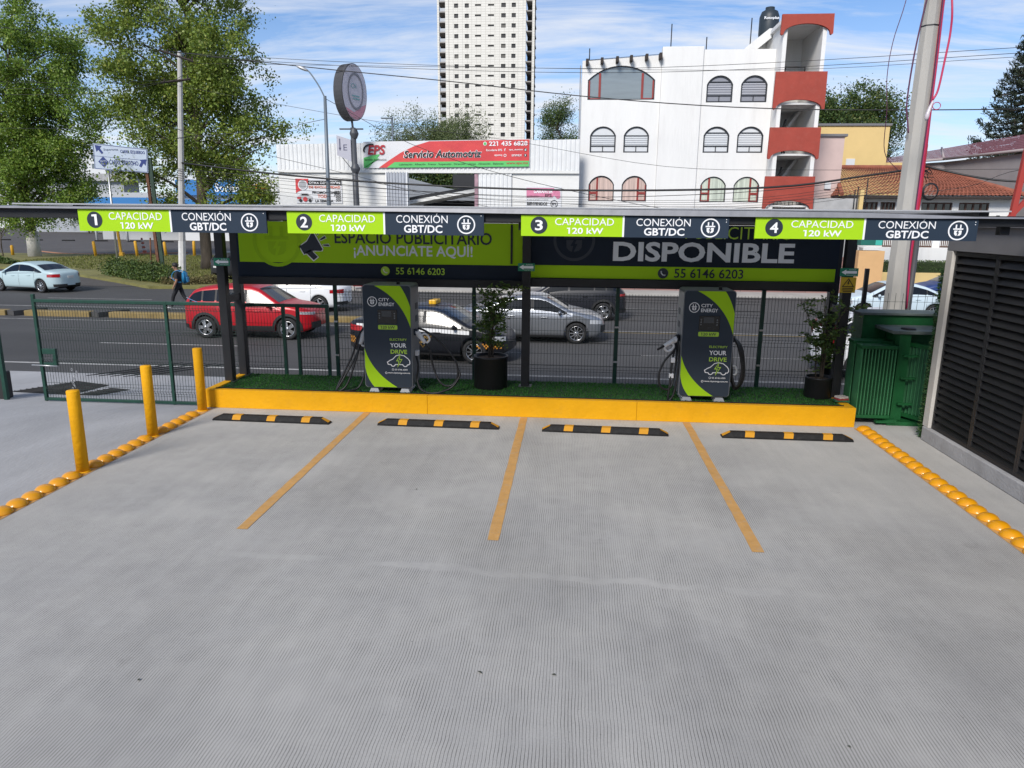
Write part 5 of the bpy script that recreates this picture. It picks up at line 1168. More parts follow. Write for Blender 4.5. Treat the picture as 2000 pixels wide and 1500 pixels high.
F = F0(); F.text('EPS', .26, 1.24, .70, 1.22, .03, .15); sk(F).build('lettering', mDR, bn, -.05)
F = F0(); F.line(arc_pts(.45, .95, .42, 70, 200, 10, .30), .09); F.text('Servicio Automotriz', .05, 1.3, .40, .50, .01, .2); sk(F).build('logo_swoosh', mBK, bn, -.05)
F = F0(); F.text('Servicio Automotriz', 2.24, 6.62, .50, .92, .05, .2); sk(F).build('lettering_outline', m_wv, bn, -.04)
F = F0(); F.text('Servicio Automotriz', 2.28, 6.58, .52, .90, .02, .2); sk(F).build('lettering', mBK, bn, -.06)
F = F0(); F.text('221 435 6828', 7.0, 9.1, 1.08, 1.31, .02); F.text('Escuderia EPS', 6.85, 7.72, .82, .92, .012); F.text('eps_mexico', 8.1, 8.85, .82, .92, .012); F.text('epsmq', 7.3, 7.72, .54, .64, .012); F.text('EPSMEX', 8.25, 8.8, .54, .64, .012); F.disc(6.78, 1.2, .10, 16); F.ring(7.88, .59, .05, .075, 14); F.text('f', 7.84, 7.91, .81, .95, .02); sk(F).build('lettering', m_wv, bn, -.045)
F = F0(); F.disc(8.99, .87, .08, 16); F.disc(8.99, .59, .08, 16); sk(F).build('media_disc', mBK, bn, -.04); F = F0(); F.text('x', 8.95, 9.03, .54, .64, .02); F.text('d', 8.95, 9.03, .81, .93, .02); sk(F).build('lettering', m_wv, bn, -.05)
F = F0(); F.disc(6.78, 1.2, .075, 16); sk(F).build('phone_disc', mG, bn, -.055)
F = F0(); F.text('Lubricación . Afinación . Frenos . Suspensión . Dirección . Llantas . Alineación . Balanceo', 2.0, 7.8, .10, .23, .01); sk(F).build('lettering', mat('print_dark_green', (.02, .09, .03), .5), bn, -.045)
F = F0(); F.text('www.eps.mx', 7.95, 9.15, .10, .23, .012); sk(F).build('lettering', mDR, bn, -.045)
pn = thing('promotion_banner', 'white promotion banner with a car reading PROMOCIONES TODA LA SEMANA', 'banner', (-15.72, SY-.05, 3.83))
mb = MB(); mb.box(0, 2.66, 0, .03, 0, 1.35); mb.build('ground', mWb, pn)
F = F0(); F.poly([(0.0, .55), (0.0, 1.34), (.75, 1.34), (.7, 1.0), (.45, .75), (.15, .65)]); F.build('red_corner', mR, pn, -.02)
F = F0(); F.ring(.42, 1.0, .22, .28, 24); F.build('tyre_ring', mWb, pn, -.035); F = F0(); F.disc(.42, 1.0, .215, 24); F.build('tyre_disc', mat('print_grey', (.35, .36, .38), .5), pn, -.03)
F = F0(); F.rect(.72, 2.64, 1.0, 1.24); [F.rect(2.2+.1*i+.05*(j % 2), 2.25+.1*i+.05*(j % 2), .1+.05*j, .15+.05*j) for i in range(4) for j in range(12) if not (i == 0 and j < 6)]; F.build('black_band', mBK, pn, -.02)
F = F0(); F.text('OTRA DIMENSIÓN', .78, 2.58, 1.05, 1.21, .02); F.build('lettering', m_wv, pn, -.035)
F = F0(); F.text('DE EXCLUSIVIDAD', .76, 2.58, .82, .95, .025); F.text('TODA', 1.25, 1.95, .30, .48, .01); F.build('lettering', mOR, pn, -.03)
F = F0(); F.text('PROMOCIONES', .95, 2.50, .52, .66, .025); F.text('LA SEMANA', 1.1, 2.15, .06, .20, .025); F.build('lettering', mBK, pn, -.03)
F = F0(); F.poly([(.08, .15), (.06, .35), (.2, .42), (.3, .55), (.68, .55), (.85, .40), (.95, .36), (.95, .15)]); F.build('car_print', mat('print_silver', (.45, .45, .46), .5), pn, -.025)
F = F0(); F.poly([(.3, .43), (.36, .52), (.66, .52), (.76, .42)]); F.disc(.25, .15, .09, 14); F.disc(.8, .15, .09, 14); F.build('car_print', mBK, pn, -.04); F = F0(); F.rect(.06, .28, .24, .34); F.disc(.53, .22, .13, 16); F.build('car_print', mR, pn, -.045)
wb_ = thing('welcome_banner', 'small pink and white banner reading BIENVENIDOS beside the apartment building', 'banner', (-2.68, SY-.05, 3.62))
mb = MB(); mb.box(0, 1.98, 0, .03, 0, 1.2); mb.build('ground', mWb, wb_); mPK = mat('banner_pink', (.60, .20, .32), .55, var=.15, vscale=3)
F = F0(); F.poly([(.05, .62), (.05, 1.12), (1.55, 1.12), (1.65, .95), (1.5, .62)]); F.poly([(1.55, .75), (1.65, .98), (1.9, .95), (1.92, .6), (1.75, .55)]); F.build('pink_field', mPK, wb_, -.02)
F = F0(); F.text('GARANTIA', .45, 1.48, .84, 1.04, .03, .2); F.build('lettering', m_wv, wb_, -.035)
F = F0(); F.text('BIENVENIDOS', .08, 1.2, .20, .36, .025, .1); F.text('EPS', 1.08, 1.44, .66, .80, .02); F.text('SATISFACCION', .1, .75, .64, .71, .01); F.text('de nuestros servicios a su vehiculo', .08, 1.25, .47, .53, .0); F.ring(1.58, .28, .17, .20, 22); F.text('EPS', 1.46, 1.70, .22, .34, .02); F.build('lettering', mBK, wb_, -.03)

# tower
m_tow = bpy.data.materials.new('tower_cladding'); m_tow.use_nodes = True; MATS['tower'] = m_tow
tt = m_tow.node_tree; bs = tt.nodes['Principled BSDF']; br_ = tt.nodes.new('ShaderNodeTexBrick'); co_ = tt.nodes.new('ShaderNodeTexCoord'); mp_ = tt.nodes.new('ShaderNodeMapping'); mp_.inputs['Rotation'].default_value = (rad(90), 0, 0)
tt.links.new(co_.outputs['Object'], mp_.inputs[0]); tt.links.new(mp_.outputs[0], br_.inputs[0])
br_.inputs['Color1'].default_value = (.70, .68, .63, 1); br_.inputs['Color2'].default_value = (.655, .635, .585, 1); br_.inputs['Mortar'].default_value = (.47, .45, .41, 1); br_.inputs['Scale'].default_value = 1; br_.inputs['Brick Width'].default_value = 1.3; br_.inputs['Row Height'].default_value = .65; br_.inputs['Mortar Size'].default_value = .05; br_.offset = 0
tt.links.new(br_.outputs[0], bs.inputs['Base Color']); bs.inputs['Roughness'].default_value = .85
TW = thing('residential_tower', 'tall cream residential tower rising behind the workshop', 'building', (-25.8, 215, -.7))
fl = 2.607; nfl = 32; H_ = fl*nfl; cols = [(-11.35+25.8-25.8+0, 0)]
def px2x(px): return (-39.43+(px-853)*(27.25/192))+25.8
wc = [(891, 8.2, 0), (912, 8.2, 0), (934, 12, 1), (959.6, 12, 1), (984, 9, 0), (1004, 8.2, 0)]
m_vd = mat('tower_void', (.012, .011, .011), .4); m_cur = mat('tower_curtain', (.10, .095, .085), .6)
def wmat(wm, key):
    k2 = key+('c',)
    if k2 not in wm: wm[k2] = wm[key].copy(); wm[k2].materials[0] = m_cur
    return wm[k2]
xb = [px2x(876)]
for c_, w_, s_ in wc: xb += [px2x(c_-w_/2), px2x(c_+w_/2)]
xb.append(px2x(1019.5))
mb = MB(); z_off = 1.0; wm = {}
cells = []
for k in range(nfl):
    z0 = k*fl
    for i in range(len(xb)-1):
        a, b = xb[i], xb[i+1]
        if i % 2 == 0: cells.append((a, b, z0, z0+fl)); continue
        s_ = wc[i//2][2]; w0, w1 = (z0+.85, z0+1.95) if not s_ else (z0+1.25, z0+1.72)
        cells += [(a, b, z0, w0), (a, b, w1, z0+fl)]
        mb.add([(a, 0, w0), (b, 0, w0), (b, 0, w1), (a, 0, w1), (a, .35, w0), (b, .35, w0), (b, .35, w1), (a, .35, w1)], [(0, 4, 5, 1), (1, 5, 6, 2), (2, 6, 7, 3), (3, 7, 4, 0)])
        key = round(b-a, 2), s_
        if key not in wm: q = MB(); q.add([(-(b-a)/2, .3, w0-z0), ((b-a)/2, .3, w0-z0), ((b-a)/2, .3, w1-z0), (-(b-a)/2, .3, w1-z0)], [(0, 1, 2, 3)]); wm[key] = q.mesh('window', m_vd, False)
        if z0 > 24: o = link(bpy.data.objects.new('window', wm[key] if not (s_ == 0 and random.random() < .22) else wmat(wm, key)), TW); o.location = ((a+b)/2, 0, z0)
for a, b, c_, d in cells: mb.add([(a, 0, c_), (b, 0, c_), (b, 0, d), (a, 0, d)], [(0, 1, 2, 3)])
mb.build('front_wall', m_tow, TW, fix=False)
mb = MB(); mb.box(px2x(877), px2x(1018), .36, 22, 0, H_); mb.build('core', m_vd, TW)
mb = MB(); mb.box(px2x(975.5), px2x(1019.6), -.9, -.002, 0, H_); 
mb = MB(); mb.box(px2x(853)+.0, px2x(857), .2, 1.2, 0, H_); mb.box(px2x(1040), px2x(1045), .2, 1.2, 0, H_); mb.box(px2x(869.5), px2x(876.2), -.15, .5, 0, H_); mb.box(px2x(1019.3), px2x(1028), -.15, .5, 0, H_); mb.build('corner_columns', m_tow, TW)
q = MB(); q.box(px2x(853), px2x(869.3), .25, 9, -.16, .16); bsl = q.build('balcony_slab', mat('slab_grey', (.30, .285, .27), .9), TW, loc=(0, 0, 26)); q = MB(); q.box(px2x(1028.2), px2x(1045), .25, 9, -.16, .16); bsr = q.build('balcony_slab', MATS['slab_grey'], TW, loc=(0, 0, 26)); 
q = MB(); q.box(px2x(859), px2x(869.3), .3, .45, .17, 1.0); rl = q.build('balcony_rail', mat('rail_grey', (.42, .44, .46), .6), TW, loc=(0, 0, 26))
for k in range(1, 19):
    inst(bsl, TW, (0, 0, 26+fl*k)); inst(bsr, TW, (0, 0, 26+fl*k)); inst(rl, TW, (0, 0, 26+fl*k))
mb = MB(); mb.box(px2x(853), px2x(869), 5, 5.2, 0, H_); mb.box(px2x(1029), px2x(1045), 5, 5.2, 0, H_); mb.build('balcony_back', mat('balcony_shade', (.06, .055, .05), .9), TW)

# houses on the right
m_pinkw = mat('pale_pink_render', (.56, .43, .40), .9, var=.08, vscale=1.5, bump=.2, bscale=10, dirt=.2, dirtcol=(.45, .36, .33), dscale=1.5); m_yelw = mat('pale_yellow_render', (.68, .50, .22), .9, var=.05, vscale=1); m_greyw = mat('grey_render', (.30, .28, .285), .9, var=.1, vscale=1.2, dirt=.3, dirtcol=(.22, .2, .2), dscale=.8)
t = thing('pink_house', 'narrow pale pink block beside the red balconies', 'building', (14.4, 44, -.7))
mb = MB(); mb.box(-1.5, .72, 0, 6, 0, 8.45); mb.build('wall', m_pinkw, t); mb = MB(); mb.bbox(-1.6, .85, -.12, 6, 8.452, 8.6, .02); mb.build('cornice', m_gw, t); mb = MB(); mb.bbox(-.15, .2, -.12, -.002, 5.6, 5.95, .01); mb.build('meter_box', m_blind, t)
t = thing('yellow_house', 'pale yellow flat roofed house behind the pink block', 'building', (17.8, 50, -.7))
mb = MB(); mb.box(-2.9, 2.1, 0, 8, 0, 9.75); mb.build('wall', m_yelw, t); mb = MB(); mb.bbox(-2.95, 2.2, -.1, 8, 9.752, 9.9, .02); mb.build('roof_edge', m_gw, t); mb = MB(); mb.bbox(-.40, .15, -.05, .05, 7.1, 7.75, .01); w_ = mb.build('window', m_blind, t)
mb = MB(); mb.box(2.102, 4.6, 1, 8, 0, 7.6); mb.build('side_wing', m_yelw, t)
# tiled house
m_tile = mat('clay_tile', (.27, .088, .052), .85, var=.35, vscale=2.2, dirt=.6, dirtcol=(.16, .06, .045), dscale=2.5); m_tile2 = mat('plum_shingle', (.16, .055, .068), .85, var=.25, vscale=1.5, dirt=.3, dirtcol=(.2, .1, .11), dscale=1.5)
def tile_plane(p00, p10, p11, p01, nu, nv, m, parent, amp=.06, step=.035, name='roof_tiles'):
    """barrel tiles on a sloping quad: eave p00-p10, ridge p01-p11"""
    p00, p10, p11, p01 = map(Vector, (p00, p10, p11, p01)); nrm = (p10-p00).cross(p01-p00).normalized(); nrm = nrm if nrm.z > 0 else -nrm; mb = MB(); k = 4
    for j in range(nv):
        rows = []
        for e, h in ((0, step), (1, 0)):
            v = (j+e)/nv; a = p00.lerp(p01, v); b = p10.lerp(p11, v); wdt = (b-a).length; base = (p10-p00).length
            rows.append([a.lerp(b, i/(nu*k))+nrm*(h+amp*abs(math.sin(PI*i/k))) for i in range(nu*k+1)])
        mb.grid(rows, False)
    return kind(mb.build(name, m, parent, fix=False), 'stuff')
t = thing('tiled_house', 'white walled house under an orange clay tile hip roof', 'house', (20, 43, -.7)); t.location = (0, 0, 0)
wins = [(15.85, 16.95), (17.1, 17.9), (19.3, 20.95), (21.3, 22.9)]
wall_holes([(15.3, -.7), (24.0, -.7), (24.0, 4.55), (15.3, 4.55)], [[(a, 2.6), (b, 2.6), (b, 4.17), (a, 4.17)] for a, b in wins], 43.0, .2).build('front_wall', m_white, t)
for a, b in wins:
    n_ = 4; bars = [(a+(b-a)*k/n_-.05, a+(b-a)*k/n_+.05, 2.65, 4.12) for k in range(1, n_)]
    window(t, [(a, 2.6), (b, 2.6), (b, 4.17), (a, 4.17)], 43.06, mat('brown_wood', (.09, .045, .03), .7), .07, bars, mat('dark_pane', (.012, .013, .015), .08, spec=.8))
mb = MB(); mb.box(15.32, 23.98, 43.25, 50, -.7, 4.54); mb.build('inner_block', MATS['dim_interior'], t)
tile_plane((14.7, 42.3, 4.5), (24.4, 42.3, 4.5), (21.4, 47.6, 6.3), (15.9, 47.6, 6.3), 44, 20, m_tile, t); tile_plane((24.4, 42.3, 4.5), (24.4, 52, 4.5), (21.4, 48, 6.3), (21.4, 47.6, 6.3), 40, 16, m_tile, t)
tile_plane((14.7, 42.3, 4.5), (14.7, 52, 4.5), (15.9, 48, 6.3), (15.9, 47.6, 6.3), 30, 12, m_tile, t)
for (a, b) in (((24.4, 42.3, 4.57), (21.4, 47.6, 6.37)), ((15.9, 47.6, 6.37), (21.4, 47.6, 6.37)), ((14.7, 42.3, 4.57), (15.9, 47.6, 6.37))): mb = MB(); mb.tube([Vector(a), Vector(a).lerp(Vector(b), .5), Vector(b)], .12, 8); mb.build('ridge_tiles', m_tile, t)
mb = MB(); mb.bbox(14.75, 24.35, 42.32, 43.0, 4.36, 4.46, .01); mb.build('eaves', m_wood, t)
for x in (18.6, 21.1, 23.4): mb = MB(); mb.bbox(x-.07, x+.07, 42.85, 42.99, 3.2, 3.5, .02); mb.build('wall_lamp', m_steel, t)
t = thing('brown_railing', 'brown railing with a white notice in front of the tiled house', 'railing', (19, 41.9, 1.75))
mb = MB(); mb.bbox(-2, 3, -.03, .03, .42, .5, .01); mb.bbox(-2, 3, -.03, .03, 0, .08, .01); mb.build('rails', mat('brown_wood', (.09, .045, .03)), t)
q = None
for k in range(50):
    if q is None: mb = MB(); mb.bbox(-.02, .02, -.02, .02, .081, .419, .003); q = mb.build('baluster', MATS['brown_wood'], t, loc=(-1.98, 0, 0))
    else: inst(q, t, (-1.98+.1*k, 0, 0))
mb = MB(); mb.box(.6, 1.0, -.06, -.04, .0, .48); mb.build('notice', m_wv, t)
mb = MB(); mb.bbox(15.9, 24, 41.6, 42.2, -.7, 1.72, .02); tag(mb.build('garden_wall', m_white), 'white garden wall above the clipped hedge', 'wall')
mb = MB(); mb.bbox(16, 40, 40.0, 40.2, -.6, .48, .02); tag(mb.build('yellow_kerb_wall', mat('cream_kerb', (.6, .45, .2), .8)), 'low cream kerb under the clipped hedge', 'kerb')
m_bush = mat('hedge_leaf', (.055, .11, .02), .7, island=.5, hue=(.14, .17, .03), tl=.2)
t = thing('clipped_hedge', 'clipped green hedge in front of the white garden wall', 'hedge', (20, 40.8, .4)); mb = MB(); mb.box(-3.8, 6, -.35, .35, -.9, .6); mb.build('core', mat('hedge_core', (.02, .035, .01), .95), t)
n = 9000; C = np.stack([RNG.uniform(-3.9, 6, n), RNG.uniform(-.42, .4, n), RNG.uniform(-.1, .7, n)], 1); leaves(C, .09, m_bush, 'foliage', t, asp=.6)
# plum roofed house
t = thing('plum_roof_house', 'grey house with a wide plum coloured roof at the right edge', 'house', (25, 50, -.7)); t.location = (0, 0, 0)
tile_plane((24.35, 52, 7.24), (26.0, 42.9, 7.22), (29.05, 48.2, 8.70), (26.0, 56, 8.22), 40, 9, m_tile2, t, .006, .012); tile_plane((20.0, 57.5, 7.1), (24.35, 52, 7.24), (26.0, 56, 8.22), (23.5, 60, 7.85), 24, 8, m_tile2, t, .006, .012)
mb = MB(); mb.add([(24.6, 52.2, -.7), (26.2, 43.2, -.7), (26.2, 43.2, 7.0), (24.6, 52.2, 7.05), (21, 57, -.7), (21, 57, 7.0)], [(0, 1, 2, 3), (4, 0, 3, 5)]); mb.build('wall', m_greyw, t)
mb = MB(); mb.tube([(24.35, 52, 7.2), (26.0, 42.9, 7.17)], .09, 6); mb.tube([(20, 57.5, 7.06), (24.35, 52, 7.2)], .09, 6); mb.tube([(24.35, 52, 7.3), (26, 56, 8.3)], .07, 6); mb.build('fascia', mat('roof_fascia', (.35, .3, .3), .8), t)
mb = MB(); mb.obox((25.98, 44.2, 6.0), .08, 1.3, 1.3, Matrix.Rotation(rad(10), 3, 'Z')); mb.build('window', m_pane, t)
mb = MB(); mb.box(21.4, 25.2, 54.4, 56, -.7, 7.1); mb.build('orange_wing', mat('orange_render', (.68, .33, .05), .9), t)
# low walls facing the road
m_stone = bpy.data.materials.new('pink_stone'); m_stone.use_nodes = True; tt = m_stone.node_tree; bs = tt.nodes['Principled BSDF']; br_ = tt.nodes.new('ShaderNodeTexBrick'); co_ = tt.nodes.new('ShaderNodeTexCoord'); mp_ = tt.nodes.new('ShaderNodeMapping'); mp_.inputs['Rotation'].default_value = (rad(90), 0, 0); tt.links.new(co_.outputs['Object'], mp_.inputs[0]); tt.links.new(mp_.outputs[0], br_.inputs[0])
br_.inputs['Color1'].default_value = (.27, .15, .135, 1); br_.inputs['Color2'].default_value = (.22, .125, .115, 1); br_.inputs['Mortar'].default_value = (.12, .09, .085, 1); br_.inputs['Scale'].default_value = 1; br_.inputs['Brick Width'].default_value = 1.1; br_.inputs['Row Height'].default_value = .28; br_.inputs['Mortar Size'].default_value = .02; tt.links.new(br_.outputs[0], bs.inputs['Base Color']); bs.inputs['Roughness'].default_value = .9
mb = MB(); mb.bbox(.5, 14.2, 38.6, 38.9, -.6, 1.3, .02); tag(mb.build('stone_wall', m_stone), 'low reddish stone wall along the far pavement', 'wall')
mb = MB(); mb.bbox(14.35, 15.6, 38.0, 38.9, -.6, 1.66, .02); tag(mb.build('peach_pillar', mat('peach_render', (.62, .38, .18), .9, var=.06, vscale=2)), 'peach rendered gate pillar behind the right canopy post', 'pillar')
t = thing('teal_awning', 'small teal awning above the peach pillar', 'awning', (14.95, 38.2, 1.85)); mb = MB(); mb.bbox(-.6, .42, -.3, .5, .08, .42, .02); mb.build('shade', mat('dark_teal', (.01, .13, .10), .6), t); mb = MB(); mb.bbox(.1, .425, -.305, -.301+.001, .1, .42, .0005); mb.build('bright_panel', mat('bright_teal', (.05, .42, .34), .6), t); mb = MB(); mb.tube([(-.5, .45, -.2), (-.5, .45, .3)], .03, 6); mb.build('support', m_steel, t)
mb = MB(); mb.bbox(12.9, 15.2, 41.2, 41.5, -.7, 4.3, .02); tag(mb.build('grey_wall', mat('weathered_grey', (.40, .40, .40), .9, var=.15, vscale=2, dirt=.4, dirtcol=(.25, .25, .25), dscale=1.5)), 'weathered grey wall between the red balconies and the tiled house', 'wall')
t = thing('yellow_mast', 'thin yellow mast and pipes on top of the grey wall', 'mast', (15.3, 41.1, 3)); mb = MB(); mb.bbox(-.1, .1, -.1, .1, -1, 1.75, .01); mb.build('mast', m_yelw, t)
for x in (-.35, -.2, .25): mb = MB(); mb.tube([(x, 0, 0), (x, 0, 2.1+x)], .03, 6); mb.build('pipe', m_steel, t)
# ------------------------------------------------------------------ trees
m_trunk = mat('tree_bark', (.085, .068, .052), .95, var=.4, vscale=5, bump=.9, bscale=14, stretch=(1, 1, .25)); m_limed = mat('limewashed_bark', (.55, .53, .49), .95, var=.2, vscale=4, bump=.6, bscale=14)
m_pop = mat('poplar_leaf', (.15, .25, .03), .5, island=.5, hue=(.27, .29, .05), tl=.30); m_pop2 = mat('poplar_leaf_olive', (.17, .245, .034), .5, island=.5, hue=(.31, .30, .06), tl=.30)
m_pep = mat('pepper_leaf', (.12, .16, .06), .7, island=.4, hue=(.16, .17, .06), tl=.25); m_dkleaf = mat('dark_leaf', (.06, .11, .025), .6, island=.5, hue=(.16, .15, .03), tl=.25); m_pine = mat('pine_needle', (.018, .032, .017), .7, island=.45, hue=(.05, .06, .03), tl=.08)
def tree(name, label, base, trunk_top, blobs, ncl, nl, cr, size, lm, tr=.3, seed=1, limbs=26, hang=0., white=None, group=None, cat='tree', asp=.75, shell=.45, lean=(0, 0)):
    """trunk, limbs to leaf clusters, crown of leaf clusters spread through ellipsoidal lobes"""
    rg = np.random.default_rng(seed); t = thing(name, label, cat, base, 0, group); B0 = Vector(base)
    w = np.array([b[3]*b[4]*b[5] for b in blobs])**.8; w /= w.sum(); C = []
    subl = []
    for i in rg.choice(len(blobs), max(10, ncl//7), p=w):            # boughs: knots of leaf clusters with gaps between them
        b = blobs[i]; d = rg.normal(size=3); d /= np.linalg.norm(d); r_ = shell+(1-shell)*rg.random()**.6 if rg.random() < .8 else rg.random()
        subl.append((b[0]+d[0]*b[3]*r_*.93-B0.x, b[1]+d[1]*b[4]*r_*.93-B0.y, b[2]+d[2]*b[5]*r_*.95-B0.z))
    for i in rg.integers(0, len(subl), ncl):
        q_ = rg.normal(size=3)*np.array([1.75, 1.75, 1.2])*cr; C.append([subl[i][k_]+q_[k_] for k_ in range(3)])
    C = np.array(C)
    mb = MB(); H = trunk_top-B0.z; tp = [Vector((rg.normal(0, .06)*k+lean[0]*k/8, rg.normal(0, .06)*k+lean[1]*k/8, H*k/8)) for k in range(9)]
    tp[0] = Vector((0, 0, -.1)); mb.tube(spline(tp, 3), [tr*(1.25 if i == 0 else 1-.8*i/24) for i in range(25)], 9); mb.build('trunk', m_trunk, t)
    if white: q = MB(); q.tube([(0, 0, -.05), (tp[1]*.5)[:], tp[1][:]] if False else [Vector((0, 0, -.05)), tp[0].lerp(tp[1], min(1, white/(H/8)))], [tr*1.32, tr*1.1], 12); q.build('limewash', m_limed, t)
    lb = MB()
    for i in rg.choice(ncl, min(limbs, ncl), replace=False):
        c = Vector(C[i]); h = max(.22*H, min(.97*H, c.z-.45*math.hypot(c.x, c.y)-rg.uniform(0, 1))); k = h/H*8; k0 = int(min(7, k)); p = tp[k0].lerp(tp[k0+1], k-k0)
        m_ = p.lerp(c, .5)+Vector((0, 0, .08*(c-p).length)); n_ = 9; r0 = tr*.42*(1-.5*h/H)
        lb.tube(spline([p, m_, c], 4), [r0*(1-.88*j/8) for j in range(n_)], 6)
        for _ in range(2):
            e = c+Vector(rg.normal(0, 1, 3))*cr*1.6; q_ = m_.lerp(c, .5); lb.tube([q_, q_.lerp(e, .5), e], [r0*.3, r0*.2, r0*.06], 4)
    lb.build('limbs', m_trunk, t)
    P = np.repeat(C, nl, axis=0); off = rg.normal(size=(len(P), 3))*cr*np.repeat(rg.uniform(.55, 1.35, ncl), nl)[:, None]; off[:, 2] *= .8
    if hang: off[:, 2] -= np.abs(rg.normal(0, hang, len(P)))
    P = P+off; P = P[P[:, 2]+B0.z > -.3]
    leaves(P, size, lm, 'crown', t, asp=asp, droop=.5, rng=rg)
    return t
G0 = RZ+.15
tree('poplar_tree', 'tall leafy poplar with a limewashed trunk at the left edge', (-47.6, 61, G0), 17, [(-47.5, 61, 14.5, 5.4, 5, 6.0), (-44.6, 61, 16.2, 2.6, 3, 4.6), (-42.5, 61, 12, 3.1, 4, 4.6), (-48.5, 61, 7.5, 5.2, 5, 4.2), (-44.2, 60.5, 6.6, 2.8, 3, 3.2), (-50.5, 60, 11, 4, 4, 5.5), (-47.5, 59.5, 2.9, 3.6, 2.4, 1.4)], 980, 105, .40, .195, m_pop, .42, 21, 60, .25, white=2.6, group='poplars on the grass island')
tree('poplar_tree', 'tall leafy poplar standing behind the concrete pole and direction sign', (-25.3, 48.6, G0), 17, [(-25.5, 48.6, 14.5, 4.9, 4.5, 6.0), (-22.6, 48.6, 12.4, 2.9, 3.4, 3.8), (-21.0, 48.6, 9.6, 2.5, 2.6, 2.1), (-28.3, 48.6, 11, 2.9, 3.4, 5.8), (-25.3, 48.6, 8.4, 3.8, 3.8, 3.2), (-28.5, 48.2, 6.2, 2.4, 2.6, 1.7), (-22.6, 48.4, 5.6, 2.3, 2.6, 2.2), (-25.5, 47.5, 4.4, 2.6, 2, 1.0), (-30.2, 48.6, 15.5, 1.3, 2, 2.4)], 860, 98, .39, .175, m_pop2, .40, 33, 60, .2, group='poplars on the grass island')
tree('small_tree', 'thin young tree with a yellow trunk guard beside the limewashed poplar', (-50.6, 61, G0), 4.6, [(-50.8, 61, 3.6, 2.2, 2, 1.6), (-49.6, 61, 3.2, 1.5, 1.5, 1.1)], 60, 50, .35, .2, m_pop, .06, 44, 10)
tree('pepper_tree', 'grey green pepper tree behind the workshop, left of the tower', (-12.5, 65, RZ), 8, [(-13.4, 65, 9.6, 3.4, 3, 2.6), (-15.8, 65, 8.6, 2.2, 2.4, 2.0), (-10.2, 65, 9.6, 2.3, 2.4, 2.6), (-9.3, 65, 8.4, 1.7, 2, 2.1)], 420, 120, .38, .17, m_pep, .3, 51, 24, .5, group='trees behind the workshop', asp=.4)
tree('slender_tree', 'loose dark tree between the tower and the white apartment building', (-2.0, 75, RZ), 12, [(-2.0, 75, 12.8, 1.7, 1.8, 2.6), (-3.9, 75, 10.4, 1.5, 1.6, 1.9), (-.5, 75, 10.4, 1.4, 1.5, 2.4), (-2.2, 75, 9.2, 2.6, 2, 2.4)], 260, 85, .34, .18, m_dkleaf, .25, 61, 24, .3, group='trees behind the workshop', asp=.45)
tree('round_tree', 'bushy olive green tree behind the yellow house', (21.5, 62, RZ), 9, [(20.4, 62, 10.4, 2.4, 2.4, 2.6), (22.8, 62, 11.4, 2.0, 2.2, 2.9), (19.2, 62, 9.6, 2, 2, 2.8), (24.0, 62, 10, 1.3, 1.6, 2.0)], 340, 100, .38, .19, m_dkleaf, .3, 71, 20, .15, asp=.6)
tree('bare_tree', 'sparse grey tree between the yellow house and the concrete pole', (25.8, 66, RZ), 8, [(25.8, 66, 9, 2.8, 2, 1.6)], 70, 14, .35, .16, m_dkleaf, .14, 81, 60, 0, asp=.4)
tree('yard_tree', 'dark tree seen through the workshop gateway', (-9.8, 56, RZ), 4.5, [(-10.2, 56, 6.4, 3.4, 2, 1.5), (-8, 56, 6.2, 2.4, 2, 1.4)], 170, 80, .4, .22, m_dkleaf, .2, 91, 10, .1)
# far trees on the left horizon
for i, (x, y, s) in enumerate(((-104, 150, 4), (-110, 160, 4.5), (-98, 150, 3.5), (-64, 150, 5), (-57, 150, 4.5), (-50, 135, 4), (-120, 165, 6), (-130, 170, 6), (-71, 160, 4.2), (-84, 165, 4.5))):
    tree('far_tree', 'hazy dark tree on the far side of the supermarket car park', (x, y, RZ), 3.2, [(x, y, s*.95, s*.7, s*.6, s*.65), (x+s*.4, y, s*.7, s*.5, s*.5, s*.5)], 60, 36, .75, .42, m_dkleaf, .2, 100+i, 6, .0, group='far trees on the left')
# araucaria at the right edge
def conifer(base, H, R_, seed):
    rg = np.random.default_rng(seed); t = thing('conifer', 'tall dark conifer with tiered branches at the right edge', 'tree', base)
    mb = MB(); mb.tube([(0, 0, 0), (0, 0, H*.5), (0, 0, H)], [.35, .22, .03], 8); mb.build('trunk', m_trunk, t); br = MB(); C = []; D = []
    z = H*.22
    while z < H-.2:
        f = 1-(z/H); L_ = R_*(f*1.15)**.85; nb = 9
        for k in range(nb):
            a = 2*PI*k/nb+rg.uniform(0, 1); l = L_*rg.uniform(.8, 1.1); d = Vector((math.cos(a), math.sin(a), 0)); p = Vector((0, 0, z)); q = p+d*l+Vector((0, 0, -.10*l)); tip = p+d*l*1.12+Vector((0, 0, .10*l))
            pts = spline([p, p.lerp(q, .5)+Vector((0, 0, -.03*l)), q, tip], 4); br.tube(pts, [.05*(1-.8*i/12) for i in range(13)], 4)
            n_ = int(40+150*f)
            for _ in range(n_):
                s = rg.uniform(.12, 1); pp = pts[int(s*12)]; C.append(pp+Vector((rg.normal(0, .14), rg.normal(0, .14), rg.uniform(-.02, .24)))); D.append((d*.5+Vector((rg.normal(0, .5), rg.normal(0, .5), .7))).normalized())
        z += .62*(.6+.5*f)
    br.build('branches', m_trunk, t); leaves(np.array([c[:] for c in C]), .40, m_pine, 'needles', t, np.array([d[:] for d in D]), .22, rng=rg)
conifer((39.2, 70, RZ), 21.5, 5.4, 5)
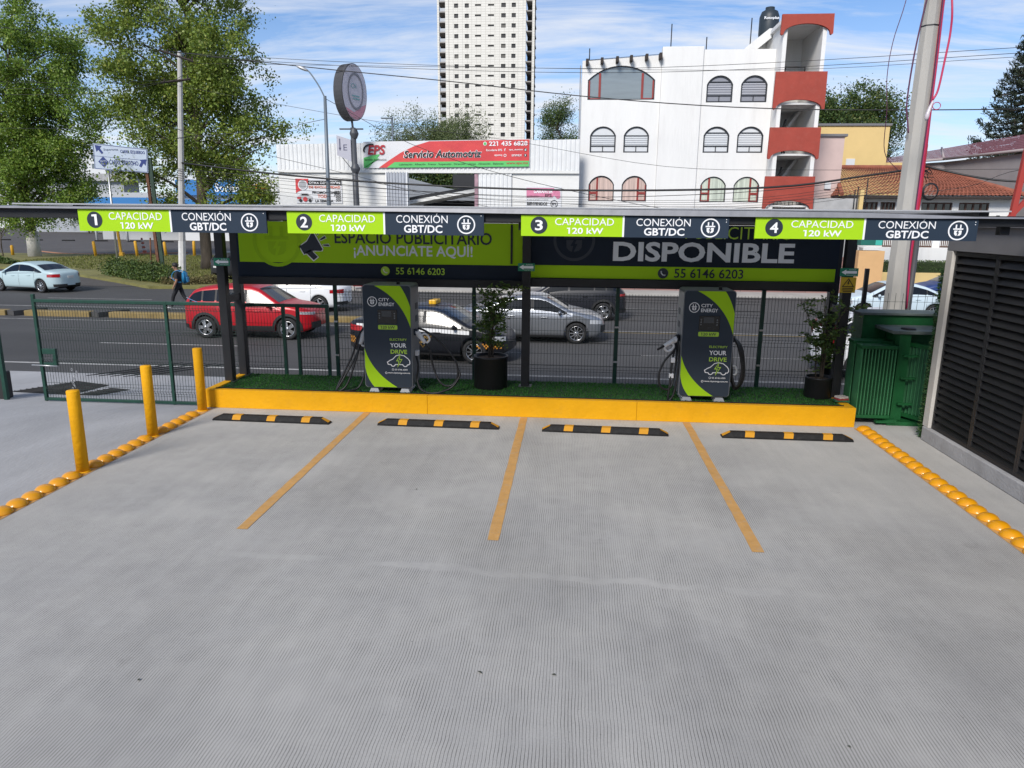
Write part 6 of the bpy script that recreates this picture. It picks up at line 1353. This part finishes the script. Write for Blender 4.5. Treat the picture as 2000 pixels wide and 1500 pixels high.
# hedges and grass on the island
def leafmass(name, label, cat, spine, w, h, n, size, m, seed, kind_=None):
    rg = np.random.default_rng(seed); t = thing(name, label, cat, (spine[0][0], spine[0][1], G0)); S_ = np.array(spine)-np.array(spine[0]); u = rg.random(n)*(len(S_)-1); i = np.minimum(u.astype(int), len(S_)-2); f = (u-i)[:, None]; c = S_[i]*(1-f)+S_[i+1]*f
    lum = .72+.28*np.sin(u*5.1+seed)*np.cos(u*11.3); a = rg.uniform(0, PI, n); rr = np.sqrt(rg.random(n)); P = np.stack([c[:, 0]+rg.normal(0, w*.35, n), c[:, 1]+np.cos(a)*w*rr, np.sin(a)*h*rr*lum+.05], 1)
    leaves(P, size, m, 'foliage', t, asp=.6, rng=rg)
    st = MB()
    for k in range(26): p = S_[0].copy(); uu = rg.random()*(len(S_)-1); ii = min(int(uu), len(S_)-2); p = S_[ii]*(1-(uu-ii))+S_[ii+1]*(uu-ii); st.tube([(p[0], p[1], -.05), (p[0]+rg.normal(0, .1), p[1]+rg.normal(0, .15), h*.6)], [.02, .006], 4)
    st.build('stems', m_trunk, t); return t
m_hedge2 = mat('privet_leaf', (.06, .105, .02), .6, island=.5, hue=(.16, .18, .035), tl=.2); m_weed = mat('dry_weed', (.15, .13, .05), .8, island=.4, hue=(.25, .2, .09), tl=.2)
leafmass('hedge', 'unclipped dark green hedge along the front of the grass island', 'hedge', [(-28.6, 43.0), (-26.2, 41.0), (-23.8, 39.2), (-21.6, 37.8)], .75, 1.15, 15000, .13, m_hedge2, 3)
leafmass('hedge', 'low ragged hedge beside the limewashed poplar', 'hedge', [(-50, 55), (-45, 52.6), (-41.5, 50.8)], .5, .55, 6000, .14, m_hedge2, 4)
leafmass('weed_clump', 'yellowing weeds at the right tip of the grass island', 'weeds', [(-22, 37.4), (-20.6, 37.2), (-19.2, 38.4)], .4, .5, 2600, .11, m_weed, 6)
leafmass('weed_clump', 'dry leaf litter and weeds at the foot of the right poplar', 'weeds', [(-19.8, 45), (-18.4, 44.5), (-17.6, 43)], .7, .28, 3000, .11, m_weed, 7)
n = 26000; px = RNG.uniform(-44, -17.5, n); py = RNG.uniform(38, 66, n); k = (py > 39+(-20.5-px)*.62) & (px < -17.6-.0*(py)); px, py = px[k], py[k]; n = len(px); h = RNG.uniform(.05, .16, n); a = RNG.uniform(0, 6.28, n); w = .035; ca, sa = np.cos(a), np.sin(a)
V = np.stack([np.stack([px-ca*w, py-sa*w, np.full(n, G0)], 1), np.stack([px+ca*w, py+sa*w, np.full(n, G0)], 1), np.stack([px+RNG.normal(0, .05, n), py+RNG.normal(0, .05, n), G0+h], 1)], 1).reshape(-1, 3)
o = np_mesh('grass', V, 3, mat('grass_blade', (.14, .16, .035), .8, island=.45, hue=(.26, .22, .08), tl=.25)); kind(tag(o, 'patchy dry grass on the island across the road', 'grass'), 'stuff')

# ------------------------------------------------------------------ poles, signs and lamps on the left
m_cp2 = mat('old_pole_concrete', (.45, .44, .42), .9, var=.12, vscale=3, bump=.3, bscale=10)
t = thing('utility_pole', 'pale concrete utility pole with crossarms in front of the poplar', 'pole', (-22.3, 39.85, G0), rot=(0, rad(4.3), 0))
mb = MB(); mb.tube([(0, 0, 0), (.05, 0, 6), (.1, 0, 12.2)], [.20, .165, .12], 8, smooth=False); mb.build('shaft', m_cp2, t)
mb = MB(); mb.tube([(0, 0, 0), (.01, 0, 2.2)], [.208, .20], 8, smooth=False); mb.build('painted_base', mat('faded_white', (.62, .61, .58), .9, var=.15, vscale=4), t)
for a, b in (((-1.0, -.1, 12.2), (.9, -.1, 11.75)), ((-.9, -.15, 10.55), (.75, -.15, 10.85))): mb = MB(); mb.tube([a, b], .06, 4, smooth=False); mb.build('crossarm', m_wood, t)
for p in ((-.9, -.1, 12.2), (-.5, -.1, 12.1), (.5, -.1, 11.9), (.85, -.1, 11.8), (-.7, -.15, 10.6), (.6, -.15, 10.85)): mb = MB(); mb.lathe([(.03, 0), (.05, .05), (.03, .1), (.05, .15), (0, .2)], 8, c=p); mb.build('insulator', m_wood, t)
mb = MB(); mb.tube(spline([(.15, -.15, 12), (.5, -.2, 11.5), (.6, -.2, 11.2), (.2, -.2, 10.9), (-.4, -.2, 10.6)], 5), .012, 5); mb.build('jumper_wire', m_steel, t)
m_sign = mat('shaded_sign_enamel', (.42, .48, .57), .4, var=.08, vscale=1.5, dirt=.25, dirtcol=(.4, .38, .36), dscale=2); m_nb = mat('sign_navy', (.012, .03, .16), .5); m_rust = mat('rusty_steel', (.13, .055, .03), .85, var=.5, vscale=3, dirt=.6, dirtcol=(.03, .07, .045), dscale=2)  # sign enamel greyed to blue, the panel's shading put into its colour
t = thing('direction_sign', 'blue on white lane direction sign reading CARRIL IZQUIERDO and CARRIL DERECHO', 'sign', (-28.6, 45, G0))
sk2 = lambda F: F.bend(lambda u, v: (u, v-.085*(u+1.6)))
mb = MB(); q0 = [(-1.68, 6.44), (1.83, 6.21), (1.92, 7.65), (-1.62, 8.0)]; mb.prism(q0, -.04, .04); mb.build('panel', m_sign, t)
F = Flat(); F.line([(p[0], p[1]) for p in inset(q0, .04)], .03, True); F.line([(-1.6, 7.24), (1.86, 6.95)], .02); F.build('border', m_nb, t, -.05)
F = Flat(); F.text('CARRIL IZQUIERDO', .15, 1.75, 7.40, 7.62, .015); F.text('CARRIL DERECHO', -.65, 1.25, 6.72, 6.98, .015)
F.poly([(-1.5, 7.83), (-1.05, 7.78), (-1.18, 7.65), (-.98, 7.38), (-1.10, 7.30), (-1.30, 7.55), (-1.42, 7.42)]); F.poly([(-1.38, 6.83), (-1.03, 7.16), (-.70, 6.85), (-1.02, 6.48)]); F.poly([(1.80, 7.13), (1.34, 7.08), (1.46, 6.98), (1.28, 6.70), (1.42, 6.62), (1.60, 6.88), (1.72, 6.74)]); 
F.bend(lambda u, v: (u, v-.05*(u+.2))); F.build('lettering', m_nb, t, -.055)
F = Flat(); F.text("SAM'S", -1.25, -.82, 6.86, 6.98, .01); F.text('CLUB', -1.16, -.9, 6.70, 6.80, .01); F.build('lettering', m_sign, t, -.07)
F = Flat(); F.text('Superama', -.95, .02, 7.52, 7.68, .01); F.build('lettering', mat('print_slate', (.10, .13, .2), .5), t, -.055)
for x, w_ in ((1.62, .12), (1.9, .15)): mb = MB(); mb.obox((x+.12, .12, 3.55), w_*1.5, .12, 7.2, Matrix.Rotation(rad(-1.5), 3, 'Y')); mb.build('post', m_rust if x < 1.8 else mat('post_green', (.02, .045, .03), .7, var=.3, vscale=3), t)
mb = MB(); mb.tube([(-1.0, .2, 0), (-.95, .2, 6.9)], .07, 8); mb.build('post', mat('galvanised', (.45, .46, .47)), t); mb = MB(); mb.tube([(1.3, .1, 0), (1.45, .1, 2.2)], .05, 6); mb.build('brace', m_rust, t)
m_lp = mat('lamp_grey', (.16, .19, .22), .5, .4)
t = thing('street_lamp', 'grey street lamp with a curved arm in front of the workshop', 'street lamp', (-13.15, 38.9, RZ+.1))
mb = MB(); mb.tube([(0, 0, 0), (0, 0, 5), (.05, 0, 9.8)], [.13, .11, .08], 10); mb.build('pole', m_lp, t); mb = MB(); mb.tube(spline([(.05, 0, 9.7), (-.25, 0, 10.3), (-.7, 0, 10.95), (-.95, 0, 11.1)], 5), .035, 7); mb.build('arm', m_lp, t)
mb = MB(); bm = bmesh.new(); bmesh.ops.create_uvsphere(bm, u_segments=14, v_segments=8, radius=1)
for w_ in bm.verts: w_.co = Vector((w_.co.x*.32-1.08, w_.co.y*.14, w_.co.z*(.11 if w_.co.z > 0 else .08)+11.14-.12*w_.co.x))
mb.bm(bm, True); mb.build('lamp_head', mat('lamp_silver', (.5, .5, .5), .4, .5), t)
t = thing('street_lamp', 'thin flat headed lamp rising behind the workshop roof', 'street lamp', (-12.3, 50, RZ)); mb = MB(); mb.tube([(0, 0, 0), (0, 0, 10.35)], .07, 8); mb.build('pole', m_lp, t); mb = MB(); mb.bbox(-.75, .05, -.12, .12, 10.22, 10.3, .02); mb.build('lamp_head', m_lp, t)
# oval sign
t = thing('oval_sign', 'large faded oval sign on a dark pole in front of the workshop', 'sign', (-11.8, 39.5, RZ+.1)); OC = 10.05
mb = MB(); mb.tube([(0, 0, 0), (0, 0, 3), (-.05, 0, 8.3)], [.19, .17, .14], 12); mb.build('pole', mat('sign_pole_grey', (.06, .065, .075), .5), t)
mb = MB(); mb.tube([(.0, 0, 0), (.0, 0, 4.1)], [.2, .19], 12); mb.build('pole_base', mat('faded_white', (.62, .61, .58)), t)
for z, r_ in ((6.2, .26), (8.0, .24)): mb = MB(); mb.lathe([(.15, z-.25), (r_, z-.03), (r_, z+.03), (.15, z+.25)], 12, capb=False, capt=False); mb.build('collar', MATS['sign_pole_grey'], t)
mb = MB(); mb.bbox(-.78, .5, -.06, .06, 8.2, 8.27, .01); mb.build('cross_plate', MATS['sign_pole_grey'], t); mb = MB(); mb.tube([(-.05, 0, 8.2), (-.1, 0, 8.7)], .06, 8); mb.build('neck', MATS['sign_pole_grey'], t)
ov = MB(); n_ = 40; el = [(.86*math.cos(2*PI*k/n_), 1.42*math.sin(2*PI*k/n_)) for k in range(n_)]
R3 = Matrix.Rotation(rad(64), 3, 'Z')
def rotv(x, y, z): v_ = R3 @ Vector((x*1.1, y*1.35, z)); return (v_.x-.12, v_.y, v_.z+OC)
ov.add([rotv(u, -.22, v) for u, v in el]+[rotv(u, .22, v) for u, v in el], [tuple(range(n_)), tuple(range(2*n_-1, n_-1, -1))]+[(k, (k+1) % n_, (k+1) % n_+n_, k+n_) for k in range(n_)]); box_ = ov.build('oval_box', mat('oval_rim', (.05, .05, .055), .6, var=.2, vscale=2), t)
def ovface(name, m, fn, off):
    F = Flat(); fn(F); me = bpy.data.meshes.new(name); me.from_pydata([rotv(u, -.22-off, v) for u, v in F.v], [], F.f); me.update(); me.materials.append(m); link(bpy.data.objects.new(name, me), t)
ovface('oval_face', mat('faded_pink_white', (.52, .50, .56), .5, var=.08, vscale=1), lambda F: F.poly([(u*.97, v*.97) for u, v in el]), .01)
ovface('oval_ring', mat('print_grey2', (.20, .20, .23), .5), lambda F: F.ring(.05, .05, .46, .53, 32, 1.75), .03)
ovface('oval_swash', mat('faded_rose', (.55, .26, .32), .5), lambda F: F.poly([(.86*.95*math.cos(a_), 1.42*.95*math.sin(a_)) for a_ in np.linspace(-2.5, -.4, 14)]+[(.5, -.62), (-.1, -1.0)]), .02)
ovface('oval_lettering', mat('faded_teal', (.18, .36, .38), .5), lambda F: F.text('Oi', -.25, .10, .18, .42).rect(-.22, .3, -.22, -.15).rect(-.15, .3, -.36, -.29), .03)
t = thing('parking_sign', 'small tilted grey sign panel with an arrow on the oval sign pole', 'sign', (-11.85, 39.35, 6.1))
mb = MB(); mb.prism([(-.86, 0.2), (-.1, -.12), (-.1, 1.0), (-.86, 1.22)], -.05, .0); mb.build('panel', mat('dusty_sign', (.42, .42, .48), .6), t); F = Flat(); F.rect(-.72, -.66, .55, 1.05); F.poly([(-.76, .58), (-.62, .58), (-.69, .42)]); F.text('E', -.5, -.3, .45, .75); F.build('arrow', mat('print_slate2', (.08, .08, .14), .5), t, -.06); mb = MB(); mb.tube([(-.6, 0, .1), (-.15, 0, -.45), (.2, 0, -.7)], .02, 5); mb.build('bracket', m_steel, t)
# wooden pole on the right
t = thing('wooden_pole', 'old wooden pole with a coil of black cable in front of the tiled house', 'pole', (16.0, 36.2, RZ))
mb = MB(); mb.tube([(-.05, 0, 0), (0, 0, 4), (.05, 0, 7.25)], [.17, .155, .13], 10); mb.build('shaft', mat('weathered_wood', (.24, .16, .085), .95, var=.3, vscale=5, stretch=(1, 1, .2), bump=.5, bscale=12), t)
mb = MB()
for k in range(7): mb.tube([(.48+(.30+.012*k)*math.cos(a_), -.2+.01*k, 5.15+(.33+.01*k)*math.sin(a_)) for a_ in np.linspace(0, 6.28, 20)], .017, 5, caps=False)
mb.build('cable_coil', m_cable, t); mb = MB()
for k in range(16): a_ = random.uniform(0, 6.28); mb.tube(spline([(random.uniform(-.7, .6), -.2, 5.9+random.uniform(-.2, .2)), (random.uniform(-.4, .4), -.25, 6.0+random.uniform(-.25, .25)), (random.uniform(-.6, .7), -.2, 5.85+random.uniform(-.3, .3))], 4), .014, 4)
mb.build('cable_tangle', m_cable, t)
t = thing('red_mast', 'red painted steel frame at the right edge above the canopy', 'mast', (19.2, 34, RZ)); mr_ = mat('red_steel', (.36, .04, .03), .6)
mb = MB(); mb.obox((-.05, 0, 4.5), .22, .18, 9, Matrix.Rotation(rad(4), 3, 'Y')); mb.build('upright', mr_, t); mb = MB(); mb.obox((.3, 0, 4.6), .18, .15, 3.4, Matrix.Rotation(rad(38), 3, 'Y')); mb.build('brace', mr_, t)
# far yellow bollards, barrier post and cone
m_yb = mat('far_yellow', (.62, .33, .02), .6, var=.12, vscale=3)
b0 = None
for i, (x, y, h_, tl_) in enumerate(((-42.8, 62.3, 1.35, -4), (-39.3, 63.0, 1.4, -4), (-37.4, 64.4, 1.3, -3), (-35.0, 65.0, 1.4, 2), (-50.9, 62.5, .9, 0))):
    mb = MB(); mb.lathe([(.13, 0), (.13, h_-.08), (.08, h_), (0, h_+.02)], 12); o = mb.build('far_bollard', m_yb, loc=(x, y, G0-.02)); o.rotation_euler = (0, rad(tl_), 0)
    tag(o, ('leaning yellow bollard on the island, first right of the limewashed poplar', 'yellow bollard left of the striped cone on the island', 'yellow bollard right of the rusty sign posts', 'yellow bollard right of the utility pole, leaning right', 'short yellow bollard at the foot of the young tree')[i], 'bollard', 'yellow bollards on the grass island')
t = thing('barrier_post', 'tall yellow barrier post with a box on top', 'post', (-40.8, 63, G0)); mb = MB(); mb.obox((-.08, 0, 1.2), .18, .18, 2.4, Matrix.Rotation(rad(-3), 3, 'Y')); mb.build('post', m_yb, t); mb = MB(); mb.bbox(-.45, -.03, -.2, .2, 2.25, 2.75, .04); mb.build('box', m_yb, t); mb = MB(); mb.bbox(-.16, .2, -.16, .16, 0, .35, .03); mb.build('foot', m_yb, t)
t = thing('traffic_cone', 'red and white striped traffic cone post on the far car park', 'cone', (-43.6, 71.2, RZ+.02))
for k in range(7): mb = MB(); mb.lathe([(.20-.016*k, .08+.21*k), (.184-.016*k, .08+.21*(k+1))], 12, c=(-.03*k, 0, 0)); mb.build('band', mat('cone_red', (.4, .12, .08), .7) if k % 2 == 0 else mat('cone_white', (.55, .5, .46), .7), t)
mb = MB(); mb.lathe([(.45, 0), (.45, .07), (.2, .09)], 14); mb.build('base', MATS['cone_red'], t)
mb = MB(); mb.tube(spline([(-57, 73, RZ+.05), (-50, 68, RZ+.05), (-46, 67.4, RZ+.05), (-43, 69, RZ+.05), (-40, 73, RZ+.05)], 6), .07, 5); tag(mb.build('kerb_hose', mat('faded_orange', (.35, .17, .10), .8)), 'faded orange line curving across the far car park asphalt', 'line')
# supermarket and far buildings
m_mk = mat('market_white', (.62, .63, .64), .8); m_bl = mat('market_blue', (.03, .17, .42), .7); m_or = mat('market_orange', (.75, .22, .03), .6); m_yl = mat('market_yellow', (.75, .5, .04), .6)
t = thing('supermarket', 'low white supermarket with bright blue bands seen behind the trees', 'building', (-52, 110, RZ))
mb = MB(); mb.box(-9.5, 8, 2, 40, 0, 9.6); mb.build('wall', m_mk, t); mb = MB(); mb.box(-10, 1.5, 1.2, 1.99, 7.0, 9.3); mb.build('blue_fascia', m_bl, t); mb = MB(); mb.box(-23, -9.6, -2, 1, 5.5, 6.5); mb.build('blue_canopy', m_bl, t); mb = MB(); mb.box(-9.4, 5, -2, 1, 5.2, 6.3); mb.build('blue_canopy', m_bl, t); mb = MB(); mb.box(-24, -9.6, 3, 30, 0, 7.4); mb.build('side_wing', mat('market_grey', (.42, .43, .44), .8), t)
F = Flat().text('Soriana', -3.6, 1.2, 7.5, 8.8, .02); F.build('lettering', m_wv, t, 1.1)
mb = MB(); mb.box(1.6, 2.4, 1.0, 1.98, 7.0, 8.6); mb.build('orange_panel', m_or, t); mb = MB(); mb.box(3.01, 4.6, 1.0, 1.98, 6.9, 8.8); mb.build('yellow_panel', m_yl, t); F = Flat(); [F.disc(3.2+.38*(k % 4), 7.1+.42*(k//4), .2, 10) for k in range(16)]; F.build('fruit_print', m_or, t, .9)
for x in (-22, -17, -12): mb = MB(); mb.tube([(x, -1.5, 0), (x, -1.5, 5.5)], .18, 8); mb.build('column', m_mk, t)
t = thing('far_flats', 'distant white block of flats seen left of the direction sign', 'building', (-137, 200, RZ)); mb = MB(); mb.box(-5, 5.5, 0, 10, 0, 21.8); mb.build('wall', m_mk, t)
wq = MB(); wq.add([(-.6, -.05, 0), (.6, -.05, 0), (.6, -.05, 1.3), (-.6, -.05, 1.3)], [(0, 1, 2, 3)]); wq_ = wq.mesh('window', m_pane, False)
for k in range(4):
    for x in (-3.4, -.6, 2.2, 4.2): o = link(bpy.data.objects.new('window', wq_), t); o.location = (x, 0, 11.3+2.7*k)
mb = MB(); mb.box(-8, -5.01, 2, 10, 0, 17); mb.build('wing', m_mk, t)
t = thing('overpass', 'long pale concrete flat roof beyond the supermarket car park', 'building', (-112, 160, RZ)); mb = MB(); mb.box(-14, 12, 0, 8, 11.4, 13); mb.build('roof', m_conc, t); mb = MB(); mb.box(-13, 10, 1, 7, 0, 11.39); mb.build('wall', mat('far_grey', (.35, .37, .40), .9), t)
for i, (x, w_, h_) in enumerate(((-175, 18, 12), (-158, 10, 16))): mb = MB(); mb.box(-w_/2, w_/2, 0, 12, 0, h_); o = mb.build('far_house', m_mk, loc=(x, 205, RZ)); tag(o, ('distant wide white building at the left horizon', 'distant narrow white building at the left horizon')[i], 'building')
t = thing('red_board', 'small red board on the far pavement beyond the white sedan', 'board', (-11.1, 36.8, RZ)); mb = MB(); mb.bbox(-.25, .25, -.02, .02, .25, .95, .005); mb.build('panel', mat('board_red', (.5, .02, .02), .5), t); mb = MB(); mb.tube([(-.2, .03, 0), (-.2, .03, .9)], .02, 5); mb.tube([(.2, .03, 0), (.2, .03, .9)], .02, 5); mb.build('legs', m_steel, t)

# ------------------------------------------------------------------ overhead wires
WIRES = [
 (.012, [(-21.17, 39.85, 11.58), (-11.28, 39.0, 10.85), (0.21, 38.0, 10.29), (8.98, 36.5, 10.2), (17.98, 33.0, 10.02)], 0),
 (.012, [(-21.18, 39.85, 11.45), (-11.29, 39.0, 10.66), (0.22, 38.0, 10.1), (9.0, 36.5, 9.96), (18.01, 33.0, 9.81)], 0),
 (.010, [(-20.51, 39.85, 11.04), (-14.14, 39.4, 10.83), (-5.88, 38.5, 10.5), (9, 36.6, 9.9), (18, 33.2, 9.7)], 0),
 (.024, [(-22.39, 39.85, 11.72), (-14.01, 39.0, 10.65), (-6.58, 38.0, 9.76), (1.3, 37.0, 8.76), (8.8, 36.0, 8.13), (17.26, 34.0, 7.78), (26, 32, 7.7)], 1),
 (.050, [(-22.0, 39.8, 5.95), (-15.44, 39.0, 5.25), (-8.52, 38.0, 4.76), (0.23, 37.3, 4.48), (9.25, 36.6, 4.64), (13.78, 36.2, 5.21), (16.0, 36.0, 5.55)], 2),
 (.045, [(16.0, 36.0, 5.62), (17.75, 35.0, 5.09), (19.39, 34.0, 4.82), (24, 32, 4.6)], 3),
 (.016, [(-22, 39.6, 5.6), (-16.58, 39.0, 5.16), (-8.52, 38.0, 4.45), (0.24, 37.3, 4.15), (9.27, 36.6, 4.5), (16, 36.0, 5.40)], 4),
 (.012, [(-22, 39.9, 6.1), (-16.2, 39.5, 5.46), (-11.51, 39.0, 5.0), (-5.91, 38.4, 4.15), (2.02, 37.5, 3.75), (9.44, 37.0, 3.72)], 4),
 (.012, [(-21.9, 39.7, 7.75), (-18.12, 39.5, 6.66), (-11.51, 39.0, 5.19), (-8.66, 38.6, 4.47), (-3, 38.2, 3.4)], 4),
 (.014, [(-13.1, 38.9, 9.1), (-8.58, 38.5, 6.83), (-3.2, 38.0, 5.16), (3.3, 37.5, 3.81), (8, 37, 3.2)], 4),
 (.012, [(-28.28, 36.0, 12.02), (-25.21, 38.0, 11.74), (-22.45, 39.85, 11.67)], 5),
 (.010, [(-29.48, 37.0, 9.66), (-24.95, 38.5, 9.85), (-21.9, 39.7, 10.22)], 5),
 (.010, [(-29.53, 37.0, 9.34), (-24.98, 38.5, 9.6), (-21.9, 39.7, 10.12)], 5),
 (.010, [(-29.58, 37.0, 9.05), (-25.01, 38.5, 9.34), (-21.9, 39.7, 10.12)], 5),
 (.010, [(-29.84, 37.0, 7.42), (-25.24, 38.5, 7.55), (-21.9, 39.7, 7.81)], 5),
 (.014, [(-13.1, 38.9, 8.09), (-14.51, 39.2, 7.88), (-15.95, 39.6, 7.67), (-22, 39.7, 7.2)], 4),
 (.010, [(-22, 39.8, 10.0), (-14.67, 39.0, 8.67), (-8.56, 38.5, 7.64), (-3.21, 38.0, 6.91), (4.43, 37.3, 5.64), (11.62, 36.8, 5.47), (19.87, 35.0, 5.42)], 4),
 (.012, [(9.41, 37.0, 3.96), (13.92, 36.3, 4.33), (16.0, 36.0, 4.56)], 6),
 (.012, [(16.0, 36.0, 4.40), (18.01, 35.4, 4.73), (19.87, 35.0, 5.42), (24, 33, 5.8)], 6)]
WL = ['thin power wire running from the utility pole past the tower to the right', 'dark power wire sagging from the pole top across the white building', 'thick black cable bundle sagging low across the workshop', 'thick black cable bundle running right from the wooden pole', 'thin cable drooping across the workshop front', 'thin wire running left from the utility pole through the trees', 'thin cable tied to the wooden pole']
for r_, p_, l_ in WIRES:
    mb = MB(); mb.tube(spline(p_, 5), r_, 5); o = mb.build('overhead_wire', m_cable); tag(o, WL[l_], 'wire', 'overhead wires' if l_ in (0, 4, 5, 6) else None)
# filler strands of the low bundle
for k in range(5):
    mb = MB(); mb.tube(spline([(-22, 39.7, 5.5-.12*k), (-15, 39, 4.9-.2*k), (-7, 38, 4.35-.17*k), (1, 37.3, 4.02-.1*k), (9.3, 36.7, 4.2-.12*k), (16.0, 36.1, 5.3-.16*k)], 5), .009, 5)
    o = mb.build('overhead_wire', m_cable); tag(o, WL[4], 'wire', 'overhead wires')

# added unseen buildings behind the camera, only to darken reflections on glass and paint
m_bb = mat('beige_render', (.33, .29, .24), .9, var=.1, vscale=.6); m_bw = mat('rear_dark_glass', (.02, .024, .03), .1)
for i, (x, w_, h_, y, lb) in enumerate(((-24, 22, 8.5, -19, 'added unseen beige two storey building behind the left of the parking lot, for reflections'), (-1, 20, 9.5, -20, 'added unseen beige building directly behind the parking lot, for reflections'), (22, 20, 7.5, -18, 'added unseen low beige building behind the right of the parking lot, for reflections'))):
    t = thing('added_rear_building', lb, 'building', (x, y, 0), 0); mb = MB(); mb.box(-w_/2, w_/2, -12, 0, -.7, h_); mb.build('wall', m_bb, t)
    for r_ in range(2):
        for k in range(5):
            mb = MB(); u = -w_/2+w_*(k+.5)/5; mb.box(u-1.3, u+1.3, .002, .06, 1.0+3.4*r_, 3.2+3.4*r_); mb.build('window', m_bw, t)
    mb = MB(); mb.bbox(-w_/2-.2, w_/2+.2, -12, .3, h_+.002, h_+.3, .03); mb.build('parapet', m_gw, t)
